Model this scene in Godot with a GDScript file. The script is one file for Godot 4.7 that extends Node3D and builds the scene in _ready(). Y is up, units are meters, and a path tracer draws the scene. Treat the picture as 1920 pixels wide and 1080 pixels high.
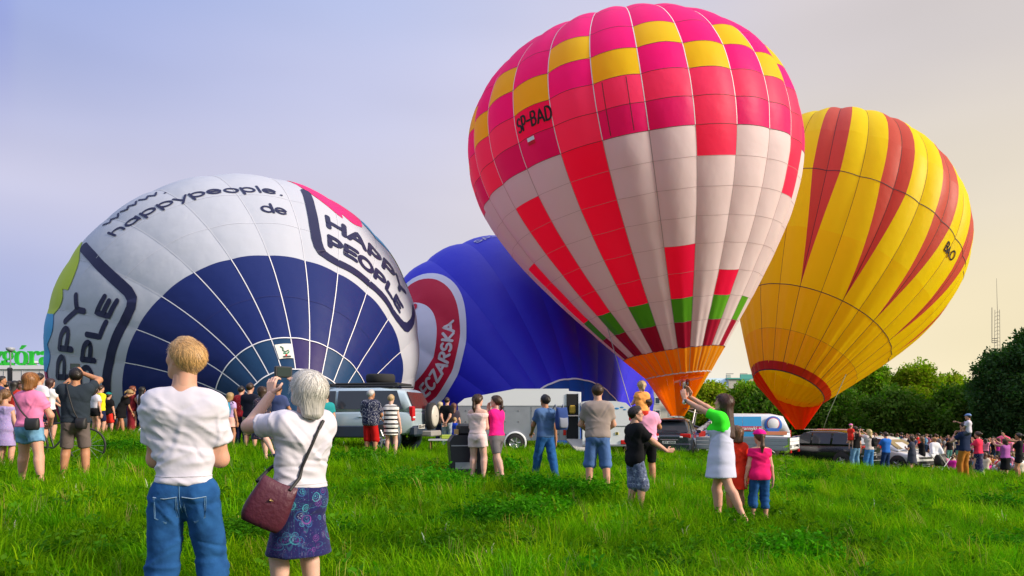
extends Node3D
# A meadow at dusk with four hot air balloons being inflated, people, cars and trailers.
const HC := 1.33
var names := {}
var rng := RandomNumberGenerator.new()
var M := {}

# ---------- naming and tagging ----------
func numbered(called: String) -> String:
	if not names.has(called):
		names[called] = 0
		return called
	names[called] += 1
	return "%s_%03d" % [called, names[called]]

func tag(o: Node3D, label: String, category: String, group := "") -> Node3D:
	if label != "": o.set_meta("label", label)
	if category != "": o.set_meta("category", category)
	if group != "": o.set_meta("group", group)
	return o

func thing(called: String, label: String, category: String, at := Vector3.ZERO, turn := 0.0, group := "") -> Node3D:
	var o := Node3D.new()
	o.name = numbered(called)
	add_child(o)
	o.position = at
	o.rotation.y = turn
	return tag(o, label, category, group)

func obj(called: String, mesh: Mesh, m: Material, parent: Node3D = self) -> MeshInstance3D:
	var o := MeshInstance3D.new()
	o.name = numbered(called) if parent == self else called
	o.mesh = mesh
	if m: o.material_override = m
	parent.add_child(o, true)
	return o

func struct(called: String, mesh: Mesh, m: Material) -> MeshInstance3D:
	var o := obj(called, mesh, m)
	o.set_meta("kind", "structure")
	return o

func gy(x: float, z: float) -> float:
	var xx := clampf(x, -60.0, 60.0)
	var y := -0.047 * xx
	var dx := x + 1.4
	var dz := z + 4.4
	y -= 0.07 * exp(-(dx * dx + dz * dz) / 2.5)
	y += 0.035 * sin(x * 1.1 + z * 0.6) * cos(z * 0.83 - x * 0.3)
	var ex := x + 5.0
	var ez := z + 23.0
	y += 0.10 * exp(-(ex * ex + ez * ez) / 60.0)
	ex = x - 1.4
	ez = z + 12.3
	y += 0.1 * exp(-(ex * ex + ez * ez) / 6.0)
	y -= 0.35 * smoothstep(10.0, 15.0, x) * smoothstep(-22.0, -32.0, z) * (1.0 - smoothstep(-60.0, -90.0, z))
	return y

# ---------- materials ----------
func lin(r: float, g: float, b: float) -> Color:
	return Color(r, g, b).linear_to_srgb()

func mat(c: Color, rough := 0.8, metal := 0.0, spec := 0.5) -> StandardMaterial3D:
	var m := StandardMaterial3D.new()
	m.albedo_color = c.linear_to_srgb()
	m.roughness = rough
	m.metallic = metal
	m.metallic_specular = spec
	return m

func fabric(c: Color, through := 0.5) -> StandardMaterial3D:
	var key := "fabric%s%s" % [c, through]
	if not M.has(key):
		var m := mat(c, 0.5, 0.0, 0.35)
		m.cull_mode = BaseMaterial3D.CULL_DISABLED
		var mx := maxf(c.r, maxf(c.g, c.b))
		m.backlight_enabled = true
		through *= clampf(mx * 1.15, 0.12, 1.0)   # dark cloth lets little light through
		m.backlight = Color(c.r / mx, c.g / mx, c.b / mx) * minf(1.0, through * 2.0)
		m.normal_enabled = true
		m.normal_texture = M.wrinkle
		m.normal_scale = 0.35
		m.uv1_triplanar = true
		m.uv1_scale = Vector3(0.45, 0.45, 0.45)
		M[key] = m
	return M[key]

func noise_tex(size: int, freq: float, ramp: Gradient, nrm := 0.0, oct := 4, kind := FastNoiseLite.TYPE_SIMPLEX_SMOOTH, sd := 1) -> NoiseTexture2D:
	var n := FastNoiseLite.new()
	n.noise_type = kind
	n.frequency = freq
	n.fractal_octaves = oct
	n.seed = sd
	var t := NoiseTexture2D.new()
	t.width = size
	t.height = size
	t.seamless = true
	t.noise = n
	if ramp: t.color_ramp = ramp
	if nrm > 0.0:
		t.as_normal_map = true
		t.bump_strength = nrm
	return t

func ramp(cols: Array, offs := []) -> Gradient:
	var g := Gradient.new()
	var o := PackedFloat32Array()
	var c := PackedColorArray()
	for i in cols.size():
		o.append(offs[i] if offs.size() else float(i) / (cols.size() - 1))
		c.append((cols[i] as Color).linear_to_srgb())
	g.offsets = o
	g.colors = c
	return g

# ---------- mesh helpers ----------
func grid_mesh(rows: Array, close := false) -> ArrayMesh:
	# rows of points of equal length joined into a smooth skin
	var st := SurfaceTool.new()
	st.begin(Mesh.PRIMITIVE_TRIANGLES)
	var n: int = rows[0].size()
	for r in rows:
		for p in r:
			st.add_vertex(p)
	for j in rows.size() - 1:
		for i in (n if close else n - 1):
			var i2 := (i + 1) % n
			for k in [j * n + i, j * n + i2, (j + 1) * n + i, (j + 1) * n + i, j * n + i2, (j + 1) * n + i2]:
				st.add_index(k)
	st.generate_normals()
	return st.commit()

func add_box(st: SurfaceTool, c: Vector3, s: Vector3, b := Basis.IDENTITY, ch := 0.0) -> void:
	# a box with chamfered edges when ch > 0
	var h := s * 0.5
	if ch <= 0.0:
		for ax in 3:
			for sg in [-1.0, 1.0]:
				var n := Vector3.ZERO
				n[ax] = sg
				var u := Vector3.ZERO
				u[(ax + 1) % 3] = 1.0
				var v := n.cross(u)
				var q := []
				for k in [[-1, -1], [1, -1], [1, 1], [-1, 1]]:
					q.append(c + b * ((n + u * k[0] + v * k[1]) * h))
				st.set_smooth_group(-1)
				for k in [0, 2, 1, 0, 3, 2]:
					st.add_vertex(q[k])
		return
	var pts := []
	ch = minf(ch, minf(h.x, minf(h.y, h.z)) * 0.9)
	for sx in [-1.0, 1.0]:
		for sy in [-1.0, 1.0]:
			for sz in [-1.0, 1.0]:
				var k := Vector3(sx, sy, sz)
				for ax in 3:
					var p: Vector3 = k * h
					for o in 3:
						if o != ax: p[o] -= k[o] * ch
					pts.append([p, k, ax])
	var pick := func(k: Vector3, ax: int) -> Vector3:
		var i := (int(k.x > 0) * 4 + int(k.y > 0) * 2 + int(k.z > 0)) * 3 + ax
		return c + b * pts[i][0]
	var face := func(q: Array) -> void:
		var mid := Vector3.ZERO
		for p in q: mid += p
		mid /= q.size()
		var n: Vector3 = (q[1] - q[0]).cross(q[2] - q[0])
		if n.dot(mid - c) > 0: q.reverse()
		st.set_smooth_group(-1)
		for i in range(1, q.size() - 1):
			st.add_vertex(q[0])
			st.add_vertex(q[i])
			st.add_vertex(q[i + 1])
	for ax in 3:
		var o1 := (ax + 1) % 3
		var o2 := (ax + 2) % 3
		for sg in [-1.0, 1.0]:
			var q := []
			for e in [[-1, -1], [1, -1], [1, 1], [-1, 1]]:
				var k := Vector3.ZERO
				k[ax] = sg
				k[o1] = e[0]
				k[o2] = e[1]
				q.append(pick.call(k, ax))
			face.call(q)
		for e in [[-1, -1], [1, -1], [1, 1], [-1, 1]]:
			var k1 := Vector3.ZERO
			k1[o1] = e[0]
			k1[o2] = e[1]
			k1[ax] = -1
			var k2 := k1
			k2[ax] = 1
			face.call([pick.call(k1, o1), pick.call(k2, o1), pick.call(k2, o2), pick.call(k1, o2)])
	for sx in [-1.0, 1.0]:
		for sy in [-1.0, 1.0]:
			for sz in [-1.0, 1.0]:
				var k := Vector3(sx, sy, sz)
				face.call([pick.call(k, 0), pick.call(k, 1), pick.call(k, 2)])

func box(s: Vector3, c := Vector3.ZERO, ch := 0.0, b := Basis.IDENTITY) -> ArrayMesh:
	var st := begin()
	add_box(st, c, s, b, ch)
	return fin(st)

func begin() -> SurfaceTool:
	var st := SurfaceTool.new()
	st.begin(Mesh.PRIMITIVE_TRIANGLES)
	return st

func fin(st: SurfaceTool) -> ArrayMesh:
	st.generate_normals()
	return st.commit()

func add_tube(st: SurfaceTool, pts: Array, r, sides := 6, cap := true) -> void:
	# r: a number or one radius for each point
	var rings := []
	for i in pts.size():
		var t: Vector3 = (pts[mini(i + 1, pts.size() - 1)] - pts[maxi(i - 1, 0)]).normalized()
		var u := t.cross(Vector3.UP if absf(t.y) < 0.9 else Vector3.RIGHT).normalized()
		var v := t.cross(u)
		var rr: float = r[i] if r is Array else r
		var ring := []
		for k in sides:
			var a := TAU * k / sides
			ring.append(pts[i] + (u * cos(a) + v * sin(a)) * rr)
		rings.append(ring)
	st.set_smooth_group(1)
	for i in pts.size() - 1:
		for k in sides:
			var k2 := (k + 1) % sides
			for p in [rings[i][k], rings[i][k2], rings[i + 1][k], rings[i + 1][k], rings[i][k2], rings[i + 1][k2]]:
				st.add_vertex(p)
	if cap:
		st.set_smooth_group(-1)
		for k in range(1, sides - 1):
			for p in [rings[0][0], rings[0][k + 1], rings[0][k]]: st.add_vertex(p)
			for p in [rings[-1][0], rings[-1][k], rings[-1][k + 1]]: st.add_vertex(p)

func tube(pts: Array, r, sides := 6) -> ArrayMesh:
	var st := begin()
	add_tube(st, pts, r, sides)
	return fin(st)

func lathe(prof: Array, sides := 20, axis := 1) -> ArrayMesh:
	# prof: [radius, height] pairs turned about the axis
	var rows := []
	for p in prof:
		var r := []
		for k in sides:
			var a := TAU * k / sides
			var q := Vector3(cos(a) * p[0], p[1], sin(a) * p[0])
			if axis == 0: q = Vector3(p[1], cos(a) * p[0], sin(a) * p[0])
			elif axis == 2: q = Vector3(sin(a) * p[0], cos(a) * p[0], p[1])
			r.append(q)
		rows.append(r)
	return grid_mesh(rows, true)

# ---------- balloon envelopes ----------
class Envelope:
	var c := Vector3.ZERO
	var R := 8.0
	var a := Vector3.UP
	var u := Vector3.BACK
	var v := Vector3.RIGHT
	var pr := PackedVector2Array()
	var d := PackedFloat32Array()
	var tilt := Vector2.ZERO
	var shear := PackedFloat32Array()
	var th := PackedFloat32Array()   # gore borders in degrees, rising, last = first + 360
	var bulge := 0.16
	var low: Object = null
	var pleat := 0.0
	var nz := FastNoiseLite.new()
	var smax := 3.2
	func setup(q: Array, depth: float) -> void:
		c = Vector3((q[0] - 960.0) * depth / 1400.0, 1.33 - (q[1] - 780.0) * depth / 1400.0, -depth)
		R = q[2] * depth / 1400.0
		a = Vector3(sin(q[4]) * cos(q[3]), cos(q[4]), sin(q[4]) * sin(q[3]))
		u = (Vector3.BACK - a * a.z).normalized()
		v = a.cross(u)
		var hu: float = q[5]
		var dirm := Vector2(sin(q[12]), cos(q[12]))
		var m := Vector2(q[9], -q[8])
		for i in 40:
			pr.append(m.bezier_interpolate(m + dirm * q[10], Vector2(1, -q[11]), Vector2(1, 0), i / 39.0))
		for i in range(1, 40):
			pr.append(Vector2(1, 0).bezier_interpolate(Vector2(1, q[6]), Vector2(q[7], hu), Vector2(0, hu), i / 39.0))
		d.append(0.0)
		for i in range(1, pr.size()):
			d.append(d[i - 1] + pr[i].distance_to(pr[i - 1]))
		smax = d[-1]
		tilt = Vector2(q[16], q[17])
		shear = PackedFloat32Array([q[18], q[19], q[20], q[21], q[22]])
	func at(s: float) -> int:
		return clampi(d.bsearch(s) - 1, 0, d.size() - 2)
	func pt(t: float, s: float, off := 0.0) -> Vector3:
		# t in degrees; off in metres outwards
		while t < th[0]: t += 360.0
		while t >= th[0] + 360.0: t -= 360.0
		var g := clampi(th.bsearch(t, false) - 1, 0, th.size() - 2)
		var gw := th[g + 1] - th[g]
		var w := (t - th[g]) / gw
		var tr := deg_to_rad(t)
		s += (tilt.x * cos(tr) + tilt.y * sin(tr)) * sin(PI * clampf(s / smax, 0.0, 1.0))
		var i := at(s)
		var f := (s - d[i]) / (d[i + 1] - d[i])
		if s > 0.0: f = minf(f, 1.0)
		var p := pr[i].lerp(pr[i + 1], f)
		var tg := (pr[i + 1] - pr[i]).normalized()
		var z := p.y
		var rad := u * cos(tr) + v * sin(tr)
		var puff := bulge * 4.0 * w * (1.0 - w) * p.x * deg_to_rad(gw) * R * 1.6
		var q := c + R * (u * (shear[0] * z + shear[1] * z * z) + v * (shear[2] * z + shear[3] * z * z + shear[4] * z * z * z) + a * z + rad * maxf(p.x, 0.0))
		if pleat > 0.0 and s < 1.0: puff += pleat * clampf((1.0 - s) / 0.7, 0.0, 1.0) * sin(w * TAU * 2.0 + g * 1.7) * sin(PI * w) * minf(1.0, absf(s) * 8.0)
		puff += 0.028 * nz.get_noise_3d(q.x * 60.0, q.y * 60.0, q.z * 60.0)
		q += (rad * tg.y - a * tg.x) * (puff + off)
		if low:
			var y: float = low.gy(q.x, q.z)
			if q.y < y + 0.3:
				var below := y + 0.3 - q.y
				q.y = y + 0.06 + 0.24 * exp(-below * 2.0) + off
		return q

func panel(e: Envelope, t0: float, t1: float, s0: float, s1: float, nu := 5, nv := 3) -> ArrayMesh:
	var rows := []
	for j in nv + 1:
		var r := []
		for i in nu + 1:
			r.append(e.pt(t0 + (t1 - t0) * clampf(float(i) / nu, 0.0004, 0.9996), s0 + (s1 - s0) * j / nv))
		rows.append(r)
	return grid_mesh(rows)

func ribbon(e: Envelope, path: Array, width: float, off: float, closed_ends := true) -> ArrayMesh:
	# a flat band laid along a path of (degrees, s) points on the envelope, with round ends
	var st := begin()
	add_ribbon(st, e, path, width, off, closed_ends)
	return fin(st)

func add_ribbon(st: SurfaceTool, e: Envelope, path: Array, width: float, off: float, round_ends: bool) -> void:
	var P := []
	for p in path: P.append(e.pt(p.x, p.y, off))
	var n := P.size()
	var L := []
	var Rr := []
	var last := Vector3.ZERO
	var tang := []
	for i in n:
		var t: Vector3 = P[mini(i + 1, n - 1)] - P[maxi(i - 1, 0)]
		if t.length() < 1e-6: t = last
		last = t
		t = t.normalized()
		tang.append(t)
		var nn: Vector3 = (e.pt(path[i].x, path[i].y, off + 0.5) - P[i]).normalized()
		var sd: Vector3 = nn.cross(t).normalized() * width * 0.5
		L.append(P[i] + sd)
		Rr.append(P[i] - sd)
	st.set_smooth_group(1)
	for i in n - 1:
		for q in [L[i], L[i + 1], Rr[i], Rr[i], L[i + 1], Rr[i + 1]]: st.add_vertex(q)
	if round_ends:
		for e2 in [[0, -1.0], [n - 1, 1.0]]:
			var i: int = e2[0]
			var fw: Vector3 = tang[i] * e2[1] * width * 0.5
			var sd: Vector3 = (L[i] - Rr[i]) * 0.5
			var prev := sd
			for k in range(1, 9):
				var an := PI * k / 8.0
				var cur: Vector3 = sd * cos(an) + fw * sin(an)
				var tri := [P[i], P[i] + prev, P[i] + cur]
				if e2[1] < 0: tri.reverse()
				for q in tri: st.add_vertex(q)
				prev = cur

func meridian(t: float, s0: float, s1: float, n: int) -> Array:
	var o := []
	for i in n + 1: o.append(Vector2(t, lerpf(s0, s1, float(i) / n)))
	return o

func parallel(s: float, t0: float, t1: float, n: int) -> Array:
	var o := []
	for i in n + 1: o.append(Vector2(lerpf(t0, t1, float(i) / n), s))
	return o

# lettering from strokes: paths in letter space, x to the right and y up, height 1
func glyph(ch: String) -> Array:
	var arc := func(cx: float, cy: float, rx: float, ry: float, a0: float, a1: float) -> Array:
		var o := []
		var n := maxi(4, int(absf(a1 - a0) / 18.0))
		for i in n + 1:
			var an := deg_to_rad(a0 + (a1 - a0) * i / n)
			o.append(Vector2(cx + rx * cos(an), cy + ry * sin(an)))
		return o
	match ch:
		"H": return [0.82, [V(0.1, 0), V(0.1, 1)], [V(0.7, 0), V(0.7, 1)], [V(0.1, 0.5), V(0.7, 0.5)]]
		"A": return [0.86, [V(0.06, 0), V(0.4, 1), V(0.74, 0)], [V(0.2, 0.3), V(0.6, 0.3)]]
		"P": return [0.72, [V(0.1, 0), V(0.1, 1)], [V(0.1, 1), V(0.34, 1)] + arc.call(0.34, 0.7, 0.26, 0.3, 90, -90) + [V(0.1, 0.4)]]
		"Y": return [0.84, [V(0.06, 1), V(0.4, 0.5), V(0.74, 1)], [V(0.4, 0.5), V(0.4, 0)]]
		"E": return [0.7, [V(0.6, 1), V(0.1, 1), V(0.1, 0), V(0.6, 0)], [V(0.1, 0.5), V(0.52, 0.5)]]
		"O": return [0.9, arc.call(0.42, 0.5, 0.36, 0.5, 0, 360)]
		"L": return [0.66, [V(0.1, 1), V(0.1, 0), V(0.56, 0)]]
		"h": return [0.78, [V(0.1, 0), V(0.1, 1.4)], arc.call(0.36, 0.62, 0.26, 0.36, 180, 0) + [V(0.62, 0)]]
		"a": return [0.88, arc.call(0.38, 0.48, 0.32, 0.46, 0, 360), [V(0.72, 0), V(0.72, 0.96)]]
		"p": return [0.88, arc.call(0.42, 0.48, 0.32, 0.46, 0, 360), [V(0.1, -0.45), V(0.1, 0.96)]]
		"y": return [0.74, [V(0.04, 0.96), V(0.36, 0.05)], [V(0.66, 0.96), V(0.2, -0.45)]]
		"e": return [0.84, [V(0.08, 0.5), V(0.7, 0.5)] + arc.call(0.38, 0.48, 0.32, 0.46, 5, 320)]
		"o": return [0.86, arc.call(0.4, 0.48, 0.33, 0.46, 0, 360)]
		"l": return [0.28, [V(0.12, 0), V(0.12, 1.4)]]
		"d": return [0.88, arc.call(0.38, 0.48, 0.32, 0.46, 0, 360), [V(0.72, 0), V(0.72, 1.4)]]
		"w": return [1.12, [V(0.04, 0.9), V(0.28, 0.05), V(0.52, 0.9), V(0.76, 0.05), V(1.0, 0.9)]]
		".": return [0.36, [V(0.14, 0.02), V(0.16, 0.02)]]
		"S": return [0.74, arc.call(0.34, 0.74, 0.24, 0.26, 40, 270) + arc.call(0.34, 0.24, 0.26, 0.24, 90, -140)]
		"B": return [0.76, [V(0.1, 0), V(0.1, 1), V(0.36, 1)] + arc.call(0.36, 0.76, 0.22, 0.24, 90, -90) + [V(0.1, 0.52)], [V(0.36, 0.52)] + arc.call(0.36, 0.26, 0.26, 0.26, 90, -90) + [V(0.1, 0)]]
		"D": return [0.78, [V(0.1, 0), V(0.1, 1), V(0.3, 1)] + arc.call(0.3, 0.5, 0.34, 0.5, 90, -90) + [V(0.1, 0)]]
		"-": return [0.5, [V(0.08, 0.48), V(0.38, 0.48)]]
		"C": return [0.84, arc.call(0.42, 0.5, 0.34, 0.5, 45, 315)]
		"Z": return [0.72, [V(0.06, 1), V(0.6, 1), V(0.06, 0), V(0.62, 0)]]
		"R": return [0.76, [V(0.1, 0), V(0.1, 1), V(0.34, 1)] + arc.call(0.34, 0.74, 0.26, 0.26, 90, -90) + [V(0.1, 0.48)], [V(0.34, 0.48), V(0.64, 0)]]
		"K": return [0.74, [V(0.1, 0), V(0.1, 1)], [V(0.62, 1), V(0.12, 0.45), V(0.64, 0)]]
		"N": return [0.82, [V(0.1, 0), V(0.1, 1), V(0.68, 0), V(0.68, 1)]]
	return [0.5]

func V(x: float, y: float) -> Vector2:
	return Vector2(x, y)

func word(e: Envelope, parent: Node3D, called: String, text: String, place: Callable, size: float, stroke: float, m: Material, off := 0.03, xs := 1.0) -> void:
	# place maps (metres along, metres up) to (degrees, s); each letter is a part
	var x := 0.0
	var k := 0
	for ch in text:
		var g := glyph(ch)
		var st := begin()
		for i in range(1, g.size()):
			var path := []
			var src: Array = g[i]
			for j in src.size():
				var p: Vector2 = src[j] * V(xs, 1)
				if j > 0:
					var q: Vector2 = src[j - 1] * V(xs, 1)
					var n := maxi(1, int((p - q).length() * size / 0.08))
					for h in range(1, n):
						var w := q.lerp(p, float(h) / n)
						path.append(place.call(x + w.x * size, w.y * size))
				path.append(place.call(x + p.x * size, p.y * size))
			add_ribbon(st, e, path, stroke, off + 0.004 * i + 0.0015 * (k % 2), true)
		obj(called, fin(st), m, parent)
		x += g[0] * size * xs
		k += 1

func edge_from(list: Array, n_rest: int) -> PackedFloat32Array:
	# gore borders: those listed, then n_rest equal gores back round to the first
	var o := PackedFloat32Array()
	for x in list: o.append(x)
	var rest: float = o[0] + 360.0 - o[-1]
	var from := o[-1]
	for i in range(1, n_rest + 1): o.append(from + rest * i / n_rest)
	return o

# ---------- sky ----------
func sky_image() -> Image:
	var az := [-34.0, -12.0, 8.0, 22.0, 34.0, 75.0, 130.0, 200.0, 270.0, 326.0]
	var el := [0.0, 8.0, 15.0, 24.0, 29.0, 60.0, 90.0]
	var tab := [
		["b2b8d6", "cdccd6", "e4e2de", "ece2ca", "eadcb4", "f2dcaa", "dcd4cc", "c4c8d6", "b0b8d4", "b2b8d6"],
		["a6aed4", "c8c8d6", "dcd8d4", "e4d6b6", "e0d3b4", "ecd8ac", "d8d0c8", "bcc2d4", "aab4d4", "a6aed4"],
		["bcbcd4", "c4c2d4", "d4ced0", "d8cebe", "d6ccbc", "e0d0b0", "d0ccc8", "b8c0d6", "b0b8d4", "bcbcd4"],
		["9ca8d4", "b6bad8", "cac6d6", "cdc6c8", "ccc5c4", "d4ccba", "c8c8cc", "b0bad6", "9ca8d4", "94a0d4"],
		["8ea0d4", "aab4d8", "c0c0d6", "cbc4c8", "cac3c3", "d0cac0", "c4c6d0", "acb8d8", "94a4d4", "8498d4"],
		["a4b0d8", "b0b8d8", "bcc0d8", "c6c6d2", "c8c8d0", "cccace", "c4c8d4", "b8c0d8", "acb6d8", "a4b0d8"],
		["c4c8dc", "c4c8dc", "c4c8dc", "c4c8dc", "c4c8dc", "c4c8dc", "c4c8dc", "c4c8dc", "c4c8dc", "c4c8dc"]]
	var cols := []
	for r in tab:
		var o := []
		for h in r: o.append(Color.html(h).srgb_to_linear())
		cols.append(o)
	var n := FastNoiseLite.new()
	n.frequency = 1.0
	n.fractal_octaves = 4
	n.seed = 5
	var W := 512
	var H := 256
	var im := Image.create(W, H, false, Image.FORMAT_RGBF)
	for y in H:
		var e := 90.0 - (y + 0.5) * 180.0 / H
		var ej := clampf(e, 0.0, 89.9)
		var j := 0
		while j < el.size() - 2 and ej > el[j + 1]: j += 1
		var fj: float = smoothstep(0.0, 1.0, (ej - el[j]) / (el[j + 1] - el[j])) * 0.5 + 0.5 * (ej - el[j]) / (el[j + 1] - el[j])
		for x in W:
			var a := (x + 0.5) * 360.0 / W
			if a > 326.0: a -= 360.0
			var i := 0
			while i < az.size() - 2 and a > az[i + 1]: i += 1
			var fi: float = (a - az[i]) / (az[i + 1] - az[i])
			fi = lerpf(fi, smoothstep(0.0, 1.0, fi), 0.5)
			var c0: Color = cols[j][i].lerp(cols[j][i + 1], fi)
			var c1: Color = cols[j + 1][i].lerp(cols[j + 1][i + 1], fi)
			var c := c0.lerp(c1, fj)
			var er := deg_to_rad(e)
			var ar := deg_to_rad(a)
			var dir := Vector3(sin(ar) * cos(er), sin(er) * 5.0, -cos(ar) * cos(er))
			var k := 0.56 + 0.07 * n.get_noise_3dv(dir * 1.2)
			k *= 1.0 + 1.15 * smoothstep(28.0, 85.0, e)  # unseen upper sky made brighter to light what faces the camera
			if e < 0.0:
				c = c.lerp(Color(0.05, 0.07, 0.03), smoothstep(0.0, -4.0, e))
			im.set_pixel(x, y, Color(c.r * k, c.g * k, c.b * k))
	return im

func build_light() -> void:
	var cam := Camera3D.new()
	cam.name = "view_camera"
	add_child(cam)
	cam.position = Vector3(0, HC, 0)
	cam.projection = Camera3D.PROJECTION_FRUSTUM
	cam.near = 0.1
	cam.far = 1500.0
	cam.size = 0.1 * 1080.0 / 1400.0
	cam.frustum_offset = Vector2(0, 0.1 * 240.0 / 1400.0)
	cam.current = true
	var env := Environment.new()
	env.background_mode = Environment.BG_SKY
	var sky := Sky.new()
	var pm := PanoramaSkyMaterial.new()
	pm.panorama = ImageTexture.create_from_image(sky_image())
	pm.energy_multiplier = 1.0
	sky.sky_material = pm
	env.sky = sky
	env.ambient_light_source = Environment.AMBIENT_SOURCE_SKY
	env.tonemap_mode = Environment.TONE_MAPPER_LINEAR
	env.tonemap_exposure = 2.1
	env.sdfgi_enabled = true
	env.ssao_enabled = true
	env.ssil_enabled = true
	var we := WorldEnvironment.new()
	we.name = "environment"
	we.environment = env
	add_child(we)
	var sun := DirectionalLight3D.new()
	sun.name = "sun"
	add_child(sun)
	var az := deg_to_rad(110.0)
	var e := deg_to_rad(24.0)
	var to := Vector3(sin(az) * cos(e), sin(e), -cos(az) * cos(e))
	sun.look_at_from_position(Vector3.ZERO, -to)
	sun.light_color = Color(1.0, 0.93, 0.85)
	sun.light_energy = 0.85
	sun.light_angular_distance = 12.0
	sun.shadow_enabled = true

# ---------- ground ----------
func build_ground() -> void:
	var rows := []
	var xs := []
	var zs := []
	for i in 61: xs.append(sign(i - 30) * pow(absf(i - 30) / 30.0, 2.2) * 900.0)
	var z := 12.0
	var st := 0.6
	while z > -900.0:
		zs.append(z)
		z -= st
		if z < -30.0: st *= 1.14
	zs.append(-950.0)
	zs.reverse()
	zs.append(60.0)
	for zz in zs:
		var r := []
		for x in xs: r.append(Vector3(x, gy(x, zz) - 0.02, zz))
		rows.append(r)
	var m := mat(Color(1, 1, 1), 1.0, 0.0, 0.1)
	m.albedo_texture = noise_tex(512, 0.02, ramp([Color(0.012, 0.03, 0.004), Color(0.03, 0.075, 0.008), Color(0.055, 0.12, 0.012), Color(0.05, 0.07, 0.015)], [0.2, 0.45, 0.65, 0.9]))
	m.uv1_triplanar = true
	m.uv1_world_triplanar = true
	m.uv1_scale = Vector3.ONE * 0.12
	struct("meadow_ground", grid_mesh(rows), m)

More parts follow.
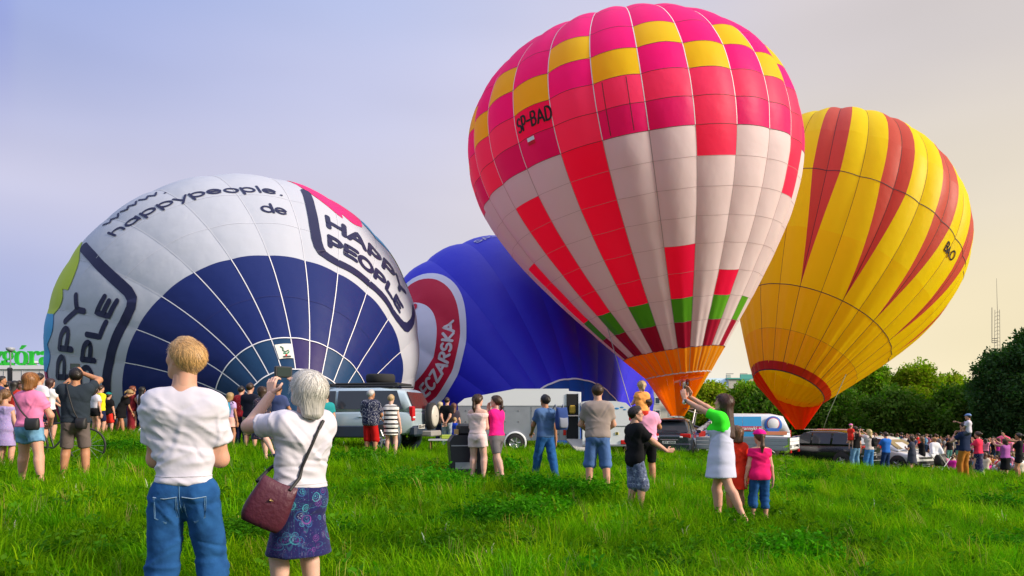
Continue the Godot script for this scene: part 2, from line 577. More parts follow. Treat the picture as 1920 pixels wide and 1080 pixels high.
# ---------- balloons ----------
func build_balloons() -> void:
	M.wrinkle = noise_tex(256, 0.012, null, 3.0, 3)
	var tape_w := mat(Color(0.72, 0.72, 0.76), 0.6)
	var tape_d := mat(Color(0.02, 0.018, 0.02), 0.7)
	var tape_g := mat(Color(0.36, 0.29, 0.30), 0.7)
	var ink := fabric(Color(0.011, 0.013, 0.055), 0.05)
	var black := fabric(Color(0.012, 0.01, 0.012), 0.05)
	# --- pink, yellow and white chequered balloon, upright over its basket ---
	var e := Envelope.new()
	e.setup([1181.8189, 297.7389, 297.8159, 3.3832, 0.0777, 0.7648, 0.516, 0.5226, 1.5274, 0.0758, 0.836, 0.4315, 0.6906, 1.586, 0.3636, 0.1914, 0.0223, 0.0519, -0.007, -0.0044, -0.0671, 0.0585, 0.0071], 36.0)
	var g0 := 354.6
	var gl := []
	for i in range(-12, 15): gl.append(g0 + 360.0 / 26.0 * i)
	for x in gl: e.th.append(x)
	e.bulge = 0.05
	e.pleat = 0.03
	var rowsS := [0.189, 0.366, 0.539, 0.69, 0.842, 0.997, 1.145, 1.293, 1.441, 1.589, 1.727, 1.869, 2.018, 2.176, 2.40, 2.65, 2.92, 3.2255]
	var b := thing("hot_air_balloon", "upright pink and white balloon with yellow checks and red stripes", "hot air balloon", e.pt(0, 0.2))
	var pink := Color(1.0, 0.004, 0.32)  # pinks and reds vary by cloth, and by light through it painted in
	var red := Color(1.0, 0.014, 0.11)
	var white := Color(0.72, 0.645, 0.67)
	var col := func(i: int, r: int) -> Color:
		var third := posmod(i, 3) == 1
		if r == 0: return Color(0.85, 0.42, 0.006)
		if r < 9:
			if i % 2 == 0:
				if r == 1: return Color(0.34, 0.002, 0.03)
				if r == 2: return Color(0.10, 0.34, 0.012)
				var top: int = {-6: 5, -4: 7, -2: 8, 0: 4, 2: 3, 4: 2}.get(i, 4)
				if r <= top: return red
			if i == -2 or (i == 1 and r == 8) or (i == 4 and r >= 7): return Color(1.0, 0.05, 0.17)
			return white
		if r == 9: return Color(1.0, 0.06, 0.20) if third else Color(0.72, 0.003, 0.17)
		if r == 10: return Color(0.9, 0.006, 0.15) if i == -3 else Color(1.0, 0.06, 0.22)
		if (r == 11 and i % 2 != 0) or (r == 12 and i % 2 == 0) or r == 16: return Color(0.82, 0.70, 0.002)
		return pink
	for i in range(-12, 14):
		var t0: float = g0 + 360.0 / 26.0 * i
		var t1: float = t0 + 360.0 / 26.0
		if i < -7 or i > 6:
			# the far side: one strip for each gore
			var prev := -1
			for r in range(1, 18):
				if r == 17 or col.call(i, r) != col.call(i, r - 1):
					obj("gore_strip", panel(e, t0, t1, rowsS[prev + 1], rowsS[r], 4, 2 * (r - prev)), fabric(col.call(i, r - 1), 0.38 if col.call(i, r - 1) == white else 0.5), b)
					prev = r - 1
		else:
			for r in 17:
				obj("panel", panel(e, t0, t1, rowsS[r], rowsS[r + 1], 10, 4), fabric(col.call(i, r), 0.38 if col.call(i, r) == white else 0.5), b)
		if i >= -8 and i <= 7:
			obj("load_tape", ribbon(e, meridian(t0, 1.59, 3.15, 40), 0.032, 0.012, false), tape_w, b)
			obj("seam", ribbon(e, meridian(t0, 0.19, 1.59, 36), 0.022, 0.012, false), tape_g, b)
	for r in range(1, 15):
		obj("seam", ribbon(e, parallel(rowsS[r], g0 - 7 * 360.0 / 26.0, g0 + 7 * 360.0 / 26.0, 90), 0.018 if r >= 9 else 0.011, 0.012, false), tape_d if r >= 9 else tape_g, b)
	word(e, b, "letter", "SP-BAD", func(x, y): return Vector2(314.3 + x / (0.99 * e.R) * 57.3, 1.77 + y / e.R), 0.52, 0.095, black, 0.02, 0.76)
	# deflation flaps sewn on the panels of one gore
	for k in 2: obj("seam", ribbon(e, meridian(343.5 + 6.8 * k, 1.6, 1.86, 6), 0.03, 0.016, false), tape_d, b)
	obj("flag_patch", panel(e, 317.4, 320.2, 1.703, 1.722, 2, 1), mat(Color(0.8, 0.8, 0.85)), b).position = (e.pt(319, 1.7, 1.0) - e.pt(319, 1.7)) * 0.02
	obj("flag_patch", panel(e, 317.4, 320.2, 1.684, 1.703, 2, 1), mat(Color(0.7, 0.0, 0.02)), b).position = (e.pt(319, 1.7, 1.0) - e.pt(319, 1.7)) * 0.02
	# skirt of orange cloth from the mouth ring down to the basket, open to the front
	var foot := Vector3(8.05, 1.33, -36.3)
	var orange := fabric(Color(0.92, 0.42, 0.004))
	for i in range(-11, 14):
		var t0: float = g0 + 360.0 / 26.0 * i
		var t1: float = t0 + 360.0 / 26.0
		if i >= -1 and i <= 3: continue
		var rows := []
		for j in 7:
			var r := []
			for k in 3:
				var p := e.pt(lerpf(t0, t1, k * 0.498 + 0.002), 0.189)
				var dirn := (p - foot)
				var q := foot + Vector3(dirn.x, 0, dirn.z) * 0.22
				r.append(p.lerp(q, j / 6.0))
			rows.append(r)
		obj("skirt_panel", grid_mesh(rows), orange, b)
	obj("mouth_ring", ribbon(e, parallel(0.189, 0, 360, 90), 0.06, 0.02, false), tape_w, b)
	obj("seam", ribbon(e, parallel(0.366, g0 - 100, g0 + 100, 60), 0.03, 0.014, false), tape_d, b)
	for i in range(-6, 7):
		obj("load_tape", ribbon(e, meridian(g0 + 360.0 / 26.0 * i, 0.19, 0.366, 8), 0.03, 0.016, false), mat(Color(0.6, 0.4, 0.15)), b)
	M.red_env = e
	# centre all children on the base
	settle(b)

	# --- navy and white balloon lying on its side, mouth to the viewer ---
	var w := Envelope.new()
	w.setup([464.1944, 667.0422, 321.2234, -2.1721, 1.3224, 0.8298, 0.4628, 0.5794, 1.4298, 0.05, 0.7643, 0.4316, 0.6872, 0.9566, 0.4538, 0.2945, 0.0338, -0.2592, 0.0186, 0.0508, -0.1515, 0.0507, 0.1676], 34.0)
	w.th = edge_from([-21.5, -8.4, 7.0, 22.4, 37.9, 54.0, 70.8, 88.6, 107.6, 127.4, 147.8], 11)
	w.bulge = 0.016
	w.low = self
	b = thing("hot_air_balloon", "half inflated white and navy balloon lying with its mouth facing the crowd", "hot air balloon", w.pt(60, 0.3))
	var wr := [0.2945, 0.4538, 0.69, 0.9566, 1.12, 1.29, 1.46, 1.66, 1.9, 2.2, 2.55, 2.9, 3.19]
	var navy := Color(0.005, 0.015, 0.115)
	var teal := Color(0.008, 0.04, 0.11)
	var pale := Color(0.46, 0.49, 0.56)
	for i in w.th.size() - 1:
		var t0 := w.th[i]
		var t1 := w.th[i + 1]
		for r in wr.size() - 1:
			if i > 11 and r > 2:
				obj("gore_strip", panel(w, t0, t1, wr[3], wr[-1], 8, 24), fabric(pale, 0.35), b)
				break
			var c := pale
			if r == 0: c = teal.lerp(Color(0.03, 0.012, 0.10), 0.8) if i in [5, 6] else teal  # two panels tinted purple: burner glow from inside painted into the cloth
			elif r < 3: c = navy
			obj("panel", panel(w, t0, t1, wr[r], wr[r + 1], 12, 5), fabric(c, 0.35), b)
		if i < 12:
			obj("load_tape", ribbon(w, meridian(t0, 0.2945, 0.9566, 26), 0.031, 0.02, false), tape_w, b)
			obj("seam", ribbon(w, meridian(t0, 0.9566, 1.9, 26), 0.03, 0.014, false), mat(Color(0.5, 0.52, 0.58)), b)
	for i in w.th.size() - 1:
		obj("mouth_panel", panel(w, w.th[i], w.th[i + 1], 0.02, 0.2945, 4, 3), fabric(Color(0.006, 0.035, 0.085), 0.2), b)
	for s in [0.2945, 0.4538]:
		obj("load_tape", ribbon(w, parallel(s, -21, 160, 90), 0.04, 0.03, false), tape_w, b)
	for s in [0.69]:
		obj("seam", ribbon(w, parallel(s, -21, 160, 90), 0.02, 0.014, false), mat(Color(0.01, 0.015, 0.12)), b)
	for s in [1.2, 1.46]:
		obj("seam", ribbon(w, parallel(s, 4, 77, 60), 0.02, 0.014, false), mat(Color(0.56, 0.58, 0.66)), b)
	# printed logos: a rounded bracket, two words and coloured splashes, twice
	for L in [0, 1]:
		var ths := 82.8 if L == 0 else -49.0
		var bx := 77.4 if L == 0 else -54.0
		var ex := 139.5 if L == 0 else 0.0
		var path := []
		var fl := 5.5
		if L == 0:
			path = [V(78.6, 1.64), V(77.8, 1.44), V(77.5, 1.25), V(77.6, 1.14), V(78.3, 1.085), V(79.8, 1.052), V(83, 1.038)]
			for k in 14: path.append(V(86 + k * 3.2, 1.035 + 0.0018 * k))
			path += [V(131.2, 1.062), V(135, 1.08), V(138, 1.11), V(139.8, 1.16), V(140.0, 1.25), V(139.3, 1.32), V(136.5, 1.43)]
		else:
			path = [V(11.0, 1.656), V(8.8, 1.5), V(6.8, 1.379), V(5.2, 1.27), V(3.9, 1.18), V(2.9, 1.12), V(1.2, 1.07), V(-1.8, 1.045), V(-5, 1.038)]
			for k in 14: path.append(V(-8.2 - k * 3.0, 1.039 + 0.0012 * k))
		var den := []
		for k in path.size() - 1:
			for h in 4: den.append(path[k].lerp(path[k + 1], h / 4.0))
		den.append(path[-1])
		obj("logo_bracket", ribbon(w, den, 0.42, 0.02), ink, b)
		# coloured splashes with scalloped lower edge
		var blobs := [[77.0, 91.0, Color(0.85, 0.01, 0.18)], [91.0, 100.0, Color(0.85, 0.01, 0.18)], [100.0, 116.0, Color(0.06, 0.45, 0.75)], [116.0, 131.0, Color(0.50, 0.60, 0.01)]]
		if L == 1: blobs = [[-2.5, 13.0, Color(0.46, 0.58, 0.005)], [-10.0, -2.5, Color(0.46, 0.58, 0.005)], [-19.0, -10.0, Color(0.03, 0.38, 0.72)], [-27.0, -19.0, Color(0.03, 0.38, 0.72)], [-44.0, -27.0, Color(0.55, 0.0, 0.13)]]
		for q in blobs:
			var n := 12
			var rows := []
			for j in 9: rows.append([])
			for k in n + 1:
				var f := float(k) / n
				var t: float = lerpf(q[0], q[1], f)
				var low: float = 1.51 + 0.05 * (1.0 - sin(PI * f)) + (0.10 if L == 0 and q[0] > 95.0 else 0.0)
				if L == 0 and q[0] < 80.0: low = lerpf(1.80, 1.49, pow(f, 0.45))
				if L == 1 and q[0] > -3.0: low = lerpf(1.50, 1.77, f * f)
				for j in 9: rows[j].append(w.pt(t, lerpf(low, 2.0, j / 8.0), 0.025))
			obj("logo_splash", grid_mesh(rows), fabric(q[2], 0.35), b)
		var place := func(s0: float, k: float) -> Callable:
			return func(x, y): return Vector2(ths + x / (k * w.R) * 57.3, s0 + y / w.R)
		word(w, b, "letter", "PEOPLE", place.call(1.137, 0.80), 0.64, 0.22, ink, 0.018, 1.88)
		word(w, b, "letter", "HAPPY", place.call(1.303, 0.89), 0.82, 0.24, ink, 0.018, 1.74)
	word(w, b, "letter", "www.", func(x, y): return Vector2(19.2 + x / (0.97 * w.R) * 57.3, 1.655 + y / w.R), 0.44, 0.10, ink, 0.018, 1.55)
	word(w, b, "letter", "happypeople.", func(x, y): return Vector2(16.6 + x / (0.95 * w.R) * 57.3, 1.487 + y / w.R), 0.40, 0.10, ink, 0.018, 1.88)
	word(w, b, "letter", "de", func(x, y): return Vector2(58.6 + x / (0.88 * w.R) * 57.3, 1.29 + y / w.R), 0.44, 0.10, ink, 0.018, 1.5)
	# white banner with a small bird drawing on a mouth panel
	var bn := obj("banner", panel(w, 38.6, 53.6, 0.347, 0.42, 4, 3), mat(Color(0.75, 0.74, 0.66), 0.7), b)
	bn.position = (w.pt(46, 0.38, 1.0) - w.pt(46, 0.38)) * 0.05
	for s in [[[V(43.5, 0.405), V(45, 0.398), V(44.6, 0.385), V(46.5, 0.378), V(49.5, 0.385)], Color(0.05, 0.12, 0.08)], [[V(45, 0.372), V(48, 0.368), V(49.8, 0.377)], Color(0.02, 0.22, 0.1)], [[V(47, 0.366), V(46.4, 0.358)], Color(0.5, 0.03, 0.02)]]:
		obj("banner_print", ribbon(w, s[0], 0.055, 0.062), mat(s[1], 0.7), b)
	obj("banner_print", ribbon(w, [V(44.2, 0.354), V(50.2, 0.354)], 0.07, 0.066), mat(Color(0.04, 0.05, 0.05), 0.7), b)
	settle(b)

	# --- blue balloon lying behind, mouth to the right ---
	var bl := Envelope.new()
	bl.setup([955.255, 725.335, 274.445, -1.945, 1.402, 0.831, 0.461, 0.57, 1.457, 0.102, 0.758, 0.44, 0.696, 0.377, 0.0, 0.0, 0.017, 0.001, -0.013, 0.002, 0.054, -0.035, 0.04], 48.0)
	bl.th = edge_from([-30.0, -15.0, 0.0, 15.0, 30.0, 45.0, 60.0, 75.0, 90.0, 105.0, 120.0, 135.0, 150.0], 12)
	bl.bulge = 0.04
	bl.low = self
	b = thing("hot_air_balloon", "deep blue balloon lying behind the trailers with a red ring badge", "hot air balloon", bl.pt(60, 0.1))
	var br := [0.377, 0.62, 0.85, 1.1, 1.35, 1.6, 1.9, 2.25, 2.65, 3.19]
	var blue := Color(0.020, 0.020, 0.58)
	for i in bl.th.size() - 1:
		if i > 12:
			obj("gore_strip", panel(bl, bl.th[i], bl.th[i + 1], 0.377, br[-1], 5, 24), fabric(blue, 0.3), b)
			continue
		for r in br.size() - 1:
			obj("panel", panel(bl, bl.th[i], bl.th[i + 1], br[r], br[r + 1], 6, 5), fabric(blue, 0.3), b)
	for i in bl.th.size() - 1:
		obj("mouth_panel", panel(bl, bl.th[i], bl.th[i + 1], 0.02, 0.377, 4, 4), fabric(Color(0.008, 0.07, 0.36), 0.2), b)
	obj("load_tape", ribbon(bl, parallel(0.377, 0, 360, 90), 0.10, 0.02, false), tape_w, b)
	# ring badge: white rim, red ring with letters, white middle
	var cth := 358.5
	var cs := 1.27
	var ringpt := func(ang: float, rad: float) -> Vector2:
		var s: float = cs + rad * sin(ang)
		var k := 0.86
		return Vector2(cth + rad * cos(ang) / k * 57.3, s)
	for z in [[0.0, 0.25, Color(0.72, 0.74, 0.84), 0.02], [0.25, 0.41, Color(0.52, 0.003, 0.035), 0.021], [0.41, 0.455, Color(0.72, 0.74, 0.84), 0.022]]:
		var rows := []
		for j in 5:
			var r := []
			for k in 73:
				var q: Vector2 = ringpt.call(TAU * k / 72.0, lerpf(maxf(z[0], 0.01), z[1], j / 4.0))
				r.append(bl.pt(q.x, q.y, 0.03))
			rows.append(r)
		obj("badge_ring", grid_mesh(rows), fabric(z[2], 0.3), b)
	word(bl, b, "letter", "LECZARSKA", func(x, y): return ringpt.call(3.82 + x / (0.33 * bl.R), 0.365 - y / bl.R), 0.66, 0.16, fabric(Color(0.6, 0.58, 0.62), 0.2), 0.05, 1.24)
	obj("badge_mark", ribbon(bl, parallel(1.36, 2.0, 11.5, 8), 0.55, 0.04), fabric(Color(0.52, 0.003, 0.035), 0.3), b)
	word(bl, b, "letter", "SP-BDC", func(x, y): return Vector2(46.5 + x / (0.97 * bl.R) * 57.3, 1.57 + y / bl.R), 0.5, 0.11, fabric(Color(0.4, 0.42, 0.6), 0.2), 0.03, 1.5)
	var tagp := obj("maker_tag", panel(bl, -22, -12, 0.385, 0.42, 3, 1), mat(Color(0.7, 0.7, 0.72)), b)
	tagp.position = (bl.pt(-17, 0.4, 1.0) - bl.pt(-17, 0.4)) * 0.04
	settle(b)

	# --- yellow and brown striped balloon on the right, leaning ---
	var y := Envelope.new()
	y.setup([1587.0163, 430.0443, 206.0311, -0.4928, 0.5475, 0.8456, 0.4989, 0.5803, 1.6262, 0.3002, 0.756, 0.4974, 0.5816, 1.6289, 0.6976, 0.0, -0.0677, -0.035, 0.0073, -0.0233, -0.2031, -0.1446, -0.0393], 52.0)
	# borders at the middle of the brown stripes and half way between them
	y.th = edge_from([-71.4, -54.0, -38.7, -23.7, -8.2, 5.0, 19.0, 31.5, 44.5, 57.0, 70.0], 14)
	y.bulge = 0.05
	y.pleat = 0.04
	b = thing("hot_air_balloon", "yellow balloon with brown wedge stripes leaning over to one side", "hot air balloon", y.pt(0, 0.0))
	var ys := [0.0, 0.34, 0.6976, 1.16, 1.6289, 2.0, 2.5, 3.0, 3.255]
	var yel := Color(0.95, 0.86, 0.003)
	var bro := Color(0.46, 0.085, 0.055)
	for i in y.th.size() - 1:
		var t0 := y.th[i]
		var t1 := y.th[i + 1]
		var stripe0 := i % 2 == 0   # a brown stripe runs along this gore's first border, else along its second
		for r in ys.size() - 1:
			if r < 2:
				obj("panel", panel(y, t0, t1, ys[r], ys[r + 1], 10, 6), fabric(yel.lerp(Color(0.85, 0.42, 0.003), 0.5 if r == 0 else 0.28)), b)
				continue
			# gore split between brown and yellow along a slanting seam
			var halfw := func(s: float) -> float: return (t1 - t0) * (0.42 * clampf((s - 0.7) / (1.63 - 0.7), 0.0, 1.0) + 0.02 * clampf((s - 1.63) / 0.5, 0.0, 1.0))
			for part in 2:
				var rows := []
				for j in 6:
					var s: float = lerpf(ys[r], ys[r + 1], j / 5.0)
					var hw: float = halfw.call(s)
					var a0: float = t0
					var a1: float = t1
					if part == 0:
						a1 = t0 + hw if stripe0 else t1
						a0 = t0 if stripe0 else t1 - hw
					else:
						a0 = t0 + hw if stripe0 else t0
						a1 = t1 if stripe0 else t1 - hw
					var rr := []
					for k in 8:
						rr.append(y.pt(clampf(lerpf(a0, a1, k / 7.0), t0 + 0.005, t1 - 0.005), s))
					rows.append(rr)
				obj("panel", grid_mesh(rows), fabric(bro if part == 0 else (yel if r > 2 else yel.lerp(Color(0.85, 0.42, 0.003), 0.12)), 0.8 if part == 0 else 0.5), b)
		if i < 11:
			obj("seam", ribbon(y, meridian(t0, 0.0, 3.2, 50), 0.03, 0.014, false), tape_d if stripe0 else mat(Color(0.25, 0.14, 0.01)), b)
	for s in [0.6976, 1.6289]:
		obj("seam", ribbon(y, parallel(s, -75, 75, 90), 0.05, 0.016, false), tape_d, b)
	obj("seam", ribbon(y, parallel(0.34, -75, 75, 60), 0.02, 0.014, false), mat(Color(0.3, 0.16, 0.01)), b)
	word(y, b, "letter", "BAO", func(x, yy): return Vector2(26.8 + x / (0.97 * y.R) * 57.3, 1.475 + yy / y.R), 0.55, 0.11, black, 0.03, 0.9)
	for i in y.th.size() - 1:
		obj("mouth_band", panel(y, y.th[i], y.th[i + 1], 0.004, 0.075, 4, 2), fabric(Color(0.55, 0.03, 0.004)), b).position = (y.pt(y.th[i] + 5.0, 0.03, 1.0) - y.pt(y.th[i] + 5.0, 0.03)) * 0.02
	obj("mouth_ring", ribbon(y, parallel(0.0, 0, 360, 90), 0.07, 0.03, false), tape_d, b)
	var yfoot := Vector3(19.0, 0.45, -49.0)
	for i in y.th.size() - 1:
		var t0 := y.th[i]
		var t1 := y.th[i + 1]
		if t1 < 80.0 or t0 > 270.0: continue
		var rows := []
		for j in 6:
			var r := []
			for k in 4:
				var p := y.pt(lerpf(t0, t1, k * 0.332 + 0.002), 0.0)
				var q := yfoot + Vector3(p.x - yfoot.x, 0, p.z - yfoot.z) * 0.12
				r.append(p.lerp(q, j / 5.0))
			rows.append(r)
		obj("skirt_panel", grid_mesh(rows), fabric(Color(0.72, 0.05, 0.003)), b)
	M.yellow_env = y
	settle(b)

func settle(b: Node3D) -> void:
	for k in b.get_children(): k.position -= b.position

func _ready() -> void:
	rng.seed = 77
	build_light()
	build_ground()
	build_balloons()
	setup_cloth()
	M.hair_noise = FastNoiseLite.new()
	M.hair_noise.frequency = 1.0
	M.fold_noise = FastNoiseLite.new()
	M.fold_noise.frequency = 1.0
	M.fold_noise.fractal_octaves = 2
	build_far()
	build_vehicles()
	build_people()
	build_crowd()
	run_jobs()
	build_crowd_copies()
	build_items()
	build_trees()
	build_grass()

# ---------- bodies: smooth unions of tapered capsules, meshed as surface nets ----------
var jobs := []

func prim(a: Vector3, b: Vector3, ra: float, rb: float, k := 0.03, flat := 1.0, cuts := []) -> Array:
	return [a, b, ra, rb, k, flat, cuts]

static func field_mesh(job: Dictionary) -> void:
	var prims: Array = job.prims
	var cell: float = job.cell
	var lo := Vector3.ONE * 1e9
	var hi := -lo
	for p in prims:
		var r: float = maxf(p[2], p[3]) + p[4] * 0.3
		var e := Vector3(r, r, r)
		lo = lo.min((p[0] as Vector3).min(p[1]) - e)
		hi = hi.max((p[0] as Vector3).max(p[1]) + e)
	lo -= Vector3.ONE * cell * 2.0
	var nx := int((hi.x - lo.x) / cell) + 4
	var ny := int((hi.y - lo.y) / cell) + 4
	var nz := int((hi.z - lo.z) / cell) + 4
	var f := PackedFloat32Array()
	f.resize(nx * ny * nz)
	f.fill(1.0)
	for pr in prims:
		var a: Vector3 = pr[0]
		var b: Vector3 = pr[1]
		var ra: float = pr[2]
		var dr: float = pr[3] - pr[2]
		var k: float = maxf(pr[4], 0.0005)
		var iz: float = 1.0 / pr[5]
		var cuts: Array = pr[6]
		var nc := cuts.size()
		var c0n := Vector3.ZERO
		var c0d := 0.0
		var c1n := Vector3.ZERO
		var c1d := 0.0
		if nc > 0:
			c0n = cuts[0][0]
			c0d = cuts[0][1]
		if nc > 1:
			c1n = cuts[1][0]
			c1d = cuts[1][1]
		var ba := b - a
		var inv := 1.0 / maxf(ba.length_squared(), 1e-9)
		var m := maxf(ra, pr[3]) + k + cell * 1.8
		var p0 := (a.min(b) - Vector3(m, m, m) - lo) / cell
		var p1 := (a.max(b) + Vector3(m, m, m) - lo) / cell
		var i0 := maxi(0, int(p0.x))
		var i1 := mini(nx - 1, int(p1.x) + 1)
		var j0 := maxi(0, int(p0.y))
		var j1 := mini(ny - 1, int(p1.y) + 1)
		var k0 := maxi(0, int(p0.z))
		var k1 := mini(nz - 1, int(p1.z) + 1)
		var ik := 0.25 / k
		for kk in range(k0, k1 + 1):
			for jj in range(j0, j1 + 1):
				var q := lo + Vector3(i0, jj, kk) * cell
				var id := (kk * ny + jj) * nx + i0
				for ii in range(i0, i1 + 1):
					var pa := q - a
					var w := pa - ba * clampf(pa.dot(ba) * inv, 0.0, 1.0)
					var t := clampf(pa.dot(ba) * inv, 0.0, 1.0)
					w.z *= iz
					var d := w.length() - ra - t * dr
					if nc > 0:
						d = maxf(d, q.dot(c0n) - c0d)
						if nc > 1: d = maxf(d, q.dot(c1n) - c1d)
					var o := f[id]
					var h := k - absf(o - d)
					f[id] = minf(o, d) - (h * h * ik if h > 0.0 else 0.0)
					q.x += cell
					id += 1
	# surface nets
	var vid := PackedInt32Array()
	vid.resize(nx * ny * nz)
	vid.fill(-1)
	var sums := PackedVector3Array()
	var cnt := PackedInt32Array()
	var quads := PackedInt32Array()
	var step := [1, nx, nx * ny]
	for kk in range(1, nz - 1):
		for jj in range(1, ny - 1):
			var id := (kk * ny + jj) * nx
			for ii in range(1, nx - 1):
				var f0 := f[id + ii]
				if f0 >= 1.0: continue
				for ax in 3:
					var f1 := f[id + ii + step[ax]]
					if (f0 < 0.0) == (f1 < 0.0): continue
					var p := Vector3(ii, jj, kk)
					p[ax] += f0 / (f0 - f1)
					var s1: int = step[(ax + 1) % 3]
					var s2: int = step[(ax + 2) % 3]
					var c := id + ii
					var cs := [c, c - s1, c - s1 - s2, c - s2]
					for e in 4:
						var v := vid[cs[e]]
						if v < 0:
							v = sums.size()
							vid[cs[e]] = v
							sums.append(p)
							cnt.append(1)
						else:
							sums[v] += p
							cnt[v] += 1
						cs[e] = v
					if f0 < 0.0: quads.append_array(PackedInt32Array([cs[0], cs[3], cs[2], cs[1]]))
					else: quads.append_array(PackedInt32Array([cs[0], cs[1], cs[2], cs[3]]))
	var n := sums.size()
	for i in n: sums[i] = lo + sums[i] / cnt[i] * cell
	var idx := PackedInt32Array()
	var nor := PackedVector3Array()
	nor.resize(n)
	for pass_no in 2:
		nor.fill(Vector3.ZERO)
		for q in range(0, quads.size(), 4):
			var a := sums[quads[q]]
			var nn := (sums[quads[q + 2]] - a).cross(sums[quads[q + 3]] - sums[quads[q + 1]])
			for e in 4: nor[quads[q + e]] -= nn
		for i in n: nor[i] = nor[i].normalized()
		if pass_no == 1 or not job.has("wr"): break
		var wr: Array = job.wr   # height, noise, stretch
		var noise: FastNoiseLite = wr[1]
		for i in n: sums[i] += nor[i] * noise.get_noise_3dv(sums[i] * wr[2]) * wr[0]
		if job.has("folds"):
			var fl: Array = job.folds
			for i in n:
				var p := sums[i]
				var h := 0.0
				for q in fl:
					var dd: Vector3 = p - q[0]
					if dd.length_squared() > q[5]: continue
					var a := dd.dot(q[1])
					var l2 := dd.length_squared() - a * a
					h += q[4] * exp(-a * a * q[2]) * exp(-l2 * q[3])
				sums[i] += nor[i] * h
	for q in range(0, quads.size(), 4):
		for e in [0, 1, 2, 0, 2, 3]: idx.append(quads[q + e])
	job.v = sums
	job.n = nor
	job.i = idx

func run_jobs() -> void:
	for js in jobs:
		pass
	var flat := []
	for js in jobs:
		for f in js.fields: flat.append(f)
	var id := WorkerThreadPool.add_group_task(func(i): field_mesh(flat[i]), flat.size())
	WorkerThreadPool.wait_for_group_task_completion(id)
	for js in jobs:
		var v := PackedVector3Array()
		var n := PackedVector3Array()
		var ix := PackedInt32Array()
		for f in js.fields:
			var base := v.size()
			v.append_array(f.v)
			n.append_array(f.n)
			for q in f.i: ix.append(q + base)
		var arr := []
		arr.resize(Mesh.ARRAY_MAX)
		arr[Mesh.ARRAY_VERTEX] = v
		arr[Mesh.ARRAY_NORMAL] = n
		arr[Mesh.ARRAY_INDEX] = ix
		var am := ArrayMesh.new()
		if v.size() > 0: am.add_surface_from_arrays(Mesh.PRIMITIVE_TRIANGLES, arr)
		var o: MeshInstance3D = js.node
		o.mesh = am
	jobs.clear()

func folds(list: Array, n: int, amp: float, sd: int) -> Array:
	# creases of cloth: [centre, across, sharpness, shortness, height, reach]; list holds [from, to, main direction across]
	var r := RandomNumberGenerator.new()
	r.seed = sd
	var o := []
	for i in n:
		var q: Array = list[i % list.size()]
		var c: Vector3 = (q[0] as Vector3).lerp(q[1], r.randf())
		var ang := r.randf() * TAU
		c += Vector3(cos(ang), 0, sin(ang)) * q[3]
		var ac: Vector3 = ((q[2] as Vector3) + Vector3(r.randfn(), r.randfn(), r.randfn()) * 0.28).normalized()
		var wid := r.randf_range(0.008, 0.019)
		var len := r.randf_range(0.06, 0.16)
		o.append([c, ac, 1.0 / (wid * wid), 1.0 / (len * len), amp * r.randf_range(-0.8, 1.0), len * len * 4.0])
	return o

func shape(called: String, parent: Node3D, m: Material, fields: Array) -> MeshInstance3D:
	var o := obj(called, null, m, parent)
	jobs.append({"node": o, "fields": fields})
	return o

func two_bone(a: Vector3, c: Vector3, l1: float, l2: float, hint: Vector3) -> Array:
	var d := c - a
	var L := minf(d.length(), (l1 + l2) * 0.999)
	var dn := d.normalized()
	c = a + dn * L
	var x := (l1 * l1 - l2 * l2 + L * L) / (2.0 * L)
	var h := sqrt(maxf(l1 * l1 - x * x, 0.0))
	var hn := (hint - dn * hint.dot(dn)).normalized()
	return [a + dn * x + hn * h, c]

func hand(prims: Array, wrist: Vector3, f: Vector3, pn: Vector3, curl: float, right: bool, L: float) -> void:
	# a palm and five fingers of different lengths; f points along the hand, pn out of the palm
	f = f.normalized()
	pn = (pn - f * pn.dot(f)).normalized()
	var s := f.cross(pn) * (1.0 if right else -1.0)   # towards the thumb
	var r := L * 0.052
	for i in 4:
		var off := (1.5 - i) * L * 0.105
		var k := wrist + f * L * (0.5 - 0.02 * absf(i - 1.2)) + s * off
		prims.append(prim(wrist + f * L * 0.06 + s * off * 0.55, k, r * 1.35, r * 1.15, L * 0.05))
		var len: float = [0.40, 0.45, 0.42, 0.32][i] * L
		var dirn := f.rotated(s, 0.0)
		var p := k
		var axis := f.cross(pn).normalized()
		for j in 3:
			var an: float = curl * [0.6, 1.0, 0.7][j]
			dirn = dirn.rotated(axis, an)
			if dirn.dot(pn) < f.rotated(axis, an * 0.5).dot(pn) * 0.0 - 0.2: dirn = dirn
			var q: Vector3 = p + dirn * len * [0.45, 0.31, 0.24][j]
			prims.append(prim(p, q, r * (1.05 - 0.12 * j), r * (0.95 - 0.12 * j), r * 0.25))
			p = q
	var t0 := wrist + f * L * 0.14 + s * L * 0.13
	var t1 := t0 + (f * 0.55 + s * 0.75 + pn * 0.25).normalized() * L * 0.22
	var t2 := t1 + (f * 0.9 + s * 0.1 + pn * (0.2 + curl * 0.5)).normalized() * L * 0.25
	prims.append(prim(wrist + f * L * 0.08, t0, r * 1.3, r * 1.35, L * 0.05))
	prims.append(prim(t0, t1, r * 1.4, r * 1.1, L * 0.04))
	prims.append(prim(t1, t2, r * 1.1, r * 0.85, r * 0.3))

func skin_mat(c: Color) -> StandardMaterial3D:
	var key := "skin%s" % c
	if not M.has(key):
		var m := mat(c, 0.55, 0.0, 0.4)
		m.subsurf_scatter_enabled = true
		m.subsurf_scatter_strength = 0.12
		M[key] = m
	return M[key]

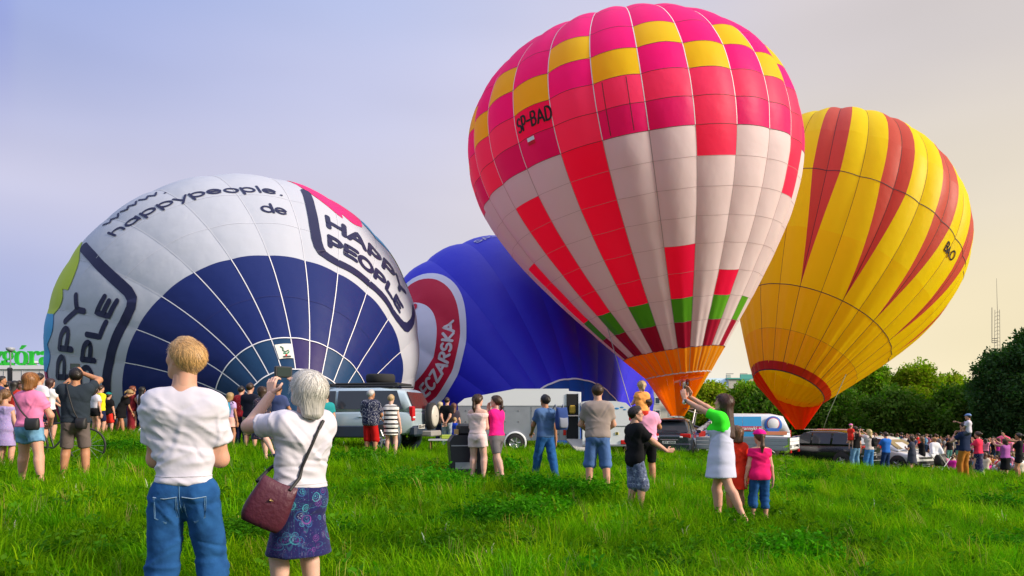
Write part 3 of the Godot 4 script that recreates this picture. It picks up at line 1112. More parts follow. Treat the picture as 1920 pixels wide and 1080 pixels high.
func cloth(c: Color, tex := "", sc := 1.0, rough := 0.9) -> StandardMaterial3D:
	var key := "cloth%s%s%s" % [c, tex, sc]
	if not M.has(key):
		var m := mat(c, rough, 0.0, 0.25)
		m.rim_enabled = true
		m.rim = 0.25
		m.rim_tint = 0.7
		m.uv1_triplanar = true
		m.uv1_scale = Vector3.ONE * sc
		if tex != "": m.albedo_texture = M[tex]
		m.heightmap_enabled = true
		m.heightmap_texture = M.weave
		m.heightmap_scale = 0.25
		M[key] = m
	return M[key]

func hair_mat(c: Color) -> StandardMaterial3D:
	var key := "hair%s" % c
	if not M.has(key):
		var m := mat(c, 0.5, 0.0, 0.5)
		m.albedo_texture = M.strands
		m.uv1_triplanar = true
		m.uv1_scale = Vector3(9, 1.6, 9)
		m.heightmap_enabled = true
		m.heightmap_texture = M.strands
		m.heightmap_scale = 0.22
		M[key] = m
	return M[key]

func setup_cloth() -> void:
	M.weave = noise_tex(256, 0.03, null, 0.0, 4)
	var img := Image.create(256, 256, false, Image.FORMAT_RGB8)
	var r := RandomNumberGenerator.new()
	r.seed = 3
	for x in 256:
		var v := 0.80 + 0.2 * r.randf() + 0.12 * sin(x * 0.35)
		for y in 256:
			var k := v * (0.9 + 0.1 * sin(y * 0.02 + x * 0.3))
			img.set_pixel(x, y, Color(k, k, k))
	M.strands = ImageTexture.create_from_image(img)
	M.denim = noise_tex(256, 0.012, ramp([Color(0.55, 0.6, 0.65), Color(1, 1, 1), Color(1.0, 1.0, 1.0)], [0.25, 0.6, 1.0]), 0.0, 4)
	var stripes := Image.create(8, 64, false, Image.FORMAT_RGB8)
	for y in 64:
		for x in 8:
			var on := (y % 16) < 6
			stripes.set_pixel(x, y, Color(0.02, 0.02, 0.04) if on else Color(0.9, 0.89, 0.88))
	M.stripes = ImageTexture.create_from_image(stripes)
	M.floral = blobs(Color(0.008, 0.012, 0.045), [Color(0.75, 0.75, 0.78), Color(0.6, 0.62, 0.68), Color(0.12, 0.14, 0.22)], 210, 2.0, 8.0, 11)
	M.darkfloral = blobs(Color(0.012, 0.014, 0.035), [Color(0.30, 0.12, 0.09), Color(0.12, 0.10, 0.16), Color(0.4, 0.25, 0.2), Color(0.03, 0.03, 0.08)], 160, 2.0, 10.0, 12)
	M.lilac = blobs(Color(0.35, 0.28, 0.55), [Color(0.7, 0.66, 0.75), Color(0.10, 0.08, 0.30), Color(0.55, 0.15, 0.3), Color(0.25, 0.2, 0.5)], 420, 1.5, 5.0, 13)
	M.leaf = blobs(Color(0.012, 0.014, 0.06), [Color(0.6, 0.6, 0.66), Color(0.5, 0.52, 0.6)], 70, 2.0, 7.0, 14)
	M.camo = blobs(Color(0.10, 0.13, 0.22), [Color(0.03, 0.04, 0.09), Color(0.35, 0.40, 0.5), Color(0.02, 0.025, 0.05), Color(0.18, 0.22, 0.32)], 120, 5.0, 17.0, 15)
	M.paisley = paisley()
	M.redfloral = blobs(Color(0.22, 0.006, 0.015), [Color(0.5, 0.35, 0.3), Color(0.3, 0.05, 0.05)], 70, 2.0, 6.0, 17)

func blobs(base: Color, cols: Array, n: int, r0: float, r1: float, sd: int) -> ImageTexture:
	var S := 256
	var im := Image.create(S, S, false, Image.FORMAT_RGB8)
	im.fill(base.linear_to_srgb())
	var r := RandomNumberGenerator.new()
	r.seed = sd
	for i in n:
		var c: Color = (cols[i % cols.size()] as Color).linear_to_srgb()
		var cx := r.randf() * S
		var cy := r.randf() * S
		var rad := r.randf_range(r0, r1)
		var ph := r.randf() * TAU
		var lob := r.randi_range(2, 5)
		var el := r.randf_range(0.5, 1.0)
		for y in range(int(cy - rad * 1.5), int(cy + rad * 1.5)):
			for x in range(int(cx - rad * 1.5), int(cx + rad * 1.5)):
				var d := Vector2((x - cx), (y - cy)).rotated(ph)
				d.y /= el
				if d.length() < rad * (0.75 + 0.4 * cos(lob * d.angle())):
					im.set_pixel(posmod(x, S), posmod(y, S), c)
	return ImageTexture.create_from_image(im)

func paisley() -> ImageTexture:
	var S := 512
	var im := Image.create(S, S, false, Image.FORMAT_RGB8)
	var r := RandomNumberGenerator.new()
	r.seed = 21
	im.fill(Color(0.014, 0.014, 0.085).linear_to_srgb())
	var pal := [Color(0.05, 0.22, 0.36), Color(0.20, 0.05, 0.26), Color(0.03, 0.10, 0.26), Color(0.28, 0.30, 0.42), Color(0.10, 0.03, 0.16), Color(0.05, 0.30, 0.36)]
	for i in 60:
		var c := Vector2(r.randf(), r.randf()) * S
		var rad := r.randf_range(10, 46)
		var ph := r.randf() * TAU
		var c1: Color = pal[r.randi() % 6]
		var c2: Color = pal[r.randi() % 6]
		for y in range(int(-rad * 1.4), int(rad * 1.4)):
			for x in range(int(-rad * 1.4), int(rad * 1.4)):
				var d := Vector2(x, y).rotated(ph)
				var tear := d.length() / (rad * (0.72 + 0.38 * cos(d.angle())))
				if tear > 1.0: continue
				var ring := int(tear * 5.0)
				var px: Color
				if ring == 4: px = c1
				elif ring == 2 and fmod(d.angle() + TAU, 0.5) < 0.28: px = c2
				elif ring == 0: px = c2.lerp(c1, 0.5)
				else: continue
				im.set_pixel(posmod(int(c.x) + x, S), posmod(int(c.y) + y, S), px.linear_to_srgb())
	for i in 500:
		var c: Color = pal[r.randi() % 6]
		var x0 := r.randi() % S
		var y0 := r.randi() % S
		var q := r.randi_range(1, 3)
		for y in q + 1:
			for x in q + 1: im.set_pixel(posmod(x0 + x, S), posmod(y0 + y, S), c.linear_to_srgb())
	return ImageTexture.create_from_image(im)

const POSES := {
	"down": [Vector3(0.155, 0.455, -0.02), Vector3(0.5, 0, 1), Vector3(0.02, -1, -0.12), Vector3(-1, 0, -0.2), 0.3],
	"phone": [Vector3(0.045, 0.93, -0.27), Vector3(0.75, -0.8, 0.1), Vector3(-0.25, 0.9, -0.25), Vector3(-0.9, 0, -0.3), 0.55],
	"crossed": [Vector3(-0.02, 0.655, -0.125), Vector3(0.75, -0.75, 0.4), Vector3(-0.8, 0.35, 0.05), Vector3(0, 0, 1), 0.6],
	"behind": [Vector3(0.015, 0.50, 0.115), Vector3(1, 0, 0.4), Vector3(-0.6, -0.7, 0), Vector3(0, 0, 1), 0.5],
	"front": [Vector3(0.06, 0.55, -0.16), Vector3(1, 0, 0.6), Vector3(-0.7, -0.3, -0.4), Vector3(0, 0, 1), 0.5],
	"hip": [Vector3(0.10, 0.575, 0.02), Vector3(1, 0.0, 0.5), Vector3(-0.5, -0.7, 0.3), Vector3(-0.7, 0, -0.7), 0.3],
	"mouth": [Vector3(0.025, 0.835, -0.10), Vector3(0.6, -1, -0.2), Vector3(-0.3, 0.9, -0.1), Vector3(0, 0, 1), 0.6],
	"hold": [Vector3(0.03, 0.68, -0.16), Vector3(1, -1, 0.2), Vector3(-0.9, 0.2, -0.1), Vector3(0, 0.2, 1), 0.4],
	"legs": [Vector3(0.07, 0.78, -0.13), Vector3(0.8, -1, -0.1), Vector3(-0.2, 0.95, 0.1), Vector3(-0.6, 0, 0.7), 0.8],
	"swing": [Vector3(0.13, 0.58, -0.27), Vector3(0.4, -0.6, 1), Vector3(0, 0.1, -1), Vector3(-1, 0, 0), 0.3],
	"back": [Vector3(0.17, 0.49, 0.12), Vector3(0.4, 0, 1), Vector3(0, -0.9, 0.3), Vector3(-1, 0, 0), 0.3],
	"point": [Vector3(0.09, 0.80, -0.30), Vector3(0.6, -1, 0), Vector3(0.0, 0.05, -1), Vector3(-1, 0, 0), 0.2],
	"lap": [Vector3(0.06, 0.60, -0.20), Vector3(1, -0.3, 0.3), Vector3(-0.3, -0.3, -0.9), Vector3(0, -1, 0), 0.3],
	"grip": [Vector3(0.05, 0.56, -0.22), Vector3(0.8, -0.6, 0.4), Vector3(-0.2, -0.5, -0.8), Vector3(0, -1, 0), 0.5],
	"headtop": [Vector3(0.10, 0.93, -0.13), Vector3(1, -0.2, 0.1), Vector3(-0.7, 0.6, 0.1), Vector3(-0.5, -0.3, 0.8), 0.4],
}

func person(s: Dictionary) -> Node3D:
	# a standing figure facing -Z before it is turned; lengths are shares of its height H
	var H: float = s.H
	var dist: float = Vector2(s.x, s.z).length()
	var cell: float = s.get("cell", clampf(dist * 0.0013, 0.0125, 0.034))
	var fine: float = clampf(dist * 0.0007, 0.0042, 0.014)
	var wd: float = s.get("w", 1.0)
	var fem: bool = s.get("fem", false)
	var y0: float = s.get("y", gy(s.x, s.z))
	var root := thing("person", s.label, "person", Vector3(s.x, y0, s.z), deg_to_rad(s.get("yaw", 0.0)), s.get("group", ""))
	var skin := skin_mat(s.get("skin", Color(0.55, 0.29, 0.20)))
	var lean: float = deg_to_rad(s.get("lean", 0.0))
	var side: float = deg_to_rad(s.get("sway", 0.0))
	var twist: float = deg_to_rad(s.get("twist", 0.0))
	var pv := Vector3(0, 0.53, 0)
	var ub := Basis(Vector3.RIGHT, lean) * Basis(Vector3.BACK, side) * Basis(Vector3.UP, twist)
	var U := func(x: float, y: float, z: float) -> Vector3: return (pv + ub * (Vector3(x, y, z) - pv)) * H
	var Q := func(x: float, y: float, z: float) -> Vector3: return Vector3(x, y, z) * H
	var sh := (0.085 if fem else 0.091) * lerpf(1.0, wd, 0.5)
	var hipw := 0.049
	var up := Vector3.UP
	# --- joints ---
	var hr: float = s.get("seat", 0.0)
	var legs: Array = s.get("legs", [[0.07, 0.0, 0.0], [-0.07, 0.01, 0.0]])   # sideways, forwards (-Z), lift for right and left foot
	var arms: Array = s.get("arms", ["down", "down"])
	var hips := []
	var knees := []
	var ankles := []
	for i in 2:
		var sg := 1.0 if i == 0 else -1.0
		var hp := Vector3(sg * hipw, 0.505, 0) * H
		var an := Vector3(legs[i][0], 0.045 + legs[i][2], -legs[i][1]) * H
		var kh := Vector3(sg * 0.12, 0.0, -1.0)
		if hr > 0.0: kh = Vector3(sg * 0.35, 0.6, -1.0)
		var kk := two_bone(hp, an, 0.238 * H, 0.228 * H, kh)
		hips.append(hp)
		knees.append(kk[0])
		ankles.append(kk[1])
	var sho := []
	var elb := []
	var wri := []
	var hdir := []
	var hpn := []
	var curls := []
	for i in 2:
		var sg := 1.0 if i == 0 else -1.0
		var ps: Array
		if arms[i] is Array: ps = arms[i]
		else: ps = POSES[arms[i]]
		var mir := Vector3(sg, 1, 1)
		var a: Vector3 = U.call(sg * sh, 0.780, 0.0)
		var raise: float = clampf(((ps[0] as Vector3).y - 0.8) * 0.25, 0.0, 0.03)
		a += ub * Vector3(0, raise, 0) * H
		var t: Vector3 = ps[0] * mir
		var tt: Vector3 = U.call(t.x, t.y, t.z)
		var ek := two_bone(a, tt, 0.172 * H, 0.150 * H, ub * ((ps[1] as Vector3) * mir))
		sho.append(a)
		elb.append(ek[0])
		wri.append(ek[1])
		hdir.append(ub * ((ps[2] as Vector3) * mir))
		hpn.append(ub * ((ps[3] as Vector3) * mir))
		curls.append(ps[4])
	# --- torso ---
	var belly: float = s.get("belly", 0.0)
	var torso := func(g: float, cuts: Array) -> Array:
		var o := []
		var wr := (0.063 if fem else 0.067) * wd
		var cr := (0.068 if fem else 0.074) * lerpf(1.0, wd, 0.8)
		var hp := (0.067 if fem else 0.060) * wd
		o.append(prim(Q.call(-0.030, 0.515, 0.008), Q.call(0.030, 0.515, 0.008), hp * H + g, hp * H + g, 0.03 * H, 0.9, cuts))
		o.append(prim(U.call(-0.018 * wd, 0.55, 0), U.call(-0.02 * wd, 0.63, 0), wr * H * 1.0 + g, wr * H * 0.93 + g, 0.035 * H, 0.74 + belly * 0.3, cuts))
		o.append(prim(U.call(0.018 * wd, 0.55, 0), U.call(0.02 * wd, 0.63, 0), wr * H * 1.0 + g, wr * H * 0.93 + g, 0.035 * H, 0.74 + belly * 0.3, cuts))
		o.append(prim(U.call(-0.022, 0.64, 0), U.call(-0.03, 0.745, 0.004), wr * H * 0.93 + g, cr * H * 0.95 + g, 0.035 * H, 0.70, cuts))
		o.append(prim(U.call(0.022, 0.64, 0), U.call(0.03, 0.745, 0.004), wr * H * 0.93 + g, cr * H * 0.95 + g, 0.035 * H, 0.70, cuts))
		if fem:
			for sg in [-1.0, 1.0]: o.append(prim(U.call(sg * 0.042, 0.725, -0.05), U.call(sg * 0.042, 0.715, -0.055), 0.036 * H + g, 0.036 * H + g, 0.03 * H, 1.0, cuts))
		if belly > 0.0: o.append(prim(U.call(0, 0.60, -0.03), U.call(0, 0.64, -0.03), 0.085 * H * wd + g, 0.08 * H * wd + g, 0.05 * H, 1.0, cuts))
		for sg in [-1.0, 1.0]:
			var a: Vector3 = sho[0] if sg > 0 else sho[1]
			o.append(prim(U.call(sg * 0.024, 0.808, 0.012), a.lerp(U.call(0, 0.775, 0.005), 0.10), 0.024 * H + g * 0.6, 0.030 * H + g * 0.8, 0.03 * H, 0.95, cuts))
			o.append(prim(U.call(sg * 0.04, 0.755, 0.012), a.lerp(U.call(0, 0.75, 0.005), 0.25), 0.046 * H + g, 0.040 * H + g, 0.04 * H, 0.9, cuts))
		return o
	# --- bare body ---
	var body: Array = torso.call(-0.004, [])
	body.append(prim(U.call(0, 0.80, 0.008), U.call(0, 0.885, -0.008), (0.033 if fem else 0.037) * H, (0.029 if fem else 0.034) * H, 0.025 * H))
	var leg_w: float = s.get("legw", 1.0)
	for i in 2:
		body.append(prim(hips[i], knees[i], 0.050 * H * leg_w, 0.032 * H * leg_w, 0.025 * H))
		body.append(prim(knees[i], ankles[i], 0.033 * H * leg_w, 0.0215 * H, 0.02 * H))
		var back := Vector3(0, 0, 0.012 * H)
		body.append(prim((knees[i] as Vector3).lerp(ankles[i], 0.15) + back, (knees[i] as Vector3).lerp(ankles[i], 0.5) + back * 0.7, 0.033 * H * leg_w, 0.025 * H * leg_w, 0.02 * H))
		body.append(prim(ankles[i] + Vector3(0, -0.02 * H, 0.012 * H), ankles[i] + Vector3(0.006, -0.028 * H, -0.085 * H), 0.022 * H, 0.017 * H, 0.015 * H))
		var aw: float = s.get("armw", 1.0) * (0.9 if fem else 1.0)
		body.append(prim(sho[i], elb[i], 0.032 * H * aw, 0.0255 * H * aw, 0.025 * H))
		body.append(prim(elb[i], wri[i], 0.0265 * H * aw, 0.0175 * H * aw, 0.015 * H))
	var fields := [{"prims": body, "cell": cell}]
	for i in 2:
		var hp := []
		hand(hp, wri[i], hdir[i], hpn[i], curls[i], i == 0, 0.105 * H)
		fields.append({"prims": hp, "cell": clampf(dist * 0.00075, 0.0036, 0.011)})
	# --- head ---
	var hk: float = s.get("hk", 0.133) * H / 0.235
	var hd: Array = s.get("head", [0.0, 0.0])
	var hb := ub * Basis(Vector3.UP, deg_to_rad(hd[0])) * Basis(Vector3.RIGHT, deg_to_rad(hd[1]))
	var neck: Vector3 = U.call(0, 0.872, -0.004)
	var hc := neck + hb * Vector3(0, 0.085, -0.012) * hk
	var X := func(x: float, y: float, z: float) -> Vector3: return hc + hb * Vector3(x, y, z) * hk
	var head := []
	head.append(prim(X.call(0, 0.030, -0.018), X.call(0, 0.030, 0.024), 0.077 * hk, 0.077 * hk, 0.03 * hk))
	head.append(prim(X.call(0, 0.0, -0.028), X.call(0, -0.045, -0.035), 0.066 * hk, 0.055 * hk, 0.03 * hk))
	head.append(prim(X.call(0, -0.05, -0.04), X.call(0, -0.086, -0.066), 0.046 * hk, 0.026 * hk, 0.03 * hk))
	for sg in [-1.0, 1.0]:
		head.append(prim(X.call(sg * 0.05, -0.03, 0.0), X.call(sg * 0.02, -0.085, -0.055), 0.026 * hk, 0.02 * hk, 0.03 * hk))
		head.append(prim(X.call(sg * 0.077, 0.012, 0.008), X.call(sg * 0.077, -0.018, 0.0), 0.014 * hk, 0.010 * hk, 0.006 * hk))
		head.append(prim(X.call(sg * 0.045, -0.012, -0.062), X.call(sg * 0.03, -0.02, -0.07), 0.022 * hk, 0.02 * hk, 0.02 * hk))
		head.append(prim(X.call(sg * 0.015, 0.030, -0.086), X.call(sg * 0.045, 0.030, -0.076), 0.011 * hk, 0.010 * hk, 0.015 * hk))
	head.append(prim(X.call(0, 0.018, -0.092), X.call(0, -0.022, -0.112), 0.008 * hk, 0.0125 * hk, 0.012 * hk))
	head.append(prim(X.call(-0.012, -0.024, -0.098), X.call(0.012, -0.024, -0.098), 0.009 * hk, 0.009 * hk, 0.008 * hk))
	head.append(prim(X.call(-0.018, -0.053, -0.088), X.call(0.018, -0.053, -0.088), 0.010 * hk, 0.010 * hk, 0.012 * hk))
	head.append(prim(X.call(0, -0.03, 0.02), U.call(0, 0.82, 0.006), 0.046 * hk, 0.034 * H, 0.03 * hk))
	fields.append({"prims": head, "cell": fine})
	shape("body", root, skin, fields)
	if s.get("face", false):
		for sg in [-1.0, 1.0]:
			var e0: Vector3 = X.call(sg * 0.020, 0.006, -0.0915)
			var e1: Vector3 = X.call(sg * 0.040, 0.006, -0.083)
			obj("eye", tube([e0, e0.lerp(e1, 0.5) - hb.z * 0.003, e1], [0.003 * hk, 0.0075 * hk, 0.003 * hk], 8), mat(Color(0.03, 0.02, 0.015), 0.2), root)
			obj("eyebrow", tube([X.call(sg * 0.014, 0.027, -0.098), X.call(sg * 0.033, 0.033, -0.092), X.call(sg * 0.052, 0.026, -0.079)], [0.003 * hk, 0.0045 * hk, 0.002 * hk], 6), mat((s.get("hair", ["", Color(0.05, 0.03, 0.02)])[1] as Color) * 0.6, 0.8), root)
		for k in 2:
			var ly := -0.052 - 0.009 * k
			obj("lip", tube([X.call(-0.023, ly, -0.090), X.call(0, ly + 0.002, -0.099), X.call(0.023, ly, -0.090)], [0.002 * hk, 0.006 * hk, 0.002 * hk], 6), mat(Color(0.42, 0.10, 0.09), 0.5), root)
	# --- hair ---
	var hair: Array = s.get("hair", ["short", Color(0.03, 0.018, 0.01)])
	if hair[0] != "none":
		var hpz := []
		var pa: Vector3 = X.call(0, 0.083, -0.088)
		var pn: Vector3 = X.call(0, (-0.075 if hair[0] == "short" else -0.09), 0.072)
		var nn := (hb.x.cross(pn - pa)).normalized()
		if nn.dot(X.call(0, -0.08, -0.06) - pa) < 0: nn = -nn
		var cuts := [[nn, nn.dot(pa)]]
		var t: float = 0.014 if hair[0] == "short" else 0.026
		if s.has("cap"): t = 0.008
		hpz.append(prim(X.call(0, 0.032, -0.012), X.call(0, 0.030, 0.028), (0.077 + t) * hk, (0.076 + t) * hk, 0.01 * hk, 1.0, cuts))
		hpz.append(prim(X.call(0, -0.01, 0.024), X.call(0, -0.055, 0.026), (0.058 + t * 0.4) * hk, (0.042 + t * 0.4) * hk, 0.02 * hk, 1.0, cuts))
		if hair[0] == "short":
			hpz.append(prim(X.call(0, 0.10, -0.055), X.call(0, 0.105, 0.0), 0.026 * hk, 0.03 * hk, 0.03 * hk))
			for sg in [-1.0, 1.0]: hpz.append(prim(X.call(sg * 0.066, 0.03, 0.01), X.call(sg * 0.068, 0.0, 0.03), 0.02 * hk, 0.014 * hk, 0.02 * hk))
		elif hair[0] in ["bob", "long"]:
			var drop: float = 0.115 if hair[0] == "bob" else hair[2]
			for sg in [-1.0, 1.0]:
				hpz.append(prim(X.call(sg * 0.055, 0.055, -0.01), X.call(sg * 0.066, -0.055, 0.0), 0.042 * hk, 0.036 * hk, 0.03 * hk))
				hpz.append(prim(X.call(sg * 0.05, 0.0, 0.035), X.call(sg * 0.052, 0.0, 0.04) + ub * Vector3(0, -drop, 0.012 + drop * 0.12) * hk, 0.054 * hk, 0.032 * hk, 0.04 * hk))
				hpz.append(prim(X.call(sg * 0.03, 0.095, -0.06), X.call(sg * 0.065, 0.04, -0.06), 0.018 * hk, 0.016 * hk, 0.02 * hk))
			hpz.append(prim(X.call(0, 0.0, 0.05), X.call(0, 0.0, 0.055) + ub * Vector3(0, -drop, 0.03 + drop * 0.14) * hk, 0.068 * hk, 0.036 * hk, 0.04 * hk))
		elif hair[0] in ["pony", "bun"]:
			hpz.append(prim(X.call(0, 0.035, 0.09), X.call(0, 0.03, 0.12), 0.03 * hk, 0.026 * hk, 0.02 * hk))
			if hair[0] == "pony":
				var pl: float = hair[2]
				hpz.append(prim(X.call(0, 0.02, 0.125), X.call(0, -pl * 0.55, 0.135), 0.028 * hk, 0.033 * hk, 0.02 * hk))
				hpz.append(prim(X.call(0, -pl * 0.55, 0.135), X.call(0, -pl, 0.115), 0.033 * hk, 0.012 * hk, 0.02 * hk))
			else: hpz.append(prim(X.call(-0.02, 0.04, 0.125), X.call(0.02, 0.03, 0.13), 0.038 * hk, 0.036 * hk, 0.02 * hk))
		var fl := {"prims": hpz, "cell": fine}
		if dist < 20.0: fl.wr = [0.0035 * hk, M.hair_noise, Vector3(60, 6, 60)]
		var hn := shape("hair", root, hair_mat(hair[1]), [fl])
		if dist < 18.0 and not s.has("cap"): strands(hn, X, hb, hk, nn, nn.dot(pa), hair, t, int(clampf(9000.0 / dist, 500.0, 2200.0)), 0.0011 * maxf(1.6, dist * 0.55))
	if s.has("cap"):
		var cp := []
		var ca: Vector3 = X.call(0, 0.048, 0)
		var cut := [[-hb.y, -hb.y.dot(ca)]]
		cp.append(prim(X.call(0, 0.035, -0.016), X.call(0, 0.035, 0.024), 0.100 * hk, 0.100 * hk, 0.01 * hk, 1.0, cut))
		cp.append(prim(X.call(-0.03, 0.052, -0.10), X.call(0.03, 0.052, -0.10), 0.05 * hk, 0.05 * hk, 0.01 * hk, 1.0, [[-hb.y, -hb.y.dot(ca)], [hb.y, hb.y.dot(X.call(0, 0.062, 0))]]))
		shape("cap", root, s.cap, [{"prims": cp, "cell": fine}])
	# --- upper garment ---
	var gap := 0.008 + cell * 0.28
	var wrinkle := [0.011 if dist < 8.0 else 0.009, M.fold_noise, Vector3(2.6, 4.6, 2.6)]
	if s.has("top"):
		var tp: Dictionary = s.top
		var hem: float = tp.get("hem", 0.50) * H
		var cuts := [[-up, -hem]]
		if tp.has("neck"): cuts.append([ub.y, ub.y.dot(U.call(0, tp.neck, 0))])
		var pr: Array = torso.call(gap + tp.get("loose", 0.006), cuts)
		var sl: float = tp.get("sleeve", 0.6)
		if sl > 0.0:
			for i in 2:
				var a: Vector3 = sho[i]
				var b: Vector3 = elb[i]
				var ax := (b - a).normalized()
				var ga: float = gap + tp.get("sloose", 0.008)
				var aw := 0.9 if fem else 1.0
				if sl <= 1.0:
					pr.append(prim(a, b, 0.031 * H * aw + ga * 0.7, 0.027 * H * aw + ga * 1.5, 0.03 * H, 1.0, [[ax, ax.dot(a.lerp(b, sl))]]))
				else:
					pr.append(prim(a, b, 0.034 * H + ga * 0.7, 0.027 * H + ga, 0.03 * H))
					var c: Vector3 = wri[i]
					var ax2 := (c - b).normalized()
					pr.append(prim(b, c, 0.027 * H + ga, 0.019 * H + ga * 1.3, 0.02 * H, 1.0, [[ax2, ax2.dot(b.lerp(c, sl - 1.0))]]))
		if tp.has("skirt"):
			var k: Array = tp.skirt   # hem, flare
			var flare: float = k[1]
			var hw := (0.078 if fem else 0.075) * wd
			var sk_top: float = k[2] if k.size() > 2 else 0.60
			pr.append(prim(U.call(0, sk_top, 0), Q.call(0, k[0] - 0.02, 0), hw * H + gap, hw * H * flare + gap, 0.04 * H, 0.86, [[-up, -k[0] * H]]))
		var fd := {"prims": pr, "cell": cell, "wr": wrinkle}
		if dist < 19.0:
			var lst := [[Q.call(0, 0.54, 0), U.call(0, 0.66, 0), Vector3(0.1, 1, 0), 0.08 * H], [U.call(0, 0.62, 0), U.call(0, 0.76, 0), Vector3(0.6, 0.8, 0), 0.08 * H], [U.call(0.05, 0.68, 0), U.call(0.09, 0.78, 0), Vector3(-0.7, 0.7, 0), 0.06 * H], [U.call(-0.05, 0.68, 0), U.call(-0.09, 0.78, 0), Vector3(0.7, 0.7, 0), 0.06 * H]]
			for i in 2: lst.append([sho[i], elb[i], (elb[i] - sho[i]).normalized(), 0.03 * H])
			fd.folds = folds(lst, 120 if dist < 7.0 else 44, 0.0115 if dist < 7.0 else 0.014, int(H * 1000.0))
		shape(tp.get("name", "top"), root, tp.m, [fd])
	if s.has("yoke"):
		var yk: Dictionary = s.yoke
		var cy := [[-ub.y, -ub.y.dot(U.call(0, yk.hem, 0))]]
		var pr: Array = torso.call(gap + 0.009, cy)
		for i in 2:
			var a: Vector3 = sho[i]
			var b: Vector3 = elb[i]
			var ax := (b - a).normalized()
			pr.append(prim(a, b, 0.034 * H + gap * 0.7, 0.028 * H + gap * 1.8, 0.03 * H, 1.0, [[ax, ax.dot(a.lerp(b, yk.sleeve))]]))
		shape("yoke", root, yk.m, [{"prims": pr, "cell": cell, "wr": wrinkle}])
	# --- lower garment ---
	if s.has("bottom"):
		var bt: Dictionary = s.bottom
		var hem: float = bt.hem * H
		var pr := []
		var g: float = gap * 0.85
		var top_cut := [up, 0.575 * H]
		if bt.get("kind", "legs") == "legs":
			var hp := (0.067 if fem else 0.060) * wd
			pr.append(prim(Q.call(-0.030, 0.515, 0.008), Q.call(0.030, 0.515, 0.008), hp * H + g * 0.8, hp * H + g * 0.8, 0.03 * H, 0.9, [top_cut]))
			pr.append(prim(Q.call(-0.02, 0.54, 0), Q.call(-0.02, 0.60, 0), 0.064 * H * wd + g * 0.6, 0.056 * H * wd + g * 0.5, 0.03 * H, 0.78, [top_cut]))
			pr.append(prim(Q.call(0.02, 0.54, 0), Q.call(0.02, 0.60, 0), 0.064 * H * wd + g * 0.6, 0.056 * H * wd + g * 0.5, 0.03 * H, 0.78, [top_cut]))
			for i in 2:
				var lo: float = bt.get("loose", 0.006)
				var kn: Vector3 = knees[i]
				var an: Vector3 = ankles[i]
				var c1 := []
				if hem > kn.y + 0.02 * H: 
					var axd: Vector3 = (kn - hips[i]).normalized()
					c1 = [[axd, axd.dot((hips[i] as Vector3).lerp(kn, clampf((hips[i].y - hem) / maxf(0.01, hips[i].y - kn.y), 0.1, 1.0)))]]
				pr.append(prim(hips[i], kn, 0.0515 * H * leg_w + g, 0.034 * H * leg_w + g * 0.9 + lo * 1.3, 0.018 * H, 1.0, c1))
				if hem <= kn.y + 0.02 * H:
					var ax := (an - kn).normalized()
					var f := clampf((kn.y - hem) / maxf(0.01, kn.y - an.y), 0.05, 1.08)
					pr.append(prim(kn, an, 0.034 * H * leg_w + g * 0.9 + lo, 0.025 * H + g + lo * bt.get("flare", 1.0), 0.02 * H, 1.0, [[ax, ax.dot(kn + (an - kn) * f)]]))
					pr.append(prim(kn.lerp(an, 0.15) + Vector3(0, 0, 0.01 * H), kn.lerp(an, 0.45) + Vector3(0, 0, 0.008 * H), 0.034 * H * leg_w + g, 0.028 * H * leg_w + g, 0.02 * H, 1.0, [[ax, ax.dot(kn + (an - kn) * f)]]))
		else:
			var flare: float = bt.get("flare", 1.2)
			pr.append(prim(Q.call(0, 0.57, 0), Q.call(0, bt.hem - 0.02, 0), (0.062 if fem else 0.066) * H * wd + g * 0.5, 0.074 * H * wd * flare + g, 0.04 * H, 0.88, [[-up, -hem], [up, 0.553 * H]]))
			pr.append(prim(Q.call(-0.036, 0.515, 0.008), Q.call(0.036, 0.515, 0.008), 0.068 * wd * H + g * 0.6, 0.068 * wd * H + g * 0.6, 0.05 * H, 0.9, [[-up, -hem], [up, 0.553 * H]]))
		var fb := {"prims": pr, "cell": cell, "wr": [wrinkle[0] * 0.7, M.fold_noise, Vector3(4, 5, 4)]}
		if dist < 19.0:
			var lst := []
			for i in 2:
				var sg := 1.0 if i == 0 else -1.0
				lst.append([hips[i], knees[i], Vector3(sg * 0.5, 0.9, 0), 0.05 * H])
				lst.append([knees[i] + up * 0.05 * H, knees[i] - up * 0.06 * H, Vector3(0, 1, 0), 0.035 * H])
				lst.append([knees[i], ankles[i], Vector3(0.1, 1, 0), 0.03 * H])
				lst.append([Q.call(0, 0.48, 0.02), Q.call(0, 0.44, 0.02), Vector3(sg * 0.7, 0.7, 0), 0.05 * H])
			fb.folds = folds(lst, 64 if dist < 7.0 else 36, 0.010, int(H * 999.0))
		shape(bt.get("name", "shorts" if bt.hem > 0.2 else "trousers"), root, bt.m, [fb])
	# --- shoes ---
	if s.has("shoes"):
		for i in 2:
			var a: Vector3 = ankles[i]
			shape("shoe", root, s.shoes, [{"prims": [prim(a + Vector3(0, -0.02 * H, 0.012 * H), a + Vector3(0.006, -0.026 * H, -0.088 * H), 0.027 * H, 0.022 * H, 0.02 * H)], "cell": clampf(cell * 0.6, 0.008, 0.016)}])
	var J := {"root": root, "H": H, "hk": hk, "hb": hb, "hc": hc, "wri": wri, "hdir": hdir, "hpn": hpn, "sho": sho, "U": U, "X": X, "elb": elb, "knees": knees}
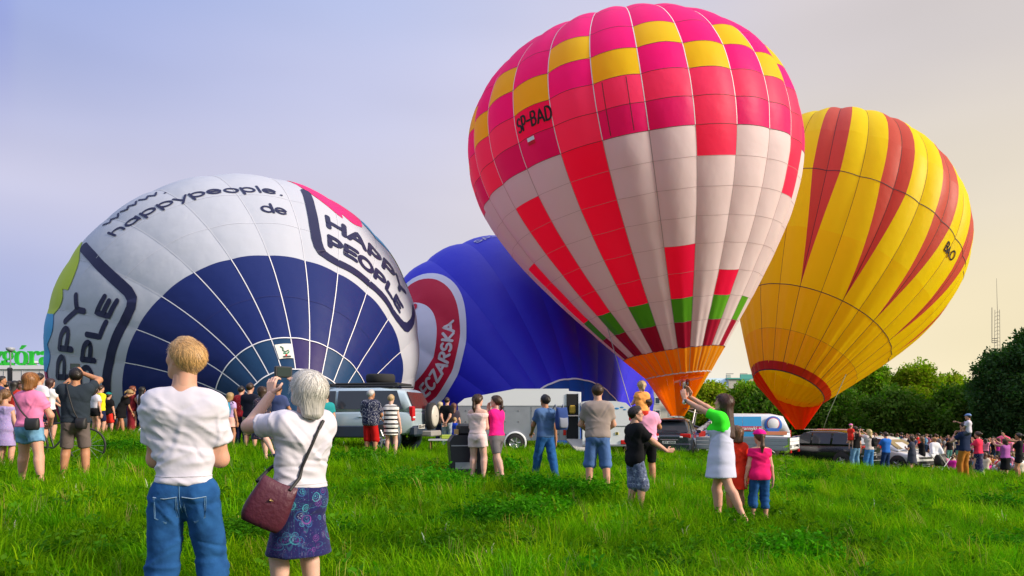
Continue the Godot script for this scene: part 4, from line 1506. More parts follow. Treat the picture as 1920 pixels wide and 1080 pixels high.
	if s.get("phone", "") != "":
		var mid: Vector3 = (wri[0] + wri[1]) * 0.5 + (hdir[0] + hdir[1]).normalized() * 0.075 * H
		if s.phone == "one": mid = wri[0] + (hdir[0] as Vector3).normalized() * 0.08 * H + (hpn[0] as Vector3).normalized() * 0.02
		J.dev = mid
	M.last = J
	return root

func strands(parent: Node3D, X: Callable, hb: Basis, hk: float, cn: Vector3, cd: float, hair: Array, t: float, n: int, wid: float) -> void:
	# locks of hair lying on the hair mass, drawn from the crown down
	var r := RandomNumberGenerator.new()
	r.seed = n + int(t * 1e4)
	var st := begin()
	st.set_smooth_group(1)
	var base: Color = hair[1]
	var long: bool = hair[0] in ["bob", "long"]
	var c0: Vector3 = X.call(0, 0.031, 0.006)
	var rad := Vector3(0.077 + t, 0.078 + t, 0.095 + t) * hk
	for i in n:
		var d := Vector3(r.randfn(), r.randfn() * 0.9 + (0.5 if long else 0.25), r.randfn()).normalized()
		var p := c0 + hb * (d * rad)
		if p.dot(cn) > cd - 0.004 * hk: continue
		var up := hb.y
		var nrm: Vector3 = (hb * (d / rad)).normalized()
		var flow: Vector3
		if long: flow = -up + nrm * 0.15
		else: flow = -up * 0.7 + hb.z * (0.5 if d.y > 0.4 else 0.1) - hb.z * (1.3 if d.z < -0.2 and d.y > 0.5 else 0.0) + hb.x * 0.35
		flow += Vector3(r.randfn(), r.randfn(), r.randfn()) * 0.13
		var step := (0.030 if long else 0.013) * hk * r.randf_range(0.7, 1.2)
		var k := r.randf_range(0.6, 1.5)
		st.set_color(Color(base.r * k, base.g * k, base.b * k))
		var pts := []
		var q := p + nrm * 0.002
		for s in 4:
			pts.append([q, nrm])
			var tg := (flow - nrm * flow.dot(nrm)).normalized()
			q += tg * step + nrm * (0.0 if long else r.randf_range(0.0, 0.004) * hk)
			var loc: Vector3 = hb.inverse() * (q - c0)
			if loc.y > -0.02 * hk or not long:
				var e := (loc / rad).length()
				if e < 1.01: loc /= maxf(e, 0.01) / 1.012
				q = c0 + hb * loc
				nrm = (hb * (loc / (rad * rad))).normalized()
		for s in 3:
			var a: Array = pts[s]
			var b: Array = pts[s + 1]
			var sd: Vector3 = (b[0] - a[0]).cross(a[1]).normalized() * wid * 0.5
			var w0 := 1.0 - s * 0.22
			var w1 := 1.0 - (s + 1) * 0.30
			for v in [a[0] - sd * w0, b[0] - sd * w1, a[0] + sd * w0, a[0] + sd * w0, b[0] - sd * w1, b[0] + sd * w1]: st.add_vertex(v)
	var m := mat(Color(1, 1, 1), 0.42, 0.0, 0.5)
	m.vertex_color_use_as_albedo = true
	obj("hair_strands", fin(st), m, parent).set_meta("kind", "stuff")

func snap(mi: MeshInstance3D, p: Vector3, d: Vector3) -> Vector3:
	# the point of a garment met when coming from direction d towards p
	var arr := mi.mesh.surface_get_arrays(0)
	var v: PackedVector3Array = arr[Mesh.ARRAY_VERTEX]
	var nn: PackedVector3Array = arr[Mesh.ARRAY_NORMAL]
	var best := 1e9
	var o := p
	for i in v.size():
		if nn[i].dot(d) < 0.1: continue
		var q := v[i] - p
		var e := (q - d * q.dot(d)).length_squared()
		if e < best:
			best = e
			o = p + d * (q.dot(d) + 0.003)
	return o

func stitch(mi: MeshInstance3D, path: Array, d: Vector3, r: float, m: Material, called := "stitching") -> void:
	var q := []
	for p in path: q.append(snap(mi, p, d))
	obj(called, tube(q, r, 5), m, mi)

func hem_line(mi: MeshInstance3D, y: float, cx: float, cz: float, r: float, m: Material) -> void:
	var q := []
	for k in 41:
		var a := TAU * k / 40.0
		q.append(snap(mi, Vector3(cx, y, cz), Vector3(cos(a), 0, sin(a))))
	obj("hem_stitching", tube(q, r, 5), m, mi)

func strap(parent: Node3D, pts: Array, width: float, m: Material, called := "strap") -> void:
	# a flat band through points, its flat side turned away from the body's axis
	var L := []
	var Rr := []
	var st := begin()
	for i in pts.size():
		var t: Vector3 = (pts[mini(i + 1, pts.size() - 1)] - pts[maxi(i - 1, 0)]).normalized()
		var n := Vector3(pts[i].x, 0, pts[i].z).normalized()
		var sd := n.cross(t).normalized() * width * 0.5
		L.append([pts[i] - sd, pts[i] + sd, n])
	st.set_smooth_group(1)
	for i in pts.size() - 1:
		var th := 0.004
		var q := []
		for e in [L[i], L[i + 1]]:
			q.append([e[0], e[1], e[1] + e[2] * th, e[0] + e[2] * th])
		for k in 4:
			var k2 := (k + 1) % 4
			for v in [q[0][k], q[1][k], q[0][k2], q[0][k2], q[1][k], q[1][k2]]: st.add_vertex(v)
	obj(called, fin(st), m, parent)

var F := {}
var J := {}

func build_people() -> void:
	F.man = person({"label": "blond man in white t-shirt and blue jeans with folded arms, seen from behind", "x": -1.82, "z": -4.15, "H": 1.79, "yaw": 8, "head": [58, 12], "arms": ["crossed", "crossed"], "hair": ["short", Color(0.60, 0.36, 0.14)], "cell": 0.0085, "skin": Color(0.56, 0.30, 0.21), "w": 0.8, "top": {"m": cloth(Color(0.58, 0.56, 0.64)), "sleeve": 0.68, "hem": 0.548, "loose": 0.01, "sloose": 0.014}, "bottom": {"m": cloth(Color(0.018, 0.088, 0.26), "denim", 2.0), "hem": 0.03, "loose": 0.01}, "shoes": cloth(Color(0.1, 0.1, 0.12)), "legs": [[0.09, 0.03, 0], [-0.085, -0.02, 0]]})
	J.man = M.last
	F.lady = person({"label": "grey haired woman in white t-shirt and paisley skirt holding up a camera", "x": -1.38, "z": -4.83, "H": 1.65, "fem": true, "yaw": 46, "lean": 9, "head": [16, 14], "arms": [[Vector3(0.062, 0.885, -0.165), Vector3(0.5, -0.5, -0.8), Vector3(-0.12, 0.95, -0.2), Vector3(-0.9, 0, -0.4), 0.75], [Vector3(0.062, 0.885, -0.165), Vector3(0.5, -0.5, -0.8), Vector3(-0.12, 0.95, -0.2), Vector3(-0.9, 0, -0.4), 0.75]], "hair": ["bob", Color(0.62, 0.60, 0.56)], "hk": 0.146, "cell": 0.0085, "skin": Color(0.62, 0.38, 0.30), "w": 1.12, "armw": 1.12, "top": {"m": cloth(Color(0.58, 0.56, 0.64)), "sleeve": 0.62, "hem": 0.548, "loose": 0.01, "sloose": 0.018}, "bottom": {"m": cloth(Color(1, 1, 1), "paisley", 2.2), "hem": 0.285, "kind": "skirt", "flare": 1.55, "name": "skirt"}, "shoes": cloth(Color(0.008, 0.008, 0.01)), "face": true})
	J.lady = M.last
	F.girl = person({"label": "girl in lilac flowered sundress with bare shoulders and tied hair", "x": -8.56, "z": -12.61, "H": 1.36, "fem": true, "yaw": -8, "hk": 0.15, "hair": ["pony", Color(0.20, 0.10, 0.04), 0.18], "skin": Color(0.56, 0.30, 0.21), "top": {"m": cloth(Color(1, 1, 1), "lilac", 3.0), "sleeve": 0.0, "hem": 0.5, "neck": 0.775, "skirt": [0.30, 1.45], "name": "dress"}})
	J.girl = M.last
	F.pink = person({"label": "woman in pink t-shirt and denim shorts with ginger bobbed hair", "x": -6.80, "z": -10.53, "H": 1.66, "fem": true, "yaw": -8, "w": 1.2, "legw": 1.12, "armw": 1.15, "arms": ["front", "front"], "legs": [[0.15, -0.05, 0], [-0.14, 0.07, 0]], "hair": ["bob", Color(0.30, 0.12, 0.03)], "skin": Color(0.56, 0.30, 0.21), "top": {"m": cloth(Color(0.78, 0.22, 0.42)), "sleeve": 0.62, "hem": 0.53}, "bottom": {"m": cloth(Color(0.17, 0.36, 0.55), "denim", 2.0), "hem": 0.4, "loose": 0.02}, "shoes": cloth(Color(0.008, 0.008, 0.01))})
	J.pink = M.last
	F.photo = person({"label": "bearded man in charcoal t-shirt and grey shorts raising a camera to his eye", "x": -6.60, "z": -11.29, "H": 1.77, "yaw": 22, "w": 1.12, "head": [10, 12], "arms": [[Vector3(0.03, 0.955, -0.16), Vector3(1, -0.35, 0.1), Vector3(-0.6, 0.7, -0.1), Vector3(-0.4, -0.3, -0.8), 0.8], [Vector3(0.06, 0.91, -0.20), Vector3(0.75, -0.9, 0.1), Vector3(-0.3, 0.9, -0.1), Vector3(-0.9, 0, -0.3), 0.7]], "legs": [[0.08, 0.0, 0], [-0.10, 0.02, 0]], "hair": ["short", Color(0.016, 0.010, 0.007)], "skin": Color(0.42, 0.20, 0.11), "top": {"m": cloth(Color(0.022, 0.032, 0.045)), "sleeve": 0.6, "hem": 0.525}, "bottom": {"m": cloth(Color(0.13, 0.105, 0.1)), "hem": 0.31, "loose": 0.014}, "shoes": cloth(Color(0.01, 0.16, 0.2))})
	J.photo = M.last
	F.wskirt = person({"label": "woman in white top and black shorts with dark shoulder length hair", "x": -13.32, "z": -23.85, "H": 1.65, "fem": true, "yaw": -25, "arms": ["down", "down"], "hair": ["long", Color(0.016, 0.010, 0.007), 0.16], "skin": Color(0.56, 0.30, 0.21), "top": {"m": cloth(Color(0.58, 0.56, 0.64)), "sleeve": 0.5, "hem": 0.58}, "bottom": {"m": cloth(Color(0.008, 0.008, 0.01)), "hem": 0.42, "loose": 0.025}, "group": "spectators by the half inflated balloon"})
	J.wskirt = M.last
	F.yellow = person({"label": "person in yellow t-shirt with hands clasped behind, by the lying balloon", "x": -13.54, "z": -24.56, "H": 1.72, "yaw": -30, "arms": ["behind", "behind"], "hair": ["short", Color(0.055, 0.026, 0.012)], "skin": Color(0.56, 0.30, 0.21), "w": 1.15, "top": {"m": cloth(Color(0.75, 0.7, 0.02)), "sleeve": 0.6, "hem": 0.5}, "bottom": {"m": cloth(Color(0.012, 0.018, 0.06)), "hem": 0.3}, "group": "spectators by the half inflated balloon"})
	J.yellow = M.last
	F.capboy = person({"label": "boy in black t-shirt, red shorts and teal cap", "x": -13.64, "z": -25.23, "H": 1.47, "hk": 0.15, "yaw": -10, "arms": ["down", "down"], "hair": ["short", Color(0.055, 0.026, 0.012)], "skin": Color(0.56, 0.30, 0.21), "cap": cloth(Color(0.01, 0.17, 0.17)), "top": {"m": cloth(Color(0.008, 0.008, 0.01)), "sleeve": 0.6, "hem": 0.48}, "bottom": {"m": cloth(Color(0.65, 0.03, 0.02)), "hem": 0.3, "loose": 0.015}, "shoes": cloth(Color(0.7, 0.7, 0.7)), "group": "spectators by the half inflated balloon"})
	J.capboy = M.last
	F.bent = person({"label": "woman in short black dress bowing forward with a hand in her hair", "x": -13.35, "z": -25.45, "H": 1.68, "fem": true, "yaw": -78, "lean": -24, "head": [0, -25], "arms": ["headtop", "grip"], "hair": ["pony", Color(0.50, 0.33, 0.13), 0.16], "skin": Color(0.42, 0.20, 0.11), "top": {"m": cloth(Color(0.008, 0.008, 0.01)), "sleeve": 0.0, "hem": 0.5, "skirt": [0.36, 1.5], "name": "dress"}, "legs": [[0.06, 0.08, 0], [-0.06, -0.1, 0]], "group": "spectators by the half inflated balloon"})
	J.bent = M.last
	F.red = person({"label": "red haired woman in long dark red dress", "x": -13.26, "z": -26.07, "H": 1.73, "fem": true, "yaw": -42, "arms": ["front", "down"], "hair": ["bob", Color(0.25, 0.06, 0.015)], "skin": Color(0.56, 0.30, 0.21), "top": {"m": cloth(Color(0.22, 0.02, 0.03)), "sleeve": 0.0, "hem": 0.5, "skirt": [0.06, 1.25], "name": "dress"}, "group": "spectators by the half inflated balloon"})
	J.red = M.last
	F.longhair = person({"label": "woman in white t-shirt and denim shorts with waist length black hair", "x": -12.85, "z": -25.93, "H": 1.72, "fem": true, "yaw": -25, "arms": ["down", "grip"], "hair": ["long", Color(0.008, 0.006, 0.006), 0.50], "skin": Color(0.56, 0.30, 0.21), "top": {"m": cloth(Color(0.58, 0.56, 0.64)), "sleeve": 0.6, "hem": 0.56}, "bottom": {"m": cloth(Color(0.26, 0.48, 0.68), "denim", 2.0), "hem": 0.42, "loose": 0.02}, "group": "spectators by the half inflated balloon"})
	J.longhair = M.last
	F.pskirt = person({"label": "girl in lilac top and pale pink skirt", "x": -7.67, "z": -20.29, "H": 1.52, "fem": true, "hk": 0.14, "yaw": -20, "hair": ["long", Color(0.50, 0.33, 0.13), 0.14], "skin": Color(0.42, 0.20, 0.11), "top": {"m": cloth(Color(0.5, 0.36, 0.62)), "sleeve": 0.4, "hem": 0.56}, "bottom": {"m": cloth(Color(0.7, 0.42, 0.36)), "hem": 0.38, "kind": "skirt", "flare": 1.7, "name": "skirt"}, "group": "onlookers between the couple and the lying balloon"})
	J.pskirt = M.last
	F.maroon = person({"label": "man in maroon patterned shirt half hidden behind the navy t-shirt man", "x": -7.42, "z": -20.44, "H": 1.72, "yaw": -10, "hair": ["short", Color(0.016, 0.010, 0.007)], "skin": Color(0.56, 0.30, 0.21), "top": {"m": cloth(Color(1, 1, 1), "redfloral", 2.5), "sleeve": 0.7, "hem": 0.5, "loose": 0.02}, "bottom": {"m": cloth(Color(0.012, 0.018, 0.06)), "hem": 0.05}, "group": "onlookers between the couple and the lying balloon"})
	J.maroon = M.last
	F.navy = person({"label": "man in black t-shirt and khaki shorts facing the lying balloon", "x": -6.69, "z": -19.05, "H": 1.8, "yaw": -12, "hair": ["short", Color(0.055, 0.026, 0.012)], "skin": Color(0.56, 0.30, 0.21), "top": {"m": cloth(Color(0.008, 0.01, 0.022)), "sleeve": 0.65, "hem": 0.5}, "bottom": {"m": cloth(Color(0.36, 0.25, 0.16)), "hem": 0.29, "loose": 0.015}, "arms": ["down", "front"], "group": "onlookers between the couple and the lying balloon"})
	J.navy = M.last
	F.floral = person({"label": "woman striding in dark flowered dress and navy shoes", "x": -5.51, "z": -16.47, "H": 1.68, "fem": true, "yaw": 62, "head": [0, 4], "arms": ["down", "back"], "hair": ["long", Color(0.055, 0.026, 0.012), 0.2], "skin": Color(0.62, 0.38, 0.30), "w": 1.1, "legw": 1.1, "top": {"m": cloth(Color(1, 1, 1), "darkfloral", 2.5), "sleeve": 0.6, "hem": 0.5, "skirt": [0.30, 1.7], "name": "dress", "loose": 0.012}, "legs": [[0.05, -0.02, 0], [-0.05, -0.26, 0.07]], "shoes": cloth(Color(0.012, 0.018, 0.06)), "group": "onlookers between the couple and the lying balloon"})
	J.floral = M.last
	F.blue = person({"label": "man in slate blue t-shirt and dark shorts", "x": -6.01, "z": -19.18, "H": 1.8, "yaw": -5, "hair": ["short", Color(0.055, 0.026, 0.012)], "skin": Color(0.42, 0.20, 0.11), "top": {"m": cloth(Color(0.05, 0.07, 0.18)), "sleeve": 0.65, "hem": 0.5}, "bottom": {"m": cloth(Color(0.015, 0.02, 0.05)), "hem": 0.3, "loose": 0.015}, "arms": ["front", "down"], "group": "onlookers between the couple and the lying balloon"})
	J.blue = M.last
	F.greyman = person({"label": "grey haired man in white t-shirt with sunglasses on his head", "x": -5.50, "z": -20.00, "H": 1.76, "yaw": 72, "hair": ["short", Color(0.35, 0.33, 0.31)], "skin": Color(0.42, 0.20, 0.11), "top": {"m": cloth(Color(0.7, 0.72, 0.76)), "sleeve": 0.65, "hem": 0.5}, "bottom": {"m": cloth(Color(0.05, 0.1, 0.2), "denim", 2.0), "hem": 0.05}, "face": true, "group": "onlookers between the couple and the lying balloon"})
	J.greyman = M.last
	F.teal = person({"label": "person in teal shirt behind the grey haired woman", "x": -5.12, "z": -20.59, "H": 1.68, "yaw": 30, "hair": ["short", Color(0.055, 0.026, 0.012)], "skin": Color(0.56, 0.30, 0.21), "top": {"m": cloth(Color(0.02, 0.26, 0.28)), "sleeve": 0.65, "hem": 0.5}, "bottom": {"m": cloth(Color(0.2, 0.16, 0.12)), "hem": 0.3}, "group": "onlookers between the couple and the lying balloon"})
	J.teal = M.last
	F.floralshirt = person({"label": "white haired man in navy flowered shirt and red shorts", "x": -3.61, "z": -19.05, "H": 1.77, "w": 1.14, "belly": 0.3, "yaw": -14, "head": [-25, 0], "arms": ["front", "front"], "hair": ["short", Color(0.66, 0.65, 0.64)], "skin": Color(0.42, 0.20, 0.11), "top": {"m": cloth(Color(1, 1, 1), "floral", 2.6), "sleeve": 0.8, "hem": 0.475, "loose": 0.02, "sloose": 0.02}, "bottom": {"m": cloth(Color(0.42, 0.008, 0.008)), "hem": 0.27, "loose": 0.022}})
	J.floralshirt = M.last
	F.striped = person({"label": "blonde woman in black and white striped sleeveless dress, hand on hip", "x": -3.11, "z": -19.18, "H": 1.66, "fem": true, "w": 1.08, "yaw": -8, "head": [-8, 4], "arms": ["down", "hip"], "hair": ["short", Color(0.62, 0.44, 0.22)], "skin": Color(0.62, 0.38, 0.30), "top": {"m": cloth(Color(1, 1, 1), "stripes", 2.2), "sleeve": 0.0, "hem": 0.5, "neck": 0.84, "skirt": [0.36, 1.25, 0.66], "name": "dress"}})
	J.striped = M.last
	F.blonde = person({"label": "short haired blonde woman behind the man in black", "x": -2.60, "z": -26.92, "H": 1.66, "fem": true, "yaw": -20, "hair": ["bob", Color(0.66, 0.54, 0.32)], "skin": Color(0.56, 0.30, 0.21), "top": {"m": cloth(Color(0.06, 0.04, 0.03)), "sleeve": 0.6, "hem": 0.5}, "bottom": {"m": cloth(Color(0.012, 0.018, 0.06)), "hem": 0.05}, "group": "people behind the car's spare wheel"})
	J.blonde = M.last
	F.blacktee = person({"label": "man in black t-shirt and pale jeans with hands clasped behind his back", "x": -2.22, "z": -25.45, "H": 1.8, "yaw": -15, "w": 1.05, "arms": ["behind", "behind"], "hair": ["short", Color(0.055, 0.026, 0.012)], "skin": Color(0.56, 0.30, 0.21), "top": {"m": cloth(Color(0.008, 0.008, 0.01)), "sleeve": 0.65, "hem": 0.5}, "bottom": {"m": cloth(Color(0.36, 0.42, 0.5), "denim", 2.0), "hem": 0.04}, "group": "people behind the car's spare wheel"})
	J.blacktee = M.last
	F.brown = person({"label": "woman with long auburn hair beside the man in black", "x": -2.10, "z": -26.92, "H": 1.66, "fem": true, "yaw": 10, "hair": ["long", Color(0.16, 0.05, 0.02), 0.25], "skin": Color(0.56, 0.30, 0.21), "top": {"m": cloth(Color(0.05, 0.04, 0.06)), "sleeve": 0.6, "hem": 0.5}, "bottom": {"m": cloth(Color(0.012, 0.018, 0.06)), "hem": 0.05}, "group": "people behind the car's spare wheel"})
	J.brown = M.last
	F.bluekid = person({"label": "small child in bright blue t-shirt next to the trailer hitch", "x": -1.96, "z": -25.45, "H": 1.1, "hk": 0.165, "yaw": -30, "hair": ["short", Color(0.50, 0.33, 0.13)], "skin": Color(0.56, 0.30, 0.21), "top": {"m": cloth(Color(0.01, 0.06, 0.55)), "sleeve": 0.6, "hem": 0.45}, "bottom": {"m": cloth(Color(0.2, 0.2, 0.25)), "hem": 0.28}})
	J.bluekid = M.last
	F.romper = person({"label": "young woman in pale pink sleeveless romper with a low dark ponytail", "x": -0.65, "z": -14.14, "H": 1.68, "fem": true, "yaw": -18, "head": [-22, 6], "legw": 1.08, "arms": ["crossed", "crossed"], "hair": ["pony", Color(0.055, 0.026, 0.012), 0.24], "skin": Color(0.62, 0.38, 0.30), "top": {"m": cloth(Color(0.72, 0.54, 0.52)), "sleeve": 0.0, "hem": 0.55, "neck": 0.765, "name": "romper_top"}, "bottom": {"m": cloth(Color(0.72, 0.56, 0.56)), "hem": 0.4, "loose": 0.028, "name": "romper_shorts"}})
	J.romper = M.last
	F.tank = person({"label": "woman in hot pink tank top and grey shorts touching her mouth", "x": -0.30, "z": -14.29, "H": 1.68, "fem": true, "w": 1.14, "legw": 1.08, "armw": 1.15, "yaw": 58, "head": [15, 6], "arms": ["mouth", "mouth"], "hair": ["pony", Color(0.055, 0.026, 0.012), 0.17], "skin": Color(0.62, 0.38, 0.30), "top": {"m": cloth(Color(0.8, 0.015, 0.22)), "sleeve": 0.0, "hem": 0.54, "neck": 0.83, "name": "tank_top"}, "bottom": {"m": cloth(Color(0.15, 0.14, 0.15)), "hem": 0.33, "loose": 0.004}, "legs": [[0.06, 0.02, 0], [-0.07, -0.14, 0]], "face": true})
	J.tank = M.last
	F.bp = person({"label": "man in blue t-shirt and jeans walking past the trailer with a backpack", "x": 0.68, "z": -15.27, "H": 1.8, "yaw": 28, "head": [8, 10], "arms": ["down", "grip"], "hair": ["short", Color(0.016, 0.010, 0.007)], "skin": Color(0.42, 0.20, 0.11), "top": {"m": cloth(Color(0.07, 0.14, 0.3)), "sleeve": 0.6, "hem": 0.51, "loose": 0.012}, "bottom": {"m": cloth(Color(0.02, 0.1, 0.3), "denim", 2.0), "hem": 0.05, "loose": 0.012}, "legs": [[0.06, -0.14, 0], [-0.07, 0.12, 0]], "shoes": cloth(Color(0.008, 0.008, 0.01))})
	J.bp = M.last
	F.grey = person({"label": "broad man in taupe t-shirt and blue shorts standing with his back turned", "x": 1.41, "z": -12.28, "H": 1.84, "w": 1.16, "yaw": -2, "arms": ["front", "front"], "hair": ["short", Color(0.055, 0.026, 0.012)], "skin": Color(0.56, 0.30, 0.21), "legs": [[0.09, 0.0, 0], [-0.08, 0.02, 0]], "top": {"m": cloth(Color(0.28, 0.23, 0.21)), "sleeve": 0.66, "hem": 0.515, "loose": 0.008}, "bottom": {"m": cloth(Color(0.075, 0.15, 0.36)), "hem": 0.29, "loose": 0.024}})
	J.grey = M.last
	F.boy = person({"label": "boy with glasses in black t-shirt and camouflage shorts swinging his arm", "x": 1.72, "z": -10.45, "H": 1.52, "hk": 0.143, "yaw": -72, "head": [-22, 4], "arms": ["swing", "down"], "hair": ["short", Color(0.02, 0.010, 0.007)], "skin": Color(0.56, 0.30, 0.21), "legs": [[0.05, 0.03, 0], [-0.05, -0.03, 0]], "top": {"m": cloth(Color(0.008, 0.008, 0.01)), "sleeve": 0.66, "hem": 0.44, "loose": 0.02, "sloose": 0.016}, "bottom": {"m": cloth(Color(1, 1, 1), "camo", 2.6), "hem": 0.27, "loose": 0.024}, "face": true})
	J.boy = M.last
	F.carrier = person({"label": "person in pink t-shirt and black shorts carrying a girl on the shoulders", "x": 2.43, "z": -13.46, "H": 1.71, "fem": true, "w": 1.1, "yaw": 4, "arms": ["legs", "legs"], "hair": ["bun", Color(0.055, 0.026, 0.012)], "skin": Color(0.42, 0.20, 0.11), "top": {"m": cloth(Color(0.78, 0.34, 0.52)), "sleeve": 0.55, "hem": 0.53}, "bottom": {"m": cloth(Color(0.008, 0.008, 0.01)), "hem": 0.3, "loose": 0.006}})
	J.carrier = M.last
	F.ridegirl = person({"label": "blonde little girl in orange top riding on a pair of shoulders", "x": 2.33, "z": -13.40, "H": 1.08, "hk": 0.165, "fem": true, "yaw": 8, "y": 1.31 - 0.45, "seat": 1, "legs": [[0.09, 0.20, 0.16], [-0.09, 0.20, 0.16]], "arms": ["hold", "hold"], "hair": ["pony", Color(0.62, 0.43, 0.20), 0.14], "skin": Color(0.62, 0.38, 0.30), "top": {"m": cloth(Color(0.85, 0.36, 0.1)), "sleeve": 0.3, "hem": 0.52}, "bottom": {"m": cloth(Color(0.75, 0.05, 0.03)), "hem": 0.36}})
	J.ridegirl = M.last
	F.phone = person({"label": "woman in pale dress with neon green yoke filming with a phone, long dark hair", "x": 2.70, "z": -9.66, "H": 1.72, "fem": true, "yaw": 58, "head": [10, 8], "lean": 4, "arms": [[Vector3(0.045, 0.96, -0.29), Vector3(0.6, -1, 0.0), Vector3(-0.1, 0.95, -0.25), Vector3(-0.9, 0, -0.3), 0.45], [Vector3(0.045, 0.94, -0.31), Vector3(0.6, -1, 0.0), Vector3(-0.1, 0.95, -0.25), Vector3(-0.9, 0, -0.3), 0.45]], "hair": ["long", Color(0.06, 0.018, 0.010), 0.42], "skin": Color(0.56, 0.30, 0.21), "legs": [[0.05, 0.03, 0], [-0.05, -0.20, 0]], "top": {"m": cloth(Color(0.5, 0.52, 0.66)), "sleeve": 0.0, "hem": 0.5, "neck": 0.745, "skirt": [0.365, 1.65, 0.70], "name": "dress", "loose": 0.004}, "yoke": {"m": cloth(Color(0.05, 0.85, 0.03)), "hem": 0.715, "sleeve": 0.6}, "face": true})
	J.phone = M.last
	F.redkid = person({"label": "child in red dress half hidden behind the filming woman", "x": 3.05, "z": -10.14, "H": 1.28, "hk": 0.155, "fem": true, "yaw": 12, "hair": ["bob", Color(0.16, 0.07, 0.03)], "skin": Color(0.42, 0.20, 0.11), "top": {"m": cloth(Color(0.7, 0.035, 0.015)), "sleeve": 0.7, "hem": 0.5, "skirt": [0.34, 1.4, 0.70], "name": "dress"}})
	J.redkid = M.last
	F.capgirl = person({"label": "girl in pink cap, pink tank top and cropped jeans seen from behind", "x": 3.32, "z": -10.00, "H": 1.24, "hk": 0.158, "fem": true, "yaw": 2, "arms": ["down", "down"], "hair": ["pony", Color(0.12, 0.05, 0.02), 0.25], "cap": cloth(Color(0.85, 0.01, 0.25)), "skin": Color(0.56, 0.30, 0.21), "w": 1.08, "top": {"m": cloth(Color(0.72, 0.012, 0.14)), "sleeve": 0.0, "hem": 0.47, "neck": 0.8, "name": "tank_top"}, "bottom": {"m": cloth(Color(0.018, 0.088, 0.26), "denim", 2.0), "hem": 0.16, "loose": 0.004}})
	J.capgirl = M.last
	F.hold = person({"label": "man in black t-shirt and jeans holding a toddler on his arm", "x": 13.42, "z": -29.17, "H": 1.78, "yaw": 18, "arms": ["down", "hold"], "hair": ["short", Color(0.055, 0.026, 0.012)], "skin": Color(0.56, 0.30, 0.21), "top": {"m": cloth(Color(0.008, 0.008, 0.01)), "sleeve": 0.6, "hem": 0.5}, "bottom": {"m": cloth(Color(0.16, 0.33, 0.52), "denim", 2.0), "hem": 0.03}})
	J.hold = M.last
	F.toddler = person({"label": "toddler in pink sun hat and red dress held on a man's arm", "x": 13.07, "z": -28.81, "H": 0.95, "hk": 0.18, "fem": true, "yaw": -50, "y": gy(13.3, -29) + 0.86, "hair": ["short", Color(0.50, 0.33, 0.13)], "cap": cloth(Color(0.8, 0.2, 0.5)), "skin": Color(0.62, 0.38, 0.30), "top": {"m": cloth(Color(0.65, 0.03, 0.02)), "sleeve": 0.6, "hem": 0.5, "skirt": [0.36, 1.4], "name": "dress"}})
	J.toddler = M.last
	F.blonde2 = person({"label": "blonde woman in white and maroon top with a black backpack filming with a phone", "x": 13.67, "z": -28.57, "H": 1.66, "fem": true, "yaw": 14, "arms": ["phone", "phone"], "hair": ["long", Color(0.66, 0.50, 0.22), 0.22], "skin": Color(0.56, 0.30, 0.21), "top": {"m": cloth(Color(0.55, 0.5, 0.5)), "sleeve": 0.5, "hem": 0.52}, "bottom": {"m": cloth(Color(0.05, 0.2, 0.5), "denim", 2.0), "hem": 0.03, "loose": 0.02}})
	J.blonde2 = M.last
	F.blueman = person({"label": "man in bright blue t-shirt and dark jeans beside the white car", "x": 15.58, "z": -31.11, "H": 1.78, "yaw": 16, "arms": ["hold", "hold"], "hair": ["short", Color(0.055, 0.026, 0.012)], "skin": Color(0.56, 0.30, 0.21), "top": {"m": cloth(Color(0.02, 0.13, 0.5)), "sleeve": 0.65, "hem": 0.5}, "bottom": {"m": cloth(Color(0.012, 0.035, 0.12), "denim", 2.0), "hem": 0.03}})
	J.blueman = M.last
	F.greydress = person({"label": "woman in charcoal dress standing before the seated crowd", "x": 17.24, "z": -32.18, "H": 1.66, "fem": true, "w": 1.15, "yaw": 52, "arms": ["hold", "hold"], "hair": ["bob", Color(0.055, 0.026, 0.012)], "skin": Color(0.56, 0.30, 0.21), "top": {"m": cloth(Color(0.05, 0.055, 0.08)), "sleeve": 0.6, "hem": 0.5, "skirt": [0.28, 1.5], "name": "dress"}})
	J.greydress = M.last
	F.blackdress = person({"label": "woman in long black dress raising her hands to her face", "x": 18.09, "z": -32.94, "H": 1.64, "fem": true, "yaw": 60, "arms": ["mouth", "mouth"], "hair": ["bob", Color(0.22, 0.11, 0.05)], "skin": Color(0.56, 0.30, 0.21), "top": {"m": cloth(Color(0.008, 0.008, 0.01)), "sleeve": 0.6, "hem": 0.5, "skirt": [0.14, 1.4], "name": "dress"}})
	J.blackdress = M.last
	F.whitetop = person({"label": "woman in oversized white jumper and bare legs", "x": 18.86, "z": -33.33, "H": 1.64, "fem": true, "yaw": 10, "w": 1.2, "arms": ["back", "back"], "hair": ["bun", Color(0.50, 0.26, 0.10)], "skin": Color(0.42, 0.20, 0.11), "top": {"m": cloth(Color(0.68, 0.69, 0.73)), "sleeve": 1.7, "hem": 0.4, "loose": 0.03, "sloose": 0.03, "name": "jumper"}})
	J.whitetop = M.last
	F.navyman = person({"label": "man in navy t-shirt and mustard brown trousers with a child on his shoulders", "x": 14.13, "z": -23.33, "H": 1.82, "w": 1.1, "yaw": 24, "arms": ["legs", "legs"], "hair": ["short", Color(0.016, 0.010, 0.007)], "skin": Color(0.56, 0.30, 0.21), "top": {"m": cloth(Color(0.012, 0.022, 0.06)), "sleeve": 0.6, "hem": 0.5}, "bottom": {"m": cloth(Color(0.36, 0.14, 0.02)), "hem": 0.03, "loose": 0.012}})
	J.navyman = M.last
